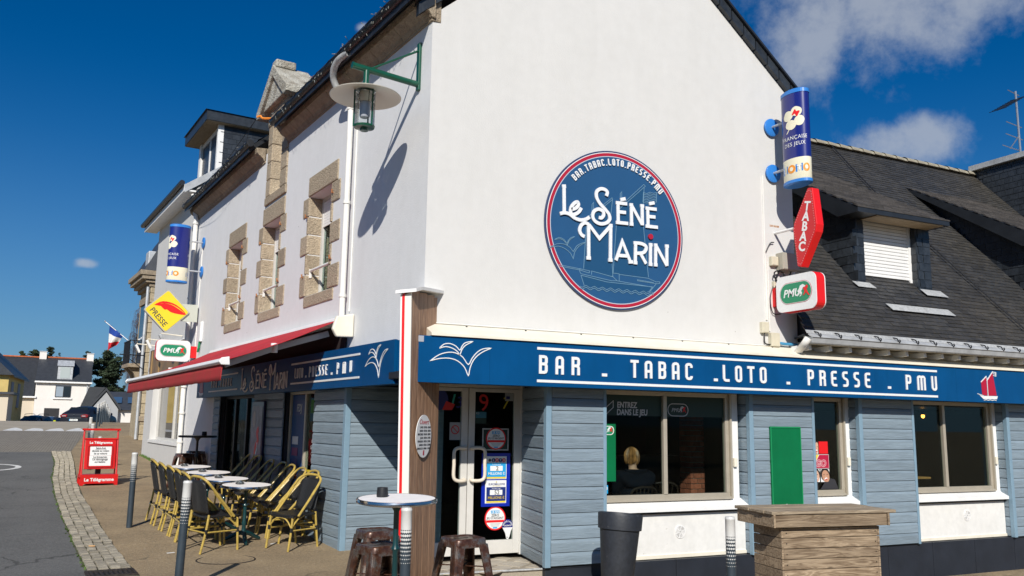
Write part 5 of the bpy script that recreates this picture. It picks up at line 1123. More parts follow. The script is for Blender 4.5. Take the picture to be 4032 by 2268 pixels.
lm = MB(Matrix.Translation((0, .979, 0))); lm.prism([(1.47, .36)]+[(1.545+.078*cos(a), .375+.085*sin(a)) for a in [pi*i/10 for i in range(10, -1, -1)]]+[(1.62, .36)], -.001, 0); lm.build('licence_top', 'fdj_blue', DO); MB(Matrix.Translation((0, .979, 0))).prism([(1.475, .36), (1.615, .36), (1.59, .31), (1.575, .25), (1.555, .215), (1.53, .225), (1.515, .29)], -.001, 0).build('licence_map', 'letter_white', DO)
for i, ch in enumerate('MORBIHAN'): a = radians(158-19.4*i); text('poster_text', ch, .028, 'letter_white', DO, Matrix.Translation((1.545+.062*cos(a), .9765, .368+.066*sin(a))) @ Matrix.Rotation(-(a-pi/2), 4, 'Y') @ TM(ID, 0, 0, -.008), ext=.0004, off=.02)
text('poster_text', 'LICENCE', .024, 'letter_white', DO, TM(ID, 1.545, .9765, .375), ext=.0004, off=.02); text('poster_text', '581', .018, 'ink', DO, TM(ID, 1.545, .9765, .235), ext=.0004)
mat('num_red', (.55, .02, .02), .5); mat('num_teal', (.02, .30, .26), .5); mat('num_yellow', (.55, .45, .03), .5)
text('glass_number', '9', .30, 'num_red', DO, TM(ID, 1.20, .984, 1.80), ext=.0005, shear=-.08); text('glass_number', '7', .21, 'num_yellow', DO, TM(ID, 1.49, .984, 1.83), ext=.0005, shear=.15); text('glass_number', '1', .26, 'num_teal', DO, TM(ID, .75, .984, 1.82), ext=.0005, shear=.25); text('glass_number', '3', .20, 'fdj_blue', DO, TM(ID, .85, .984, 1.83), ext=.0005, shear=.15)
MB(Matrix.Translation((0, .984, 0))).prism([(.63, 1.80), (.76, 1.80), (.80, 1.87), (.68, 1.91)], -.001, 0).build('glass_shape', 'num_red', DO); MB(Matrix.Translation((0, .986, 0))).disc(.55, 1.93, .16, .14, -.001, 0, 24).build('glass_shape', mat('shape_blue', (.01, .02, .14), .5), DO)
poster(.735, .882, 1.435, 1.65, mat('notice_grey', (.33, .35, .36), .6), 'notice'); MB(Matrix.Translation((0, .9805, 0))).ribbon([(.808+.05*cos(i*pi/10), 1.56+.05*sin(i*pi/10)) for i in range(20)], .012, -.001, 0, None, True).build('notice_ring', 'num_red', DO); MB(Matrix.Translation((0, .9795, 0))).ribbon([(.775, 1.592), (.841, 1.528)], .010, -.001, 0).build('notice_bar', 'num_red', DO)
poster(1.485, 1.612, 1.93, 2.03, 'notice_grey', 'notice'); poster(1.50, 1.55, 1.955, 1.99, 'fdj_blue', 'notice_mark', .980); poster(1.075+.0, 1.23, 1.64, 1.79, GB, 'poster'); poster(1.08, 1.225, 1.71, 1.785, mat('poster_teal', (.03, .16, .24), .5), 'poster_field', .980); text('poster_text', 'ICI', .035, 'print_grey', DO, TM(ID, 1.105, .9755, 1.755), ext=.0004)
# terrace window posters
def lsk(p_, name, m, s0, s1, z0, z1, b=.098): return MB(FL).box(-s1, -s0, b-.003, b, z0, z1).build(name, m, p_)
lsk(LW, 'poster', mat('fdj_panel', (.01, .06, .20), .5), 4.08, 4.70, .62, 2.03); lsk(LW, 'poster_field', 'deep_blue', 4.12, 4.60, 1.72, 1.95, .093); text('poster_text', 'FDJ', .16, 'print_grey', LW, TM(FL, -4.36, .088, 1.78), ext=.0005, shear=.15, off=.03)
for i, m_ in enumerate(('letter_white', mat('tag_plum', (.22, .02, .12), .5), 'deep_blue', mat('tag_orange', (.55, .16, .03), .5))): lsk(LW, 'poster_tag', m_, 4.35, 4.62, 1.28-.17*i, 1.40-.17*i, .092)
for i, t_x in enumerate(("C'EST", 'GAGNÉ', "C'EST", 'PAYÉ')): text('poster_text', t_x, .075, 'print_grey', LW, TM(FL, -3.66, .096, 1.32-.09*i), ext=.0005)
lsk(LW, 'yellow_strip', 'yellow_sign', 3.5, 3.95, .90, .93); lsk(LW, 'notice', mat('leaf_green', (.04, .2, .02), .6), 3.72, 3.85, 1.75, 1.95)
# light-box poster with a red striped bottle shape on the pier between window and door
LBX = thing('poster_lightbox', 'tall dark-framed poster case with red swirl between terrace window and door', 'poster case', M=FL @ Matrix.Translation((-6.05, -.03, .75)))
MB().box(-.35, .35, -.04, .0, 0, 1.20).build('frame', mat('frame_navy', (.006, .008, .05), .3), LBX, bevel=.008); MB().box(-.30, .30, -.045, -.041, .05, 1.12).build('print', mat('poster_grey', (.20, .22, .28), .4, var=.5, vs=5), LBX)
MB(Matrix.Translation((0, -.047, 0))).ribbon(dense([(.06, .05), (.10, .2), (.0, .32), (.02, .45), (.14, .55), (.06, .68), (.15, .74)], 4), .10, -.001, 0).build('red_swirl', 'red_plain', LBX); MB(Matrix.Translation((0, -.049, 0))).ribbon(dense([(.08, .15), (.04, .30), (.12, .42), (.10, .52)], 4), .04, -.001, 0).build('white_swirl', 'letter_white', LBX)
MB(Matrix.Translation((0, -.047, 0))).disc(-.14, .90, .09, .14, -.001, 0, 24).build('pale_figure', 'print_grey', LBX)
# ------------------------------------------------------------------ slate roofed wing to the right
WG = thing('slate_roofed_wing', 'low wing with steep slate roof, zinc gutter and roof dormers beside the gable', 'building', (8.0, 0, -.4))
MWG = Matrix.Translation((-8.0, 0, .4))
tp_ = math.tan(radians(48)); EY, EZ = -.42, 2.925
zr = lambda y: EZ+(y-EY)*tp_
RY = 3.75
MB(MWG).prism([(EY, EZ-.03), (RY, zr(RY)-.03), (RY+3.5, zr(RY)-.03-3.5), (RY+3.5, 2), (.2, 2), (.2, 2.75), (EY, EZ-.06)], 5.55, 17.5, 'x').build('roof', 'gutter_black', WG)
MB(MWG).prism([(5.22, EY), (5.60, EY), (5.60, .28), (5.46, .0)], EZ-.06, EZ-.035, 'z').build('eave_end', 'gutter_black', WG)
WR = bpy.data.objects[[o.name for o in WG.children if o.name.startswith('roof')][0]]
sl_ = MB(MWG); cs, sn = cos(radians(48)), sin(radians(48)); rowh = .092; L_ = (RY-EY)/cs; r_ = 0
while r_*rowh < L_-.02:
    d0 = r_*rowh-.01; d1 = min(d0+rowh*1.3, L_); y0, z0 = EY+d0*cs, EZ+d0*sn; y1, z1 = EY+d1*cs, EZ+d1*sn
    xl = 5.26+.48*(y0-EY) if y0 < 0 else 5.50
    x = 5.0+(r_ % 2)*.085+random.uniform(-.006, .006)
    while x < 17.5:
        x0 = max(x, xl); x1 = x+.167
        if x1 > xl+.03:
            t = .020+random.uniform(-.004, .006); e = random.uniform(-.003, .003)
            a0 = (x0, y0-sn*(t+e)*.7, z0+cs*(t+e)); a1 = (x1, y0-sn*(t-e)*.7, z0+cs*(t-e)); b0 = (x1, y1-sn*.004, z1+cs*.004); b1 = (x0, y1-sn*.004, z1+cs*.004)
            lo0 = (x0, y0, z0); lo1 = (x1, y0, z0)
            sl_.add([a0, a1, b0, b1, lo0, lo1], [(0, 1, 2, 3), (4, 5, 1, 0), (5, 2, 1), (4, 0, 3)])
        x += .17
    r_ += 1
o = sl_.build('roof_slates', 'slate_old', WR); stuff(o)
# ridge of mossy half-round tiles
mat('ridge_moss', (.15, .105, .08), .9, var=.5, vs=5, col2=(.34, .32, .24), bump=.6, bs=25)
rt = MB()
for j in range(9):
    a = pi*j/8; rt.v += [(0, .16*cos(a)*-1, .12*sin(a)), (.36, .145*cos(a)*-1, .105*sin(a))]
rt.f = [(2*j, 2*j+1, 2*j+3, 2*j+2)[::-1] for j in range(8)]+[(0, 1, 17, 16)]
rme = rt.mesh('ridge_tile'); rme.materials.append(MATS['ridge_moss'])
x = 5.4
while x < 15:
    o = mk('ridge_tile', rme, None, WR); o.location = MWG @ Vector((x, RY, zr(RY)-.05)); o.rotation_euler = (random.uniform(-.03, .03), random.uniform(-.02, .05), 0); x += .335
# eaves: zinc strip, gutter, brackets, rafter tails, soffit
MB(MWG).add([(5.24, EY-.01, EZ+.025), (17, EY-.01, EZ+.025), (17, EY-.055, EZ-.03), (5.22, EY-.055, EZ-.03)], [(0, 3, 2, 1)]).build('zinc_strip', 'zinc_pale', WG)
MB(MWG).prism([(EY-.05, EZ-.03), (EY-.13, EZ-.07), (EY-.13, EZ-.085), (EY-.12, EZ-.09), (EY-.05, EZ-.05)], 5.25, 17, 'x').build('gutter_lip', 'zinc', WG)
MB(MWG).prism([(EY-.115, EZ-.09), (EY-.09, EZ-.155), (EY-.02, EZ-.165), (EY+.05, EZ-.10), (EY+.05, EZ-.05)], 5.27, 17, 'x').build('gutter', 'zinc', WG)
MB(MWG).prism([(EY+.06, EZ-.16), (EY+.06, EZ-.13), (.0, EZ-.10), (.0, EZ-.13)], 5.5, 17, 'x').build('soffit', mat('soffit_cream', (.62, .57, .46), .7, var=.1, vs=4), WG)
MB(MWG).box(5.53, 17, -.004, .25, 2.58, EZ-.11).build('wall_band', 'paint_cream', WG)
for i in range(22):
    x = 5.36+.372*i
    MB(MWG).prism([(EY+.06, EZ-.165), (EY+.05, EZ-.235), (EY+.16, EZ-.245), (-.02, EZ-.22), (-.02, EZ-.165)], x, x+.05, 'x').build('rafter_tail', 'paint_white', WG, bevel=.004)
    MB(MWG).tube(smooth_curve([(x+.02, EY-.03, EZ+.0), (x+.02, EY-.10, EZ-.02), (x+.02, EY-.125, EZ-.07), (x+.02, EY-.15, EZ-.06), (x+.02, EY-.14, EZ-.035)], 3), .009, 6).build('gutter_bracket', 'dark_metal', WG)
MB(MWG).tube(smooth_curve([(5.24, EY-.06, EZ-.10), (5.22, EY-.02, EZ-.16), (5.28, -.30, EZ-.22), (5.34, -.12, EZ-.30)], 4), .05, 10).build('downpipe_elbow', 'pipe_white', WG, smooth=True)
# slate dormers
smb = MB().box(-.098, .098, -.004, .004, -.078, .078); sme = smb.mesh('slate'); sme.materials.append(MATS['slate_cheek'])
hkm = MB().box(-.004, .004, -.008, .004, -.03, .02); hke = hkm.mesh('slate_hook'); hke.materials.append(MATS['zinc_pale'])
def dormer(x0):
    FY, FT = .42, 5.00; sl2 = math.tan(radians(30)); EYd, EZd = .08, 4.94
    xr = x0+1.73; ye = 2.74
    D = MB(MWG).prism([(FY, zr(FY)-.1), (FY, FT), (EYd+.12, EZd+.02), (2.9, EZd+.02+(2.7)*sl2-.06), (2.9, zr(2.9)-.3)], x0, x0+.24, 'x').prism([(FY, zr(FY)-.1), (FY, FT), (EYd+.1, EZd+.02), (2.9, EZd+.02+(2.7)*sl2-.06), (2.9, zr(2.9)-.3)], xr-.3, xr, 'x').build('dormer', 'slate_cheek', WG)
    MB(MWG).prism([(EYd, EZd-.045), (EYd, EZd+.03), (2.9, EZd+.03+(2.9-EYd)*sl2), (2.9, EZd-.05+(2.9-EYd)*sl2), (EYd+.4, EZd-.045)], x0-.22, xr+.08, 'x').build('dormer_roof', 'gutter_black', D)
    q = MB(MWG); L2 = (2.75-EYd)/cos(radians(30)); rr_ = 0
    while rr_*.115 < L2:
        d0 = rr_*.115-.01; y0, z0 = EYd+d0*cos(radians(30)), EZd+.035+d0*.5; y1, z1 = y0+.13*cos(radians(30)), z0+.065
        x = x0-.24+(rr_ % 2)*.1
        while x < xr+.08:
            a, c = max(x, x0-.23), min(x+.197, xr+.09); t = .018+random.uniform(-.004, .005)
            if c-a > .03: q.add([(a, y0, z0+t), (c, y0, z0+t), (c, y1, z1+.004), (a, y1, z1+.004), (a, y0, z0), (c, y0, z0)], [(0, 1, 2, 3), (4, 5, 1, 0), (5, 2, 1), (4, 0, 3)])
            x += .2
        rr_ += 1
    stuff(q.build('dormer_slates', mat('slate_brown', (.052, .046, .041), .7, var=.4, vs=2.5, vs2=25, bump=.4, bs=30, island=.35), D))
    MB(MWG).prism([(x0+.2, EZd-.060), (xr-.05, EZd-.060), (xr-.05, EZd-.047), (x0+.2, EZd-.047)], EYd+.02, FY).build('dormer_soffit', 'soffit_wood', D)
    def piece(x, y, z, rz, sc=(1, 1, 1), hook=True):
        o = mk('slate', sme, None, D); o.location = MWG @ Vector((x, y, z)); o.rotation_euler = (radians(-3), 0, rz); o.scale = sc
    z = zr(FY)-.02; row = 0
    while z < 6.5:                                        # left cheek
        y = FY+.1-(row % 2)*.1
        while y < 2.9:
            if z-.08 > zr(y)-.10 and z+.05 < EZd+.0+(y-EYd)*sl2: piece(x0-.008, y, z, -pi/2)
            y += .2
        z += .135; row += 1
    z = zr(FY)+.0; row = 0
    while z < FT-.08:                                     # front piers and right reveal
        piece(x0+.06+(row % 2)*.02, FY-.008, z, 0, (.62, 1, 1)); piece(x0+.18, FY-.008, z, 0, (.6, 1, 1))
        piece(xr-.24+(row % 2)*.03, FY-.008, z, 0, (.6, 1, 1)); piece(xr-.08, FY-.008, z, 0, (.8, 1, 1)); piece(xr-.308, FY+.05, z, -pi/2, (.5, 1, 1))
        z += .135; row += 1
    # window with lowered roller shutter
    w0, w1 = x0+.24, xr-.3
    Wd = MB(MWG).box(w0, w1, FY+.10, FY+.18, zr(FY)-.12, zr(FY)-.02).box(w0, w0+.06, FY+.10, FY+.18, zr(FY)-.02, FT-.02).box(w1-.06, w1, FY+.10, FY+.18, zr(FY)-.02, FT-.02).build('dormer_window', 'paint_white', D)
    zz = zr(FY)+.17; i = 0
    while zz < FT-.06: MB(MWG).box(w0+.06, w1-.06, FY+.115+(i % 2)*.001, FY+.135, zz+.003, zz+.052).build('shutter_slat', 'paint_white', Wd, bevel=.006); zz += .055; i += 1
    MB(MWG).box(w0+.06, w1-.06, FY+.15, FY+.16, zr(FY)-.02, zr(FY)+.18).build('pane', 'glass_box', Wd)
    # sloping sill and zinc apron below, zinc shoes at the cheeks
    yb = .08
    MB(MWG).prism([(yb, zr(yb)+.02), (FY+.12, zr(FY)+.02), (FY+.12, zr(FY)-.30), (yb, zr(yb)-.05)], w0+.02, w1+.10, 'x').build('sill_slates', 'slate_cheek', D)
    for xa, xb, ya, yb2 in ((w0+.02, w1+.16, -.02, .075), (x0-.05, x0+.28, FY-.10, FY-.015), (xr-.30, xr+.14, FY-.12, FY-.02)):
        MB(MWG).add([(xa, ya-.03, zr(ya)+.012+.028), (xb+.06, ya-.03, zr(ya)+.012+.028), (xb, yb2-.03, zr(yb2)+.012+.028), (xa-.04, yb2-.03, zr(yb2)+.04)], [(0, 1, 2, 3)]).build('zinc_apron', 'zinc_pale', D)
    return D
dormer(7.12); dormer(11.57)
MB(MWG).tube(smooth_curve([(10.19, 3.70, 7.60), (10.03, 2.55, 6.32), (10.0, 1.29, 4.93), (10.2, -.2, 3.27)], 6), .012, 5).build('roof_cable', 'black_plain', WG)
MB(MWG).lathe([(.06, 0), (.10, .03), (.10, .06), (.04, .09)], 14, Matrix.Translation((12.9, 1.7, 6.0)), 1, 1).build('roof_vent', 'zinc', WG)
MB(MWG).box(14.72, 18.5, .2, 3.62, 3.5, 7.62).build('upper_block', 'slate', WG); MB(MWG).box(14.60, 18.6, .1, 3.72, 7.60, 7.72).build('upper_block_cap', 'zinc_pale', WG)
q = MB(MWG)
for i in range(30):
    for j in range(18): q.box(14.705, 14.715, 3.55-.2*j-(i % 2)*.1-.19, 3.55-.2*j-(i % 2)*.1, 3.6+.135*i+.004, 3.6+.135*i+.15)
stuff(q.build('hung_slates', 'slate_cheek', WG))
# television antenna behind the ridge
AN = thing('tv_antenna', 'grey television antenna on a mast behind the wing roof', 'antenna', (15.75, 3.2, 7.6))
mat('alu_dull', (.42, .43, .45), .4, .8)
MB().tube([(0, 0, -.2), (0, 0, 2.0)], .025, 8).build('mast', 'alu_dull', AN)
b = MB(); b.tube([(.1, .0, 1.85), (-.85, -.1, 1.35)], .014, 6)
for i in range(9): t = i/8; c = Vector((.1, 0, 1.85)).lerp(Vector((-.85, -.1, 1.35)), t); b.tube([c+Vector((-.02, .20, .0)), c+Vector((.02, -.20, .0))], .007, 4)
b.build('yagi_boom', 'dark_metal', AN)
b = MB()
for z, l_ in ((1.95, .35), (1.15, .5), (.85, .55), (.55, .7)): b.tube([(-l_, -.05, z), (.2, .05, z)], .010, 5)
b.tube([(.0, .0, .9), (-.45, -.06, .5)], .012, 5); b.build('elements', 'alu_dull', AN)

# ------------------------------------------------------------------ white neighbour with slate dormer
NBL = lpt(15, 0, .5); NB = thing('white_neighbour_house', 'white house with shop window and slate dormer left of the bar', 'building', M=Matrix.Translation(NBL) @ FL.to_3x3().to_4x4())
MN = Matrix.Translation((15, 0, -.5))
wall_grid(MN, -17.55, -12.47, .1, 7.10, [(-16.5, -12.72, 1.07, 2.78)], 0, .3, 'front_wall', 'render_white', NB)
MB(MN).box(-17.55, -17.3, .3, 8, .1, 7.1).build('end_wall', 'render_white', NB)
th = math.tan(radians(36.5)); zn = lambda b_: 7.24+(b_+.30)*th
MB(MN).prism([(.0, 6.2), (.0, 7.10), (-.05, 7.16), (4.6, zn(4.6)-.12), (4.6, 6.2)], -12.62, -12.462, 'x').build('party_wall', 'render_white', NB)
MB(MN).prism([(-.33, zn(-.33)-.02), (4.6, zn(4.6)-.02), (4.6, zn(4.6)-.10), (-.30, zn(-.33)-.12)], -18.0, -12.44, 'x').build('roof', 'slate', NB)
MB(MN).prism([(-.34, zn(-.34)-.20), (-.34, zn(-.34)-.0), (4.6, zn(4.6)-.0), (4.6, zn(4.6)-.18)], -12.438, -12.42, 'x').build('zinc_verge', 'zinc', NB)
MB(MN).box(-18.0, -12.44, -.33, .0, 7.06, 7.10).build('soffit', 'paint_white', NB); MB(MN).box(-18.0, -12.44, -.345, -.331, 7.05, 7.22).build('fascia_board', 'paint_white', NB)
MB(MN).tube([(-18.0, -.40, 7.235), (-12.46, -.40, 7.255)], .065, 10).build('gutter', 'gutter_black', NB, smooth=True)
dn = MB(MN).box(-15.1, -13.0, .52, 3.0, 7.75, 9.06).build('dormer', 'slate_cheek', NB)
row = 0; z = 7.86
while z < 9.0:
    y = .62+(row % 2)*.1
    while y < 2.9:
        if z > zn(y)-.03:
            o = mk('slate', sme, None, dn); o.location = MN @ Vector((-12.992, y, z)); o.rotation_euler = (radians(-3), 0, pi/2)
        y += .2
    z += .135; row += 1
MB(MN).box(-13.10, -12.985, .46, .60, 7.78, 9.06).build('dormer_post', 'paint_white', dn); MB(MN).box(-15.12, -14.9, .46, .60, 7.78, 9.06).build('dormer_post', 'paint_white', dn)
MB(MN).box(-14.9, -13.1, .55, .58, 7.8, 9.05).build('dormer_window', 'glass_box', dn); MB(MN).box(-14.9, -13.1, .50, .56, 8.92, 9.05).box(-14.05, -13.95, .50, .56, 7.8, 8.92).build('dormer_frame', 'paint_white', dn)
MB(MN).box(-15.4, -12.80, .12, 3.0, 9.07, 9.32).build('dormer_fascia', 'slate_cheek', dn); MB(MN).box(-15.38, -12.82, .14, 3.0, 9.055, 9.069).build('dormer_soffit', 'soffit_wood', dn)
MB(MN).add([(-15.44, .08, 9.325), (-12.76, .08, 9.325), (-12.76, 3.2, 9.325), (-15.44, 3.2, 9.325), (-14.6, 1.2, 9.62), (-13.7, 1.2, 9.62), (-13.7, 3.2, 9.62), (-14.6, 3.2, 9.62)], [(0, 1, 5, 4), (1, 2, 6, 5), (3, 0, 4, 7), (4, 5, 6, 7), (0, 3, 2, 1), (2, 3, 7, 6)]).build('dormer_roof', 'slate', dn)
nw = MB(MN).box(-16.5, -16.42, .16, .24, 1.07, 2.78).box(-12.80, -12.72, .16, .24, 1.07, 2.78).box(-16.42, -12.8, .16, .24, 1.07, 1.14).box(-16.42, -12.8, .16, .24, 2.70, 2.78).box(-14.30, -14.22, .15, .24, 1.14, 2.70).build('shop_window', 'alu_white', NB)
for a0, a1 in ((-16.42, -14.30), (-14.22, -12.8)): MB(MN).box(a0, a1, .20, .206, 1.14, 2.70).build('pane', glass_mat('glass_shop', (.8, .85, .85), 1.6), nw)
MB(MN).box(-16.6, -12.6, -.03, .2, 1.0, 1.068).build('sill', 'paint_white', nw)
mat('shop_inner', (.16, .16, .15), .8, var=.5, vs=2)
MB(MN).box(-16.6, -12.6, 1.4, 1.5, .6, 3.0).build('shop_back', 'shop_inner', nw); MB(MN).box(-16.6, -12.6, .3, 1.4, .9, 1.05).build('shop_shelf', 'paint_white', nw); MB(MN).box(-16.6, -12.6, .3, 1.5, 2.9, 3.0).build('shop_ceiling', 'paint_white', nw); MB(MN).box(-16.62, -16.52, .3, 1.5, .9, 2.95).build('shop_side', 'paint_white', nw)
MB(MN).box(-15.8, -15.2, .27, .275, 1.35, 2.5).build('window_poster', 'paper', nw); MB(MN).box(-15.75, -15.25, .262, .266, 1.9, 2.05).build('poster_band', 'cyan_print', nw); MB(MN).box(-13.6, -13.2, .5, .8, 1.05, 1.8).build('display_box', mat('disp_blue', (.03, .10, .35), .5), nw); MB(MN).box(-14.2, -13.8, .5, .8, 1.05, 1.6).build('display_box', mat('disp_gold', (.45, .30, .08), .5), nw)
NS = thing('shop_board', 'brown picture fascia board above the neighbouring shop window', 'sign', M=Matrix.Translation(lpt(14.7, 0, 3.1)) @ FL)
MB().box(-2.3, 2.05, -.06, -.005, -.30, .40).build('board', mat('board_photo', (.33, .19, .07), .5, var=.6, vs=1.6, col2=(.16, .10, .06), detail=3), NS); MB().box(-2.32, 2.07, -.065, -.004, .40, .43).build('edge', 'paint_white', NS)
for x in (-2.0, -.9): MB().box(x, x+.10, -.07, -.062, -.26, .36).build('wood_stripe', mat('stripe_wood', (.5, .3, .1), .5), NS)
for i, (s, lab) in enumerate(((16.6, 'white spotlight on a bar, farthest over the shop board'), (14.9, 'white spotlight on a bar, middle over the shop board'), (13.1, 'grey spotlight on a bar, nearest the PMU sign'))):
    t = thing('spot_lamp', lab, 'lamp', M=Matrix.Translation(lpt(s, 0, 3.62)) @ FL, group='spotlights over the shop board')
    MB().tube([(0, -.01, 0), (0, -.50, .03)], .015, 6).build('arm', 'paint_cream', t); MB(Matrix.Translation((0, -.52, .0)) @ Matrix.Rotation(radians(28), 4, 'X')).prism([(-.05, -.24), (.05, -.24), (.06, 0), (-.06, 0)], -.03, .03).build('head', 'paint_white' if i < 2 else 'zinc', t, bevel=.01)
t = thing('meter_box', 'small grey wall box with green tag beside the cable near the yellow diamond', 'box', M=Matrix.Translation(lpt(11.0, 0, 3.55)) @ FL)
MB().box(-.07, .07, -.06, 0, -.22, .22).build('case', 'paint_white', t, bevel=.01); MB().tube([(-.05, -.03, -.22), (-.06, -.04, -.36), (-.12, -.04, -.44)], .025, 6).build('green_tag', mat('tag_green', (.01, .25, .09), .5), t)
# ------------------------------------------------------------------ stone building, flag, birch
SBO = lpt(24, -.9, .9); SB = thing('stone_building', 'tall granite building with heavy cornice and small balcony behind the white house', 'building', M=Matrix.Translation(SBO) @ FL)
mat('ashlar', (.42, .35, .235), .9, var=.3, vs=1.6, vs2=14, bump=.5, bs=18, dist=.03, obrand=.1)
MB().box(-2.5, -.06, .06, 8, -.4, 6.2).build('body', 'ashlar', SB); MB().box(-2.4, -.1, .1, 7.5, 6.2, 6.25).build('parapet', 'ashlar', SB)
z = -.2; k = 0
while z < 5.4:                                            # corner stones
    h = .36; MB().box(-.52 if k % 2 else -.36, .0, 0, .50 if k % 2 == 0 else .34, z+.006, z+h-.006).build('corner_stone', 'ashlar', SB, bevel=.02); z += h; k += 1
MB().box(-.56, .06, -.06, .6, .62, .80).build('base_moulding', 'granite_grey', SB, bevel=.02)
for i, (o_, z0, z1) in enumerate(((.06, 5.42, 5.55), (.20, 5.56, 5.66), (.34, 5.67, 5.80), (.42, 5.81, 5.98))): MB().box(-2.6, o_*.6, -o_, 2, z0, z1).build('cornice_course', 'granite_grey', SB, bevel=.015)
b = MB(); prof = [(-.30, 5.99), (-.10, 6.35), (.12, 6.8), (.42, 7.4), (.80, 8.0), (1.3, 8.3)]
n = len(prof)
b.add([(-2.6, y, z) for y, z in prof]+[(.2-.5*(z-5.99)*.5, y, z) for y, z in prof], [(i, i+n, i+n+1, i+1) for i in range(n-1)]); b.add([(.2, -.30, 5.99), (.2, 3, 5.99)]+[(.2-.25*(z-5.99), y, z) for y, z in prof[1:]]+[(-.4, 3, 8.3)], [(0, 1, 7, 6, 5, 4, 3, 2)]); b.build('mansard_roof', 'slate', SB)
MB().box(-.7, -.1, -.15, .4, 6.0, 6.75).build('roof_vase', 'zinc', SB, bevel=.03)
bal = MB().box(-2.2, -.7, -.45, 0, 2.55, 2.68).prism([(-.40, 2.54), (0, 2.54), (0, 2.1), (-.12, 2.15), (-.20, 2.35)], -2.0, -1.8, 'x').prism([(-.40, 2.54), (0, 2.54), (0, 2.1), (-.12, 2.15), (-.20, 2.35)], -1.1, -.9, 'x').build('balcony', 'granite_grey', SB)
for i in range(13): MB().tube([(-2.16+.12*i, -.42, 2.68), (-2.16+.12*i, -.42, 3.5)], .010, 4).build('baluster', 'dark_metal', bal)
for i in range(4): MB().tube([(-.72, -.42+.12*i, 2.68), (-.72, -.42+.12*i, 3.5)], .010, 4).build('baluster', 'dark_metal', bal)
MB().box(-2.2, -.7, -.44, -.40, 3.5, 3.53).box(-.74, -.70, -.40, 0, 3.5, 3.53).build('balcony_rail', 'dark_metal', bal)
for a in (-2.0,): w_ = MB().box(a, a+1.1, .02, .055, 2.7, 4.9).build('window', 'glass_box', SB); MB().box(a-.12, a+1.22, -.03, .05, 4.9, 5.15).build('window_lintel', 'granite_grey', w_)
MB().tube([(.04, -.10, .0), (.04, -.10, 5.4)], .05, 8).build('downpipe', 'zinc', SB)
hb_ = thing('hanging_bracket', 'black wrought iron wall bracket by the stone building', 'bracket', M=Matrix.Translation(lpt(20.5, -.35, 3.35)) @ FL)
MB().box(-.03, .03, -.04, 0, -.35, .35).tube([(0, -.02, .25), (0, -.75, .25)], .02, 6).tube([(0, -.02, -.2), (0, -.35, .05), (0, -.6, .22)], .015, 6).build('scroll', 'dark_metal', hb_)
TF = 33.0
f0, f1 = at(264.5, 808.6, TF), at(330, 863, TF)
FLG = thing('french_flag', 'blue white and red flag hanging from a slanted pole', 'flag', tuple(f1))
MB().tube([(0, 0, 0), tuple(f0-f1)], .018, 8).build('pole', 'alu_dull', FLG); MB().lathe([(.0, -.04), (.03, 0), (.0, .06)], 8, Matrix.Translation(f0-f1)).build('finial', 'alu_dull', FLG)
P0, P1 = at(276, 816, TF)-f1, at(309, 844, TF)-f1; Q0, Q1 = at(267, 884, TF)-f1, at(292, 869, TF)-f1
for i, (nm, m_) in enumerate((('blue_band', mat('flag_blue', (.01, .05, .30), .8)), ('white_band', mat('flag_white', (.75, .74, .72), .8)), ('red_band', mat('flag_red', (.60, .02, .03), .8)))):
    b = MB(); nu, nv = 10, 6
    for v in range(nv+1):
        t = (i+v/nv)/3
        for u_ in range(nu+1):
            s_ = u_/nu; p = P0.lerp(P1, s_).lerp(Q0.lerp(Q1, s_), t); fold = CF*(.10*sin(s_*7+t*2)*(.3+t)); b.v.append(tuple(p+fold+Vector((0, 0, -.03*sin(s_*6)*t))))
    for v in range(nv):
        for u_ in range(nu): k = v*(nu+1)+u_; b.f.append((k, k+1, k+nu+2, k+nu+1))
    b.build(nm, m_, FLG, smooth=True)
# bare weeping birch behind the stone building
TBi = 44.0; bb = at(339, 1000, TBi); BI = thing('weeping_birch', 'bare weeping birch with thin hanging twigs beside the stone building', 'tree', (bb.x, bb.y, gz(bb.x, bb.y)))
mat('birch_twig', (.10, .065, .06), .9); mat('birch_bark', (.45, .42, .38), .9, var=.4, vs=6)
H = at(350, 765, TBi).z-BI.location.z
MB().tube([(0, 0, 0), (.05, 0, H*.5), (-.05, 0, H)], [.14, .09, .02], 8).build('trunk', 'birch_bark', BI)
b = MB(); rnd = random.Random(3)
for i in range(70):
    z0 = H*rnd.uniform(.40, 1.0); a = rnd.uniform(0, 2*pi); R_ = rnd.uniform(.15, 1.0)*(1.1-.75*(z0/H)**2); tip = Vector((R_*cos(a), R_*sin(a), z0+rnd.uniform(.0, .25)))
    mid = Vector((tip.x*.55+rnd.gauss(0, .06), tip.y*.55, z0+.22+rnd.gauss(0, .06))); b.tube([(0, 0, z0-.1), mid, tip], [.014, .009, .004], 3)
    for k in range(16):
        t = rnd.uniform(.0, 1); p = mid.lerp(tip, t); ln_ = rnd.uniform(.25, 1.25); d = Vector((rnd.gauss(0, .12), rnd.gauss(0, .12), 0)); b.tube([p, p+d*.7+Vector((rnd.gauss(0, .03), 0, -.3*ln_)), p+d+Vector((rnd.gauss(0, .05), 0, -ln_))], [.0035, .003, .002], 3)
b.build('branches', 'birch_twig', BI)

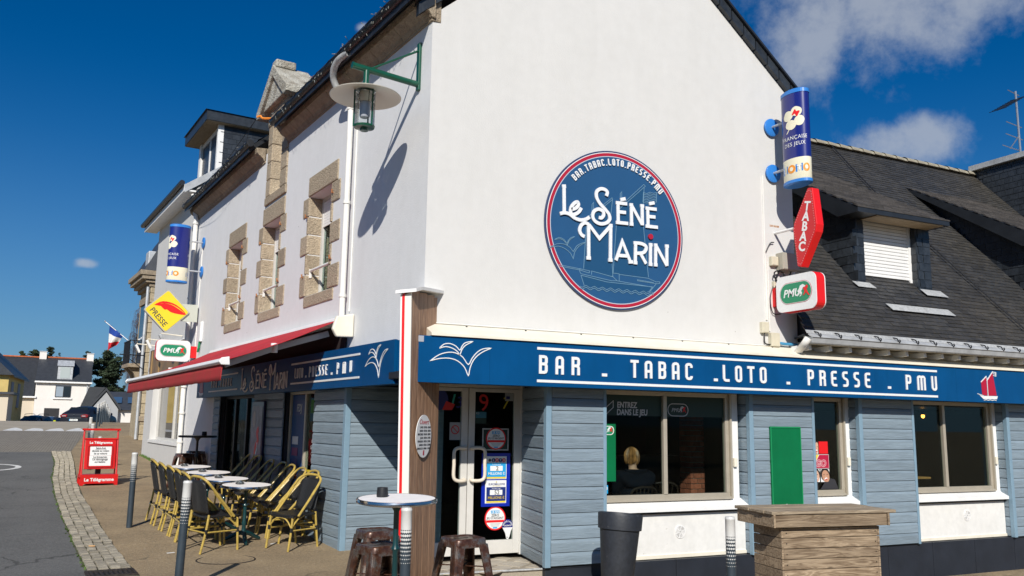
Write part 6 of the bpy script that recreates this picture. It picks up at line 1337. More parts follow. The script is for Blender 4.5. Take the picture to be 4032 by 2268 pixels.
# ------------------------------------------------------------------ far houses. each is built in a frame that faces down the street
hx = Vector((CR.x, CR.y, 0)).normalized(); hy = Vector((-hx.y, hx.x, 0))
def far_frame(px, py, t):
    p = at(px, py, t); g_ = gz(p.x, p.y); v = p-CAM; vy = Vector((v.x, v.y, 0)).normalized(); vx = Vector((vy.y, -vy.x, 0))
    M = Matrix(((vx.x, vy.x, 0, p.x), (vx.y, vy.y, 0, p.y), (0, 0, 1, g_), (0, 0, 0, 1))); Mi = M.inverted()
    def q(px, py, tt=t): v = Mi @ at(px, py, tt); return v.x, v.z
    return M, q
hbx = lambda x, y: (x*.1587, 856.1+y*.1587)
mat('far_white', (.74, .71, .67), .85, var=.05, vs=1); mat('far_beige', (.62, .54, .42), .85); mat('far_yellow', (.62, .47, .17), .85, var=.1, vs=1.5); mat('far_grey', (.36, .37, .38), .85, var=.06, vs=1); mat('tile_orange', (.42, .11, .035), .8, var=.3, vs=3); mat('far_shutter', (.20, .21, .26), .6); mat('dark_frame', (.02, .02, .022), .5)
T1 = 100.; M_, q = far_frame(*hbx(1010, 1000), T1)
WH = thing('white_far_house', 'white house with slate roof, red ridge and two white chimneys behind the cars', 'house', M=M_)
xL, zE = q(*hbx(580, 650)); xR, _ = q(*hbx(1440, 650)); rz_ = q(*hbx(1000, 285), T1+5)[1]; xl2, ze2 = q(*hbx(300, 890)); lx, lz = q(*hbx(150, 300), T1+5)
MB().box(xL, xR, 0, 9, -1, zE).build('wall', 'far_white', WH); MB().box(xl2-2, xL-.02, .3, 9, -1, ze2).build('low_wall', 'far_beige', WH)
MB().prism([(-.35, zE-.05), (4.8, rz_), (10, zE-.05), (4.8, zE-.2)], xL-.1, xR+.15, 'x').build('roof', 'slate', WH); MB().prism([(-.2, ze2), (4.81, rz_-.03), (10, ze2), (4.8, ze2-.1)], xl2-2.2, xL-.11, 'x').build('low_roof', 'slate', WH)
MB().box(xL-.1, xR+.15, 4.68, 4.92, rz_-.03, rz_+.13).build('ridge_tiles', 'tile_orange', WH); MB().box(xl2-2.2, xL-.12, 4.68, 4.92, rz_-.06, rz_+.09).build('ridge_tiles', 'tile_orange', WH)
for cx_ in (q(*hbx(685, 300), T1+5)[0], q(*hbx(1432, 300), T1+5)[0]): c_ = MB().box(cx_-.38, cx_+.38, 4.4, 5.2, rz_-.9, rz_+.65).build('chimney', 'far_white', WH); MB().box(cx_-.44, cx_+.44, 4.34, 5.26, rz_+.65, rz_+.75).build('chimney_cap', 'zinc', c_)
MB().box(xL-.15, xR+.2, -.45, -.3, zE-.16, zE+.02).build('gutter', 'paint_white', WH); MB().box(xR-.35, xR-.22, -.12, -.02, -.5, zE-.1).build('downpipe', 'zinc', WH); MB().box(xl2-2.2, xL+.15, -.2, .29, ze2-.16, ze2+.02).build('low_gutter', 'paint_white', WH)
(a0, c1), (a1, c0) = q(*hbx(885, 720)), q(*hbx(1115, 905)); w_ = MB().box(a0, a1, -.06, .05, c0, c1).build('window', 'dark_frame', WH); MB().box(a0+.08, (a0+a1)/2, -.075, -.061, c0+.08, c1-.08).build('pane', mat('pane_pale', (.30, .36, .42), .2), w_); MB().box((a0+a1)/2+.06, a1-.08, -.075, -.061, c0+.08, c1-.08).build('pane', 'glass_box', w_); MB().box(a0-.2, a1+.15, -.18, .02, c0-.22, c0-.06).build('sill', 'paint_white', w_)
(a0, c1), (a1, c0) = q(*hbx(705, 1075)), q(*hbx(920, 1290)); MB().box(a0, a1, -.05, .05, c0-.5, c1).build('garage_opening', 'dark_frame', WH)
(a0, c1), (a1, c0) = q(*hbx(925, 400)), q(*hbx(1145, 615)); dd = MB().box(a0, a1, .25, 3.5, c0, c1).build('dormer', 'zinc', WH); MB().box(a0+.28, a1-.28, .22, .249, c0+.12, c1-.15).build('dormer_pane', mat('pane_sky', (.42, .47, .46), .25), dd); MB().prism([(.1, c1), (1.6, c1+.75), (3.6, c1+.75), (3.6, c1)], a0-.1, a1+.1, 'x').build('dormer_roof', 'zinc', dd)
T2 = 56.; M_, q = far_frame(*hbx(110, 900), T2)
YH = thing('yellow_far_house', 'yellow house with dark roof at the left edge of the street', 'house', M=M_)
ze = q(*hbx(110, 520))[1]; zb = -1; rzz = q(*hbx(20, 200), T2+3)[1]
# gable towards the viewer at the left, long side turned to the street in shade
_e = M_.inverted() @ at(*hbx(392, 600), T2+8); sd_ = Vector((_e.x, _e.y, 0)); Ls = sd_.length; sd_.normalize()
b = MB(); c0_ = Vector((0, 0, 0)); c1_ = c0_+sd_*Ls; gl_ = Vector((-6, -.6, 0)); 
def V2(p, z): return (p.x, p.y, z)
g0, g1 = c0_+gl_, c1_+gl_
b.add([V2(c0_, zb), V2(c1_, zb), V2(c1_, ze), V2(c0_, ze), V2(g0, zb), V2(g1, zb), V2(g1, ze), V2(g0, ze), V2((c0_+g0)/2, ze+2.9), V2((c1_+g1)/2, ze+2.9)], [(0, 1, 2, 3), (4, 0, 3, 8, 7), (1, 5, 6, 9, 2), (5, 4, 7, 6)]); b.build('wall', 'far_yellow', YH)
ov = Vector((.30, -.06, 0)); r0, r1 = (c0_+g0)/2-sd_*.3, (c1_+g1)/2+sd_*.3; e0, e1 = c0_+ov-sd_*.3, c1_+ov+sd_*.3; h0, h1 = g0-ov-sd_*.3, g1-ov+sd_*.3
b = MB(); b.add([V2(e0, ze-.12), V2(e1, ze-.12), V2(r1, ze+3.0), V2(r0, ze+3.0), V2(h0, ze-.12), V2(h1, ze-.12), V2(e0, ze-.24), V2(e1, ze-.24)], [(0, 1, 2, 3), (5, 4, 3, 2), (6, 7, 1, 0), (0, 3, 4)]); b.build('roof', 'slate', YH)
fd = (c1_-c0_).normalized(); Fs = Matrix(((fd.x, -fd.y, 0, 0), (fd.y, fd.x, 0, 0), (0, 0, 1, 0), (0, 0, 0, 1)))
for a in (1.4, 5.0): w_ = MB(Fs).box(a, a+1.25, -.03, .04, ze-2.2, ze-.5).build('window', 'far_shutter', YH); MB(Fs).box(a-.1, a+1.35, -.10, .0, ze-2.32, ze-2.21).build('sill', 'far_yellow', w_)
for a in (.9, 3.6, 5.8): MB(Fs).box(a, a+1.0, -.03, .04, zb, ze-3.6).build('door', 'dark_frame', YH)
cq = Vector((-.75, 3.4, 0)); MB().box(-3.3, -2.5, .6, 1.3, ze+2.0, ze+4.2).build('chimney', 'far_beige', YH); MB().box(-3.38, -2.42, .52, 1.38, ze+4.2, ze+4.35).build('chimney_cap', 'lichen_stone', YH)
# low annex in front of the yellow house
p_ = at(2, 1000, 52); AX = thing('low_annex', 'low beige annex with flat eave before the yellow house', 'house', (p_.x-2.2, p_.y, gz(p_.x, p_.y)))
MB().box(-1.5, 2.6, 0, 3, -1, 2.2).build('wall', 'far_beige', AX); MB().box(-1.7, 2.9, -.25, 3.1, 2.2, 2.34).build('roof', 'slate', AX); MB().box(1.2, 2.1, -.03, .03, -.8, 1.6).build('door', 'dark_frame', AX)
T3 = 64.; t1x = lambda x, y: (x*.2645, 702.8+y*.2645); M_, q = far_frame(*t1x(1000, 1300), T3)
GH = thing('grey_gable_house', 'grey gable end with dark slate roof behind the row of bollards', 'house', M=M_)
(ax, az), (lx, lz), (rx, rz2) = q(*t1x(1010, 1068)), q(*t1x(850, 1250)), q(*t1x(1125, 1235))
MB().prism([(lx, -1.5), (rx, -1.5), (rx, rz2), (ax, az), (lx, lz)], 0, 7).build('wall', 'far_grey', GH)
MB().prism([(lx-.25, lz-.2), (ax, az+.08), (rx+.2, rz2-.15), (rx+.2, rz2+.08), (ax, az+.32), (lx-.25, lz+.05)], -.12, 7).build('roof', 'slate', GH); MB().prism([(lx-.75, lz+.0), (lx-.15, az+.36), (ax-.05, az+.34), (lx-.25, lz+.04)], .4, 7).build('side_roof', 'slate', GH)
M_, q = far_frame(*t1x(1200, 1340), T3+1)
GA = thing('white_garage', 'white garage wall under a dark slate roof with skylights', 'garage', M=M_)
(a0, c1), (a1, _c) = q(*t1x(1120, 1238)), q(*t1x(1295, 1238)); MB().box(a0, a1, 0, 5, -1.5, c1).build('wall', 'far_white', GA); zt = q(*t1x(1200, 1070), T3+4)[1]
ro_ = MB().prism([(-.3, c1-.05), (3.5, zt), (7, c1-.05)], a0-1.2, a1+2, 'x').build('roof', 'slate', GA)
for px_ in (1100, 1265): xa = q(*t1x(px_, 1130), T3+1)[0]; sl2_ = (zt-c1)/3.8; MB().add([(xa-.35, .9, c1+1.2*sl2_+.06), (xa+.45, .9, c1+1.2*sl2_+.06), (xa+.45, 2.2, c1+2.5*sl2_+.06), (xa-.35, 2.2, c1+2.5*sl2_+.06)], [(0, 1, 2, 3)]).build('skylight', mat('skylight', (.05, .10, .18), .1), ro_)
# houses across the street, outside the picture: they shade the road at the left and stand in the reflections
def plain_house(label, x0, x1, y0, y1, h, rid, axis, m):
    t = thing('street_house', label, 'house', ((x0+x1)/2, (y0+y1)/2, gz((x0+x1)/2, (y0+y1)/2))); w2, d2 = (x1-x0)/2, (y1-y0)/2
    MB().box(-w2, w2, -d2, d2, -1, h).build('wall', m, t)
    if axis == 'y': MB().prism([(-w2-.3, h), (0, h+rid), (w2+.3, h)], -d2-.2, d2+.2).build('roof', 'slate', t)
    else: MB().prism([(-d2-.3, h), (0, h+rid), (d2+.3, h)], -w2-.2, w2+.2, 'x').build('roof', 'slate', t)
    for i in range(4):
        for z in (.9, 3.4):
            if z+1.3 < h:
                if axis == 'y': a = -d2+(i+.5)*2*d2/4; MB().box(w2-.02, w2+.03, a-.5, a+.5, z, z+1.3).build('window', 'glass_box', t)
                else: a = -w2+(i+.5)*2*w2/4; MB().box(a-.5, a+.5, d2-.02, d2+.03, z, z+1.3).build('window', 'glass_box', t)
plain_house('house across the street casting the shade on the road at far left', -18, -10.2, 3.5, 11.5, 4.6, 2.2, 'y', 'ashlar')
plain_house('stone row house far behind the viewpoint', -26, -9, -46, -38, 6, 3, 'x', 'ashlar'); plain_house('grey row house far behind the viewpoint', -8.5, 8, -48, -39, 7, 3, 'x', 'far_grey'); plain_house('beige row house far behind the viewpoint at right', 8.6, 24, -46, -38, 5.5, 3, 'x', 'far_beige')

# ------------------------------------------------------------------ trees: layered dark cypress and pine
mat('foliage_dark', (.030, .050, .022), .8, var=.5, vs=1.2, vs2=5, obrand=.15); mat('foliage_mid', (.050, .075, .026), .8, var=.5, vs=1.2, vs2=5); mat('bark', (.10, .07, .05), .9, var=.3, vs=8)
def leaf_tree(label, px0, px1, ptop, pbase, t, seed, m='foliage_dark', dens=1.0, shape='layer'):
    rnd = random.Random(seed); c = at((px0+px1)/2, pbase, t); g_ = gz(c.x, c.y); top = at((px0+px1)/2, ptop, t).z; R_ = (at(px1, pbase, t)-at(px0, pbase, t)).length/2; zb_ = c.z-g_; Ht = top-g_
    T = thing('cypress_tree', label, 'tree', (c.x, c.y, g_), group='dark conifers behind the far houses')
    b = MB(); b.tube([(0, 0, 0), (.1, 0, Ht*.5), (0, .1, Ht*.93)], [R_*.10, R_*.07, R_*.02], 8); f = MB()
    nb = int(60*dens)
    for i in range(nb):
        u = rnd.random(); z0 = zb_+(Ht-zb_)*u; a = rnd.uniform(0, 2*pi); prof = min(1.1, (1-u)**.5*1.5)*(.85+.25*sin(u*11+seed)) if shape == 'layer' else sqrt(max(0, 1-(2*u-.9)**2))
        ln_ = R_*max(.16, prof)*rnd.uniform(.7, 1.12); tip = Vector((cos(a)*ln_, sin(a)*ln_, z0+ln_*rnd.uniform(.0, .28))); b.tube([(0, 0, z0-ln_*.1), tip*.5+Vector((0, 0, z0*.5)), tip], [R_*.03, R_*.02, R_*.006], 4)
        for k in range(int(7*max(.5, ln_/R_)*2)):
            t_ = rnd.uniform(.25, 1.05); p = Vector((0, 0, z0)).lerp(tip, t_); cr = R_*rnd.uniform(.10, .20)
            for l_ in range(46):
                d = Vector((rnd.gauss(0, 1), rnd.gauss(0, 1), rnd.gauss(0, .38))); d = d.normalized()*cr*rnd.random()**.45; s_ = R_*rnd.uniform(.035, .07); w_ = Vector((rnd.gauss(0, 1), rnd.gauss(0, 1), rnd.gauss(0, .5))).normalized()*s_; v_ = Vector((rnd.gauss(0, 1), rnd.gauss(0, 1), rnd.gauss(.5, .6))).normalized()*s_*1.5
                q_ = p+d; f.add([q_-w_, q_+w_, q_+v_], [(0, 1, 2)])
    b.build('trunk', 'bark', T); f.build('crown', m, T)
leaf_tree('tall dark cypress just right of the white far house', 206, 306, 884, 1065, 108, 5, dens=1.9)
leaf_tree('leaning dark cypress top left of the right-hand chimney', 196, 232, 884, 960, 112, 11, dens=.9)
leaf_tree('low dark tree at the foot of the tall cypress', 285, 322, 968, 1050, 104, 8, dens=.6)
leaf_tree('small pine tip over the far ridge at left', 34, 68, 884, 925, 125, 21, 'foliage_mid', .7, 'round'); leaf_tree('bushy pine over the far ridge beside the left chimney', 64, 104, 881, 925, 125, 22, 'foliage_mid', .9, 'round'); leaf_tree('pointed pine over the far ridge right of the left chimney', 104, 138, 873, 930, 125, 23, 'foliage_dark', .9); leaf_tree('small pine over the far ridge above the zinc dormer', 134, 156, 887, 930, 125, 24, 'foliage_dark', .4)

# ------------------------------------------------------------------ parked cars
mat('rubber', (.015, .015, .016), .8); mat('tail_red', (.22, .008, .012), .25); mat('car_glass', (.012, .016, .018), .05, spec=.6); mat('plate', (.72, .74, .72), .5); mat('lens_white', (.35, .35, .35), .2)
def car(name, label, loc, rz, body, W=1.80, Hh=1.48, Lh=4.2, mirror='car_body', rack=False):
    t = thing(name, label, 'car', loc, rz, 'cars parked up the street')
    hw = W/2
    def section(y, zs, ws, z0): return [(x*hw, y, z) for x, z in [(-ws[0], z0), (-ws[1], zs[0]), (-ws[2], zs[1]), (-ws[3], zs[2]), (-ws[4], zs[3]), (ws[4], zs[3]), (ws[3], zs[2]), (ws[2], zs[1]), (ws[1], zs[0]), (ws[0], z0)]]
    k = Hh/1.48
    ST = [(0.0, (.40, .62, .90, .93), (.80, .90, .93, .88, .75), .30), (.06, (.40, .64, .98, 1.02), (.88, .97, .98, .93, .80), .24), (.35, (.42, .68, 1.0, 1.22), (.92, 1, 1, .92, .74), .22), (.70, (.42, .68, 1.0, 1.42), (.92, 1, 1, .93, .70), .22), (1.3, (.42, .68, .99, 1.48), (.92, 1, 1, .93, .70), .22), (2.0, (.42, .68, .97, 1.47), (.92, 1, 1, .93, .70), .22), (2.6, (.42, .66, .95, 1.32), (.92, 1, 1, .93, .72), .22), (3.1, (.42, .64, .93, 1.0), (.92, 1, .99, .92, .80), .22), (3.8, (.40, .60, .82, .86), (.88, .95, .93, .86, .75), .24), (4.2, (.38, .52, .66, .70), (.75, .84, .82, .76, .66), .30)]
    b = MB(); n = 10
    for y, zs, ws, z0 in ST: b.v += section(y*Lh/4.2, [z*k for z in zs], ws, z0)
    for i in range(len(ST)-1):
        for j in range(n): a = i*n+j; c = i*n+(j+1) % n; b.f.append((a, c, c+n, a+n))
    b.f += [tuple(range(n))[::-1], tuple(range((len(ST)-1)*n, len(ST)*n))]
    bo = b.build('body', body, t, smooth=True); sb_ = bo.modifiers.new('sub', 'SUBSURF'); sb_.levels = 2; sb_.render_levels = 2
    gq = lambda pts, name, m: MB().add(pts, [tuple(range(len(pts)))]).build(name, m, t)
    gq([(-.66*hw, .30, 1.09*k), (.66*hw, .30, 1.09*k), (.58*hw, .58, 1.37*k), (-.58*hw, .58, 1.37*k)], 'rear_window', 'car_glass')
    for e in (-1, 1):
        gq([(e*.985*hw, .85, 1.03*k), (e*.985*hw, 2.5, 1.0*k), (e*.82*hw, 2.1, 1.36*k), (e*.80*hw, 1.0, 1.38*k)][::e], 'side_window', 'car_glass')
        MB(Matrix.Translation((e*.70*hw, -.005, .86*k))).prism([(-.20, -.09), (.20, -.10), (.22, .06), (.05, .09), (-.22, .03)][::1], -.02, .25).build('tail_light', 'tail_red', t, bevel=.02); MB(Matrix.Translation((e*.66*hw, -.03, .85*k))).box(-.11, .11, -.004, .01, -.035, .015).build('lamp_lens', 'lens_white', t)
        mi = MB(Matrix.Translation((e*(hw+.10), 2.55, .98*k))).lathe([(.02, -.09), (.11, -.05), (.12, .04), (.03, .09)], 10, None, 1, .7).build('mirror', mirror if mirror != 'car_body' else body, t, smooth=True)
        for y in (.75, 3.35):
            wh = MB(Matrix.Translation((e*(hw-.12), y, .31)) @ Matrix.Rotation(pi/2, 4, 'Y')).lathe([(.27, -.10), (.31, -.08), (.31, .08), (.27, .10)], 20).build('wheel', 'rubber', t, smooth=True); MB(Matrix.Translation((e*(hw-.015), y, .31)) @ Matrix.Rotation(pi/2, 4, 'Y')).lathe([(.19, -.01), (.19, .012)], 16).build('rim', 'alu_dull', wh)
    MB(Matrix.Translation((0, -.03, .60*k))).box(-.26, .26, -.008, .01, -.055, .055).build('number_plate', 'plate', t); MB(Matrix.Translation((0, -.04, .60*k))).box(-.26, -.22, -.002, .001, -.055, .055).build('plate_band', 'cyan_print', t)
    text('plate_text', 'EY-568-KX', .085, 'ink', t, TM(ID, .01, -.042, .572*k), ext=.001, sx=.95)
    MB(Matrix.Translation((0, -.05, .36))).box(-hw*.72, hw*.72, -.01, .06, -.03, .02).build('bumper_strip', 'dark_metal', t); MB(Matrix.Translation((0, -.015, .72*k))).box(-hw*.5, hw*.5, -.006, .02, -.008, .012).build('chrome_strip', 'chrome', t)
    MB(Matrix.Translation((0, .0, .90*k))).prism([(-.05, 0), (0, .035), (.05, 0), (.03, 0), (0, .018), (-.03, 0)], -.03, .01).build('badge', 'chrome', t)
    MB().tube([(0, .75, 1.44*k), (0, .70, 1.66*k)], .006, 4).build('antenna', 'black_plain', t)
    if rack:
        for e in (-1, 1): MB().tube(smooth_curve([(e*.66*hw, .75, 1.42*k), (e*.66*hw, .9, 1.53*k), (e*.66*hw, 2.1, 1.55*k), (e*.66*hw, 2.3, 1.43*k)], 3), .02, 6).build('roof_rail', 'dark_metal', t)
    return t
ang = atan2(hx.y, hx.x)
mat('car_navy', (.010, .012, .020), .4, coat=.15, spec=.3); mat('car_black', (.02, .02, .02), .25, coat=.5); mat('car_blue', (.05, .09, .16), .3, coat=.5); mat('mirror_yellow', (.55, .60, .02), .4)
c = at(186, 1050, 51); car('parked_car', 'dark navy hatchback seen from behind with red tail lights', (c.x, c.y, gz(c.x, c.y)), ang, 'car_navy')
c = at(66, 1050, 69); car('parked_car', 'black car with yellow mirrors and roof rails, only its top showing', (c.x, c.y, gz(c.x, c.y)), ang, 'car_black', 1.75, 1.5, mirror='mirror_yellow', rack=True)
c = at(100, 1050, 76); car('parked_car', 'small blue-grey car half hidden behind the black one', (c.x, c.y, gz(c.x, c.y)), ang, 'car_blue', 1.7, 1.42)
# ------------------------------------------------------------------ bollards
mat('bollard_dark', (.030, .044, .058), .45, var=.15, vs=8); mat('bollard_white', (.60, .60, .58), .4, var=.06, vs=10)
def make_bollard():
    t = thing('bollard', '', 'bollard')
    MB().lathe([(.040, 0), (.040, .62), (.040, .90)], 20).build('post', 'bollard_dark', t, smooth=True)
    MB().lathe([(.0415, .885), (.0415, 1.02), (.043, 1.022), (.043, 1.032), (.0415, 1.034), (.038, 1.045), (.0, 1.05)], 20).build('white_head', 'bollard_white', t, smooth=True)
    b = MB()
    for r_ in range(9):
        z = .872-.0285*r_; s_ = .0125*(1-r_*.085); n = 16
        for i in range(n):
            a = 2*pi*(i+.5*(r_ % 2))/n; c, s = cos(a), sin(a); R_ = .0408; w_ = s_*.95
            b.add([((R_+.0006)*c+w_*s, (R_+.0006)*s-w_*c, z), ((R_+.0006)*c, (R_+.0006)*s, z-s_), ((R_+.0006)*c-w_*s, (R_+.0006)*s+w_*c, z), ((R_+.0006)*c, (R_+.0006)*s, z+s_)], [(0, 1, 2, 3)])
    b.build('reflective_dots', 'bollard_white', t)
    return t
BO = [((-2.68, 4.62), 'striped-head bollard beside the far street-side chairs'), ((-2.36, .12), 'large foreground bollard before the nearest chair'), ((-1.00, -2.62), 'foreground bollard behind the bar table at the prow'), ((1.72, -3.05), 'foreground bollard left of the timber counter'),
      ((-3.17, 10.75), 'bollard right behind the red newspaper stand, upper right'), ((-3.34, 13.2), 'bollard behind the red newspaper stand, nearer of two'), ((-3.43, 16.8), 'bollard behind the red newspaper stand, farther of two')]
row = [(245, 35), (252, 37.2), (257.4, 39.2), (261.8, 41.2), (266, 43.2), (269.7, 45.2), (273.3, 47.2), (276, 49.2)]
for i, (dx, t) in enumerate(row):
    p = at(dx, 1045, t); BO.append(((p.x, p.y), 'bollard number %s in the row climbing the street' % ('one, the nearest,', 'two', 'three', 'four', 'five', 'six', 'seven', 'eight, the farthest,')[i]))
bo = make_bollard()
for i, ((x, y), lab) in enumerate(BO):
    o = bo if i == 0 else copy_tree(bo); o.location = (x, y, gz(x, y)); o['label'] = lab; o['group'] = 'dark bollards with white dotted heads'; o.rotation_euler = (random.gauss(0, .008), random.gauss(0, .012), random.uniform(0, 6))
    if i == 4: o.scale = (.9, .9, .86)
    if i == 1: o.rotation_euler = (0, radians(1.2), 0)

# ------------------------------------------------------------------ terrace furniture
mat('cane', (.46, .33, .075), .35, var=.2, vs=14, bump=.15, bs=30, coat=.3); mat('binding', (.012, .012, .012), .5)
m = mat('weave', (.014, .015, .017), .45, var=.3, vs=60); t_ = m.node_tree; b_ = t_.nodes['Principled BSDF']
tcn = t_.nodes.new('ShaderNodeTexCoord'); ck = t_.nodes.new('ShaderNodeTexChecker'); ck.inputs['Scale'].default_value = 110; t_.links.new(tcn.outputs['Object'], ck.inputs['Vector']); bp = t_.nodes.new('ShaderNodeBump'); bp.inputs['Strength'].default_value = .7; bp.inputs['Distance'].default_value = .004; t_.links.new(ck.outputs['Fac'], bp.inputs['Height']); t_.links.new(bp.outputs[0], b_.inputs['Normal'])
ck2 = t_.nodes.new('ShaderNodeTexChecker'); ck2.inputs['Scale'].default_value = 48; ck2.inputs[1].default_value = (.010, .011, .012, 1); ck2.inputs[2].default_value = (.022, .023, .025, 1); t_.links.new(tcn.outputs['Object'], ck2.inputs['Vector']); t_.links.new(ck2.outputs[0], b_.inputs['Base Color'])
def make_chair():
    t = thing('bistro_chair', '', 'chair'); r = .0145
    b = MB(); n = 10                                       # woven seat, slightly dished, rolled front edge
    for i in range(n+1):
        for j in range(n+1):
            x = -.21+.43*i/n; y = -.205+.41*j/n; k = 1-.10*(i/n < .01); z = .455-.018*sin(pi*j/n)-.012*sin(pi*i/n)-(.03 if i == n else 0); yy = y*(.90+.10*i/n); b.v.append((x, yy, z))
    for i in range(n):
        for j in range(n): k = i*(n+1)+j; b.f.append((k, k+n+1, k+n+2, k+1))
    se = b.build('seat', 'weave', t, smooth=True); so_ = se.modifiers.new('solid', 'SOLIDIFY'); so_.thickness = .03; so_.offset = -1
    MB().tube([(.21, -.205, .425), (.21, .205, .425)], .011, 6).tube([(.215, -.2, .435), (-.2, -.19, .435)], .011, 6).tube([(.215, .2, .435), (-.2, .19, .435)], .011, 6).build('seat_frame', 'binding', t)
    b = MB()                                               # back panel, woven with a fine open grid
    nz, ny = 10, 10
    for i in range(nz+1):
        u = i/nz; z = .47+.40*u; x = -.205-.085*u; hw = .175-.006*u-(.05*(max(0, u-.86)/.14)**2)
        for j in range(ny+1): v = -1+2*j/ny; b.v.append((x-.03*(1-v*v)+.01, hw*v, z))
    for i in range(nz):
        for j in range(ny): k = i*(ny+1)+j; b.f.append((k, k+1, k+ny+2, k+ny+1))
    ba = b.build('backrest', 'weave', t, smooth=True); so_ = ba.modifiers.new('solid', 'SOLIDIFY'); so_.thickness = .014
    arch = []
    for s_ in (1,): pass
    side = lambda e: [(.13, e*.222, .425), (-.05, e*.214, .62), (-.20, e*.204, .79)]
    top = [(-.262, .185, .862), (-.295, .11, .905), (-.305, 0, .915), (-.295, -.11, .905), (-.262, -.185, .862)]
    MB().tube(smooth_curve(side(1)+top+side(-1)[::-1], 4), r*1.12, 8).build('back_frame', 'cane', t, smooth=True)
    for e in (-1, 1): MB().tube([(.105, e*.205, .425), (-.16, e*.190, .735)], r*.85, 7).build('back_brace', 'cane', t, smooth=True)
    for e in (-1, 1):
        for x0, x1, z1 in ((.235, .195, .435), (-.285, -.205, .46)):
            q = [(x0, e*.195, 0), (x0*.35+x1*.65, e*.198, .26), (x1, e*.19, z1)]
            lg = MB().tube(smooth_curve(q, 3), r, 8).build('leg', 'cane', t, smooth=True); p = Vector(q[1]); MB().tube([p+Vector((0, 0, -.03)), p+Vector((0, 0, .025))], r*1.22, 8).build('binding', 'binding', lg)
        MB().tube([(.215, e*.197, .25), (-.255, e*.197, .25)], r*.72, 6).build('stretcher', 'cane', t)
        MB().tube(smooth_curve([(.21, e*.195, .28), (.10, e*.19, .385), (-.02, e*.19, .43)], 3), r*.7, 6).build('curved_brace', 'cane', t)
    MB().tube(smooth_curve([(.205, -.19, .28), (.205, -.08, .385), (.205, .08, .385), (.205, .19, .28)], 3), r*.7, 6).build('curved_brace', 'cane', t); MB().tube([(-.25, -.195, .25), (-.25, .195, .25)], r*.72, 6).build('stretcher', 'cane', t)
    return t
CH = []
ordn = ['nearest', 'second', 'third', 'fourth', 'fifth', 'farthest']
for i, (x, y, a) in enumerate(((-1.77, 2.64, 24), (-1.85, 3.11, 10), (-1.90, 3.55, 8), (-1.97, 4.02, 6), (-2.05, 4.52, 7), (-2.13, 5.08, 8))):
    CH.append((x, y, a, 'black woven chair with yellow cane frame, %s in the street-side row' % (ordn[i] if i in (0, 5) else ordn[i]+' from the front'), 'chairs along the street side of the terrace'))
ordn = ['nearest', 'second', 'third', 'fourth', 'fifth', 'sixth', 'seventh', 'farthest']
for i, (x, y, a) in enumerate(((-.82, 2.52, 212), (-.72, 3.06, 190), (-.80, 3.50, 187), (-.86, 3.97, 186), (-.90, 4.40, 186), (-1.0, 4.88, 186), (-1.06, 5.70, 185), (-1.1, 6.15, 186))):
    CH.append((x, y, a, 'black woven chair with yellow cane frame, %s against the shopfront' % (ordn[i] if i in (0, 7) else ordn[i]+' from the front'), 'chairs along the shopfront side of the terrace'))
c0 = make_chair()
for i, (x, y, a, lab, grp) in enumerate(CH):
    o = c0 if i == 0 else copy_tree(c0); o.location = (x, y, gz(x, y)); o.rotation_euler = (radians(2.2 if cos(radians(a)) > 0 else -2.2), 0, radians(a+random.uniform(-2, 2))); o['label'] = lab; o['group'] = grp
mat('table_white', (.86, .83, .81), .6, var=.04, vs=9, spec=.05); mat('table_green', (.004, .040, .045), .35, coat=.3); mat('table_black', (.015, .015, .016), .35)
def make_table(h, R_, col, topm='table_white', base=True):
    t = thing('bistro_table', '', 'table')
    MB().lathe([(R_-.006, h-.022), (R_-.004, h), (0, h+.001)], 48).build('table_top', topm, t, smooth=True)
    MB().lathe([(R_-.012, h-.034), (R_+.003, h-.030), (R_+.006, h-.020), (R_+.001, h-.015), (R_+.006, h-.010), (R_+.003, h+.002), (R_-.010, h+.003), (R_-.012, h-.034)], 48, None, 1, 1, False).build('chrome_rim', 'chrome' if topm == 'table_white' else 'dark_metal', t, smooth=True)
    MB().lathe([(.045, .10), (.030, .16), (.024, .22), (.034, .25), (.024, .28), (.022, h*.62), (.034, h*.64), (.022, h*.67), (.022, h-.10), (.05, h-.05), (.09, h-.033)], 16).build('column', col, t, smooth=True)
    for i in range(3):
        a = radians(30+120*i); c, s = cos(a), sin(a); MB().tube(smooth_curve([(0, 0, .13), (.10*c, .10*s, .105), (.20*c, .20*s, .05), (.27*c, .27*s, .022)], 3), [.03]*3+[.028]*3+[.024]*3+[.02], 8).build('foot', col, t, smooth=True)
    return t
TBs = [(-1.34, 3.06, 'round white bistro table nearest the viewer'), (-1.52, 3.86, 'second round white bistro table from the front'), (-1.65, 4.76, 'third round white bistro table from the front'), (-1.83, 5.70, 'farthest round white bistro table of the terrace row')]
t0 = make_table(.745, .325, 'table_green')
def make_ashtray():
    t = thing('ashtray', '', 'ashtray'); b = MB().lathe([(.045, 0), (.055, .006), (.06, .03), (.052, .032), (.044, .012), (0, .010)], 20).build('bowl', glass_mat('ash_glass', (.80, .84, .84), 2.0), t, smooth=True)
    for i in range(3): a = 2*pi*i/3; MB().box(-.008, .008, .045, .065, .026, .036, Matrix.Rotation(a, 4, 'Z')).build('notch', 'lens_white', t)
    return t
a0 = make_ashtray()
for i, (x, y, lab) in enumerate(TBs):
    o = t0 if i == 0 else copy_tree(t0); o.location = (x, y, gz(x, y)); o.rotation_euler = (radians(2.3), 0, 0); o['label'] = lab; o['group'] = 'round terrace tables'
    o = a0 if i == 0 else copy_tree(a0); o.location = (x-.08, y+.08-.03, gz(x, y)+.7495); o.rotation_euler = (radians(2.3), 0, 0); o['label'] = 'clear glass ashtray on the '+lab.replace('round white ', ''); o['group'] = 'ashtrays on the terrace tables'
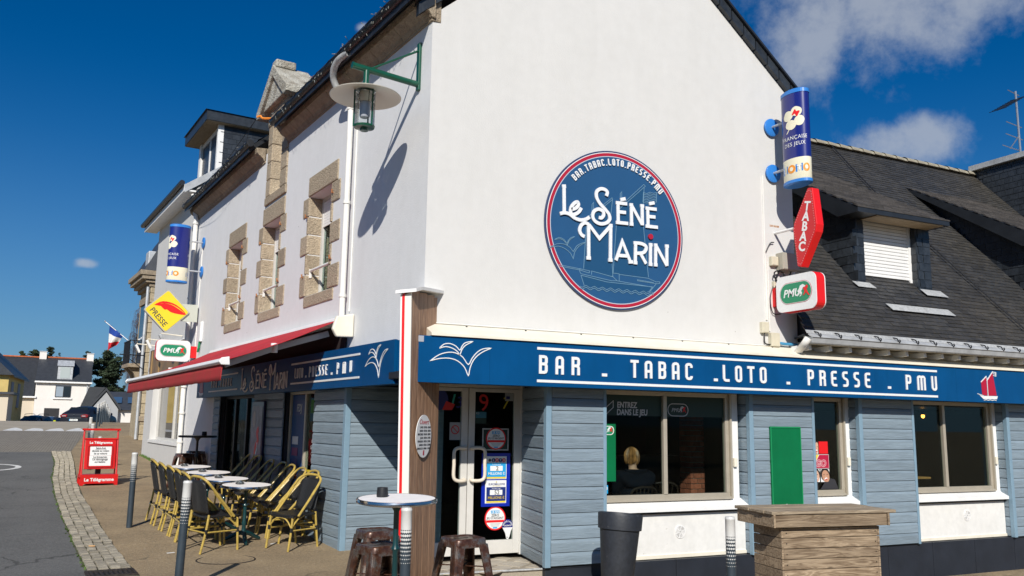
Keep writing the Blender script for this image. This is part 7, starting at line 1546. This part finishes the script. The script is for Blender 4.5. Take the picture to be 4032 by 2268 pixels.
# high tables
hb1 = make_table(1.08, .315, 'table_green'); hb1.name = 'bar_table'; hb1.location = (-.96, -2.24, gz(-.96, -2.24)); hb1.rotation_euler = (radians(1.9), radians(-.8), 0); hb1['label'] = 'tall round white bar table before the corner post'
for ch in hb1.children:
    if ch.name.startswith('column'): ch.data = ch.data.copy(); ch.data.materials.clear(); ch.data.materials.append(MATS['table_green'])
hb2 = make_table(1.08, .34, 'table_black', 'table_black'); hb2.name = 'bar_table'; hb2.location = (-1.5, 8.25, gz(-1.5, 8.25)); hb2['label'] = 'tall dark round bar table at the far end of the terrace'
def pot(loc, lab):
    t = thing('ashtray_pot', lab, 'ashtray', loc, 0, 'black ashtray pots on the tall tables'); MB().lathe([(.045, 0), (.047, .02), (.042, .075), (.034, .076), (.036, .03), (0, .028)], 20).build('pot', 'black_plain', t, smooth=True)
pot((-1.06, -2.155, gz(-.96, -2.24)+1.081+.001), 'black ashtray pot on the tall table before the corner post'); pot((-1.38, 8.3, gz(-1.5, 8.25)+1.081), 'black ashtray pot on the far dark tall table')
# stools
m = bpy.data.materials.new('rusty_metal'); m.use_nodes = True; MATS['rusty_metal'] = m; t_ = m.node_tree; b_ = t_.nodes['Principled BSDF']
tcn = t_.nodes.new('ShaderNodeTexCoord'); oi = t_.nodes.new('ShaderNodeObjectInfo'); no = t_.nodes.new('ShaderNodeTexNoise'); no.inputs['Scale'].default_value = 10; no.inputs['Detail'].default_value = 9; no.inputs['Roughness'].default_value = .7; t_.links.new(tcn.outputs['Object'], no.inputs['Vector'])
rp = t_.nodes.new('ShaderNodeValToRGB'); e = rp.color_ramp.elements; e[0].position = .40; e[0].color = (.034, .014, .009, 1); e[1].position = .64; e[1].color = (.30, .27, .24, 1); k = rp.color_ramp.elements.new(.515); k.color = (.085, .034, .018, 1); t_.links.new(no.outputs[0], rp.inputs[0]); t_.links.new(rp.outputs[0], b_.inputs['Base Color'])
r2 = t_.nodes.new('ShaderNodeValToRGB'); r2.color_ramp.elements[0].position = .50; r2.color_ramp.elements[0].color = (.25, .25, .25, 1); r2.color_ramp.elements[1].position = .60; r2.color_ramp.elements[1].color = (.85, .85, .85, 1); t_.links.new(no.outputs[0], r2.inputs[0]); t_.links.new(r2.outputs[0], b_.inputs['Metallic']); b_.inputs['Roughness'].default_value = .34; b_.inputs['Coat Weight'].default_value = .25
mat('stool_slot', (.008, .006, .005), .6)
def make_stool():
    t = thing('metal_stool', '', 'stool'); h = .685
    b = MB(); P = rr(-.155, .155, -.155, .155, .055, 5); n = len(P)      # pressed seat with a raised rim and skirt
    lay = [(1.06, h-.075), (1.03, h-.02), (1.0, h-.004), (.97, h), (.90, h-.001), (.86, h-.009)]
    for s_, z in lay: b.v += [(x*s_, y*s_, z) for x, y in P]
    for i in range(len(lay)-1):
        for j in range(n): b.f.append((i*n+j, i*n+(j+1) % n, (i+1)*n+(j+1) % n, (i+1)*n+j))
    b.f.append(tuple(range((len(lay)-1)*n, len(lay)*n))); se = b.build('seat', 'rusty_metal', t, smooth=True)
    MB().prism(rr(-.05, .05, -.012, .012, .011), h-.0085, h-.0075, 'z').build('hand_slot', 'stool_slot', se)
    for k in range(4):
        a = k*pi/2; Mk = Matrix.Rotation(a, 4, 'Z'); b = MB(Mk); sec = [(.062, .0), (.055, .045), (.03, .062), (.0, .062)]
        # L-shaped folded leg, wide at the seat, narrow at the foot
        top = [(-.07, .158), (-.02, .168), (.05, .167)]; ring = []
        for z, s_, o_ in ((h-.05, 1.0, 0), (h-.30, .85, .035), (.0, .52, .085)):
            c = .158+o_; w_ = .088*s_; pts = [(c-w_, c+.004), (c-.02*s_, c+.006), (c+.0, c), (c+.006, c-.02*s_), (c+.004, c-w_), (c-.016, c-w_), (c-.016, c-.018), (c-w_, c-.016)]
            ring.append([(x, y, z) for x, y in pts])
        for r_ in ring: b.v += [tuple(Mk @ Vector(p)) for p in r_]
        for i in range(2):
            for j in range(8): b.f.append((i*8+j, i*8+(j+1) % 8, (i+1)*8+(j+1) % 8, (i+1)*8+j))
        b.f += [tuple(range(8)), tuple(range(16, 24))[::-1]]
        b.build('leg', 'rusty_metal', t, bevel=.002)
        MB(Mk).box(.222, .258, .222, .258, -.003, .02).build('foot_cap', 'black_plain', t)
    for a in (45, 135): MB(Matrix.Rotation(radians(a), 4, 'Z')).box(-.235, .235, -.014, .014, h-.245, h-.238).build('cross_brace', 'rusty_metal', t)
    return t
ST = [(-1.00, -1.95, 14, 'rusty brown metal stool in front of the bar table, nearest the viewer'), (-.20, -1.80, 8, 'rusty metal stool with bare steel legs right of the corner post'), (-.78, -1.12, 6, 'rusty brown metal stool half hidden behind the front stool'), (-1.62, 9.1, 20, 'dark metal stool under the far tall table, nearer one'), (-1.38, 9.7, 10, 'dark metal stool under the far tall table, farther one')]
s0_ = make_stool()
for i, (x, y, a, lab) in enumerate(ST):
    o = s0_ if i == 0 else copy_tree(s0_); o.location = (x, y, gz(x, y)); o.rotation_euler = (0, 0, radians(a)); o['label'] = lab; o['group'] = 'metal stools'

# ------------------------------------------------------------------ newspaper stand
NP = thing('newspaper_stand', 'red newspaper display stand with headline sheets on the pavement', 'sign stand', (-3.14, 10.1, gz(-3.14, 10.1)), radians(10)); NP.scale = (.95, .95, .96)
mat('stand_red', (.60, .014, .014), .38, var=.1, vs=6)
MB().prism([(-.36, 0), (-.30, 0), (-.28, .035), (.28, .035), (.30, 0), (.36, 0), (.36, .215), (-.36, .215)], -.16, -.145).build('base_front', 'stand_red', NP); MB().box(-.36, .36, -.145, .16, .16, .215).build('base_top', 'stand_red', NP); MB().prism([(-.36, 0), (.36, 0), (.36, .2), (-.36, .2)], .145, .16).build('base_back', 'stand_red', NP)
for e in (-1, 1): MB().tube([(e*.335, -.10, .21), (e*.325, .02, 1.12)], .018, 8).build('upright', 'stand_red', NP); MB().tube([(e*.335, .12, .21), (e*.325, .03, 1.12)], .014, 8).build('rear_upright', 'stand_red', NP)
MB().box(-.365, .365, -.02, .05, 1.105, 1.145).build('top_rail', 'stand_red', NP); Rb = Matrix.Translation((0, -.055, .62)) @ Matrix.Rotation(radians(-7.5), 4, 'X')
MB(Rb).box(-.30, .30, -.012, .012, -.30, .32).build('board', 'stand_red', NP, bevel=.01); MB(Rb).box(-.31, .31, -.025, .02, .30, .33).build('board_lip', 'stand_red', NP); MB(Rb).ribbon(rr(-.235, .235, -.265, .17, .03), .02, -.022, -.012, None, True).build('sheet_frame', mat('stand_dark_red', (.36, .01, .012), .4), NP)
MB(Rb).box(-.205, .205, -.016, -.0125, -.235, -.03).build('sheet', 'paper', NP); MB(Rb).box(-.20, .21, -.016, -.0125, -.027, .155).build('sheet', 'paper', NP)
for tx, z, s_, m_ in (('Le Télégramme', .215, .068, 'letter_white'),): text('heading', tx, s_, m_, NP, Rb @ TM(ID, 0, -.0135, z), ext=.0008, off=.035, sx=1.02)
for tx, z in (('Saint-Avé', .105), ('décède au volant', .05), ('de sa voiture', -.005), ('Le Scouarnec', -.075), ('Un témoignage', -.125), ('surréaliste', -.175)): text('headline', tx, .055, 'ink', NP, Rb @ TM(ID, 0, -.0175, z), ext=.0006, off=.022, sx=.88)
for z, w_ in ((.097, .11), (-.083, .15)): MB(Rb).box(-w_, w_, -.0185, -.0165, z-.004, z).build('underline', 'ink', NP)
text('base_lettering', 'Le Télégramme', .088, 'letter_white', NP, TM(ID, 0, -.1615, .085), ext=.0008, off=.035, sx=1.02)
MB().box(-.05, .05, .02, .05, .16, .36).build('rear_strut', 'black_plain', NP)

# ------------------------------------------------------------------ planter, counter, vents, green board
mat('planter_grey', (.020, .024, .032), .55, var=.35, vs=5, vs2=30, bump=.08, bs=40, chips=((.10, .105, .11), 8, .66, .6))
PT_ = thing('planter_pot', 'tall empty dark grey planter pot leaning before the white apron', 'planter', (1.92, -.95, gz(1.92, -.95)))
PT_.rotation_euler = (radians(-1), radians(4.5), 0)
MB().lathe([(.155, 0), (.16, .02), (.213, .67), (.215, .67), (.234, .675), (.242, .825), (.238, .84), (.226, .84), (.22, .825), (.206, .67), (.20, .60), (0, .58)], 40).build('pot', 'planter_grey', PT_, smooth=True)
MB().lathe([(.196, .585), (0, .61)], 30).build('soil', mat('soil', (.035, .025, .018), .95, var=.4, vs=20), PT_)
CT = thing('timber_counter', 'weathered timber bar counter of horizontal planks at right', 'counter', (2.64, -2.56, gz(3.2, -2.3)-.02), radians(-8.5))
hC = .86-CT.location.z; Wt, Dt = 1.40, .66
for i in range(5): y0 = Dt*i/5; MB().box(-.01+random.uniform(-.008, .008), Wt+random.uniform(0, .012), y0+.003, y0+Dt/5-.003, hC-.028, hC+random.uniform(-.003, .003)).build('top_plank', 'weathered_top', CT, bevel=.004)
MB().box(.03, Wt-.09, .02, .045, hC-.15, hC-.03).build('rail', 'weathered', CT, bevel=.004); MB().box(.01, .03, .0, Dt-.02, hC-.15, hC-.03).build('rail', 'weathered', CT, bevel=.004); MB().box(Wt-.09, Wt-.07, .0, Dt-.02, hC-.15, hC-.03).build('rail', 'weathered', CT, bevel=.004)
bx0, bx1, by0, by1 = .165, 1.245, .085, Dt-.1; z = hC-.16; i = 0
MB().box(bx0+.03, bx1-.03, by0+.03, by1-.03, 0, hC-.03).build('core', 'black_plain', CT)
while z > .02:
    h = min(.098, z); MB().box(bx0-.0, bx1, by0-.0+random.uniform(-.003, .003), by0+.022, z-h+.003, z-.003).build('plank', 'weathered', CT, bevel=.003); MB().box(bx0-.022, bx0-.001, by0, by1, z-h+.003, z-.003).build('side_plank', 'weathered', CT, bevel=.003); MB().box(bx1+.001, bx1+.022, by0, by1, z-h+.003, z-.003).build('side_plank', 'weathered', CT, bevel=.003)
    for xx in (bx0+.03, bx1-.03): MB(Matrix.Translation((xx, by0-.003, z-h/2)) @ Matrix.Rotation(pi/2, 4, 'X')).lathe([(.005, -.002), (.005, .002)], 8).build('screw', 'dark_metal', CT)
    z -= h
GBo = thing('green_board', 'plain green panel screwed to the second boarded pier', 'board', (5.20, -.022, 0))
MB().rrect(-.27, .27, .25, 1.66, .012, -.018, 0).build('board', 'board_green', GBo); MB().ribbon(rr(-.26, .26, .26, 1.65, .01), .014, -.026, -.018, None, True).build('edge', mat('green_edge', (.010, .25, .09), .3), GBo)
b = MB()
for x, z, w_, h_ in ((-.03, .62, .03, .02), (.0, .60, .015, .03), (.06, .55, .02, .035), (.04, .45, .02, .03)): b.disc(x, z, w_, h_, -.0195, -.018, 9, None, .5)
b.build('scratches', 'paper', GBo)
for x, z, lab in ((3.55, .33, 'round wall vent in the white apron under the first window'), (8.93, .36, 'round wall vent in the white apron under the last window')):
    t = thing('wall_vent', lab, 'vent', (x, .119, z), 0, 'round vents in the white aprons'); b = MB()
    for r_ in (.075, .061, .048, .035, .022): b.ribbon([(r_*cos(i*pi/14), r_*sin(i*pi/14)) for i in range(28)], .007 if r_ < .07 else .012, -.008, 0, None, True)
    for i in range(3): a = i*pi/3+.3; b.ribbon([(-.07*cos(a), -.07*sin(a)), (.07*cos(a), .07*sin(a))], .008, -.009, 0)
    b.build('grille', 'paint_white', t); MB().disc(0, 0, .07, .07, -.002, -.0005, 24).build('hole', mat('vent_dark', (.10, .08, .05), .8), t)

# ------------------------------------------------------------------ litter
t = tag(MB().tube([(-3.17, 3.02, gz(-3.17, 3.0)+.045), (-3.10, 2.99, gz(-3.1, 3.0)+.045)], .008, 6).build('cigarette_end', mat('butt', (.62, .36, .16), .8)), 'orange cigarette end lying on the gutter setts', 'litter')
t = tag(MB().box(-.045, .045, -.02, .02, .001, .004, Matrix.Translation((-2.26, 2.55, gz(-2.26, 2.55))) @ Matrix.Rotation(.35, 4, 'Z')).build('paper_scrap', 'paper'), 'small white paper scrap on the pavement by the bollard', 'litter')
t = tag(MB().box(-.05, .05, -.015, .015, .001, .004, Matrix.Translation((-.98, 2.86, gz(-.98, 2.86))) @ Matrix.Rotation(.8, 4, 'Z')).build('paper_scrap', 'paper'), 'small white paper scrap under the nearest bistro table', 'litter')

# ------------------------------------------------------------------ inside: customer, chairs, lamps
def skin_mesh(name, verts, edges, radii, m, parent, root=0, sub=2, flat=1):
    me = bpy.data.meshes.new(name); me.from_pydata(verts, edges, []); o = bpy.data.objects.new(name, me); COL.objects.link(o); o.parent = parent
    me.materials.append(MATS[m]); sk_ = o.modifiers.new('skin', 'SKIN'); sk_.use_smooth_shade = True
    for i, r in enumerate(radii): v = me.skin_vertices[0].data[i]; v.radius = r if isinstance(r, tuple) else (r, r); v.use_root = (i == root)
    s_ = o.modifiers.new('sub', 'SUBSURF'); s_.levels = sub; s_.render_levels = sub; return o
mat('jacket', (.004, .006, .011), .8, spec=.08, var=.3, vs=12, bump=.5, bs=9, dist=.03); mat('skin', (.50, .29, .20), .55); mat('hair_blond', (.25, .115, .038), .5, var=.5, vs=9, island=.5); mat('jeans', (.02, .025, .04), .8)
PX, PY = 3.17, .60
vb = [(0, 0, .50), (0, -.02, .66), (0, -.05, .86), (0, -.03, 1.0), (0, .0, 1.08), (0, .02, 1.16), (0, .03, 1.25), (.19, -.01, .96), (.25, .08, .76), (.16, .28, .74), (-.19, -.01, .96), (-.25, .08, .76), (-.16, .28, .74), (.10, .10, .49), (.12, .45, .48), (.12, .47, .08), (.12, .56, .04), (-.10, .10, .49), (-.12, .45, .48), (-.12, .47, .08), (-.12, .56, .04), (.16, .36, .745), (-.16, .36, .745)]
eb = [(0, 1), (1, 2), (2, 3), (3, 4), (4, 5), (5, 6), (3, 7), (7, 8), (8, 9), (3, 10), (10, 11), (11, 12), (0, 13), (13, 14), (14, 15), (15, 16), (0, 17), (17, 18), (18, 19), (19, 20), (9, 21), (12, 22)]
rb = [.13, .125, .14, .11, .05, .07, .07, .07, .05, .035, .07, .05, .035, .085, .065, .045, .035, .085, .065, .045, .035, .025, .025]
PS_ = skin_mesh('person', vb, eb, rb, 'skin', None); PS_.location = (PX, PY, 0); tag(PS_, 'person with short blond hair and dark quilted jacket seated behind the first window', 'person')
jv = vb[:4]+[(0, -.02, 1.06)]+vb[7:13]; je = [(0, 1), (1, 2), (2, 3), (3, 4), (3, 5), (5, 6), (6, 7), (3, 8), (8, 9), (9, 10)]
skin_mesh('jacket', jv, je, [(.24, .20), (.25, .21), (.25, .21), (.19, .17), (.085, .08), .14, .105, .075, .14, .105, .075], 'jacket', PS_)
b = MB(); nu, nv = 20, 12                                 # hood lying on the shoulders
for i in range(nv+1):
    v = i/nv
    for j in range(nu+1): a = -pi*.15-(pi*.70)*j/nu; R_ = .175-.06*v; b.v.append((R_*cos(a)*1.15, -.02+R_*sin(a)*.75, 1.08-.19*sin(pi*v*.55)*abs(sin(a))**1.2-.02*v))
for i in range(nv):
    for j in range(nu): k = i*(nu+1)+j; b.f.append((k, k+1, k+nu+2, k+nu+1))
ho = b.build('hood', 'jacket', PS_, smooth=True); q_ = ho.modifiers.new('s', 'SOLIDIFY'); q_.thickness = .03
b = MB(); rnd = random.Random(5)                          # short layered hair in clumps, longer and ragged at the nape
hc = Vector((0, .028, 1.235))
for i in range(240):
    a = rnd.uniform(0, 2*pi); st = rnd.uniform(.02, .55); back = sin(a) < .35; ln_ = rnd.uniform(.60, .80) if back else rnd.uniform(.38, .5); pts = []; rad = []
    R_ = rnd.uniform(.086, .104); tw = rnd.gauss(0, .18)
    for k in range(7):
        t = k/6; ph = st+(pi*ln_-st)*t; aa = a+tw*t; rr_ = R_*(1+.10*max(0, t-.7)+rnd.gauss(0, .012)); p = hc+Vector((rr_*sin(ph)*cos(aa)*.95, rr_*sin(ph)*sin(aa)*1.08, rr_*cos(ph)*1.22))
        if ph > pi*.55: p = p+Vector((cos(aa), sin(aa), 0))*(.018*(ph-pi*.55))
        pts.append(p); rad.append(.0095*(1-.75*t))
    b.tube(pts, rad, 4)
b.build('hair', 'hair_blond', PS_, smooth=True)
skin_mesh('trousers', [vb[0], vb[13], vb[14], vb[15], vb[17], vb[18], vb[19]], [(0, 1), (1, 2), (2, 3), (0, 4), (4, 5), (5, 6)], [.15, .10, .08, .065, .10, .08, .065], 'jeans', PS_)
def wood_chair(x, y, rz, lab):
    t = thing('wooden_chair', lab, 'chair', (x, y, 0), rz, 'dark bentwood chairs inside the bar'); mat('bent_black', (.02, .013, .009), .4)
    MB().lathe([(.19, .43), (.205, .44), (.205, .455), (.19, .465)], 24).build('seat', 'bent_black', t, smooth=True)
    for e in (-1, 1):
        for yy in (-.15, .15): MB().tube([(e*.19, yy*1.15, 0), (e*.16, yy, .44)], .016, 8).build('leg', 'bent_black', t)
    MB().tube(smooth_curve([(-.18, -.13, .45), (-.20, -.20, .72), (-.16, -.23, .84), (0, -.25, .87), (.16, -.23, .84), (.20, -.20, .72), (.18, -.13, .45)], 4), .015, 8).build('back_hoop', 'bent_black', t, smooth=True)
    for i in range(5): MB().tube([(-.10+.05*i, -.15, .45), (-.12+.06*i, -.235, .85)], .008, 6).build('spindle', 'bent_black', t)
wood_chair(PX, PY-.03, 0, 'dark bentwood chair under the seated customer'); wood_chair(4.05, 1.25, radians(-20), 'empty dark bentwood chair beside the brick pier'); wood_chair(3.95, 2.0, radians(160), 'empty dark bentwood chair at the back of the room')
tb = thing('cafe_table', 'small wooden table before the seated customer', 'table', (3.2, 1.55, 0)); mat('honey_wood', (.40, .20, .06), .4, var=.2, vs=6)
MB().box(-.35, .35, -.35, .35, .71, .74).build('table_top', 'honey_wood', tb, bevel=.006); MB().tube([(0, 0, 0), (0, 0, .71)], .035, 10).build('column', 'black_plain', tb); MB().lathe([(.22, 0), (.20, .03)], 24).build('foot', 'black_plain', tb)
tb = thing('cafe_table', 'wooden table edge just inside the last window', 'table', (8.35, .75, 0)); MB().box(-.55, .25, -.3, .3, .89, .92).build('table_top', 'honey_wood', tb, bevel=.006); MB().tube([(-.2, 0, 0), (-.2, 0, .89)], .035, 10).build('column', 'black_plain', tb)
def hang_lamp(x, y, z, lab, col, st):
    t = thing('pendant_lamp', lab, 'lamp', (x, y, z), 0, 'lit lamps inside the bar'); MB().tube([(0, 0, .06), (0, 0, 2.27-z)], .005, 5).build('cord', 'black_plain', t); MB().lathe([(.012, .06), (.03, .055), (.045, .02), (.04, .0)][::-1], 14).build('cap', 'dark_metal', t)
    MB().lathe([(.0, -.06), (.022, -.05), (.03, -.02), (.022, .01), (.012, .02)], 14).build('bulb', mat('bulb_'+str(int(x*10)), (1, .7, .3), .4, emit=(col, st)), t, smooth=True)
hang_lamp(4.74, 1.85, 1.93, 'small lit yellow pendant behind the first window', (1, .62, .12), 9); hang_lamp(9.62, 1.35, 1.90, 'small lit orange lamp behind the last window', (1, .42, .06), 7)
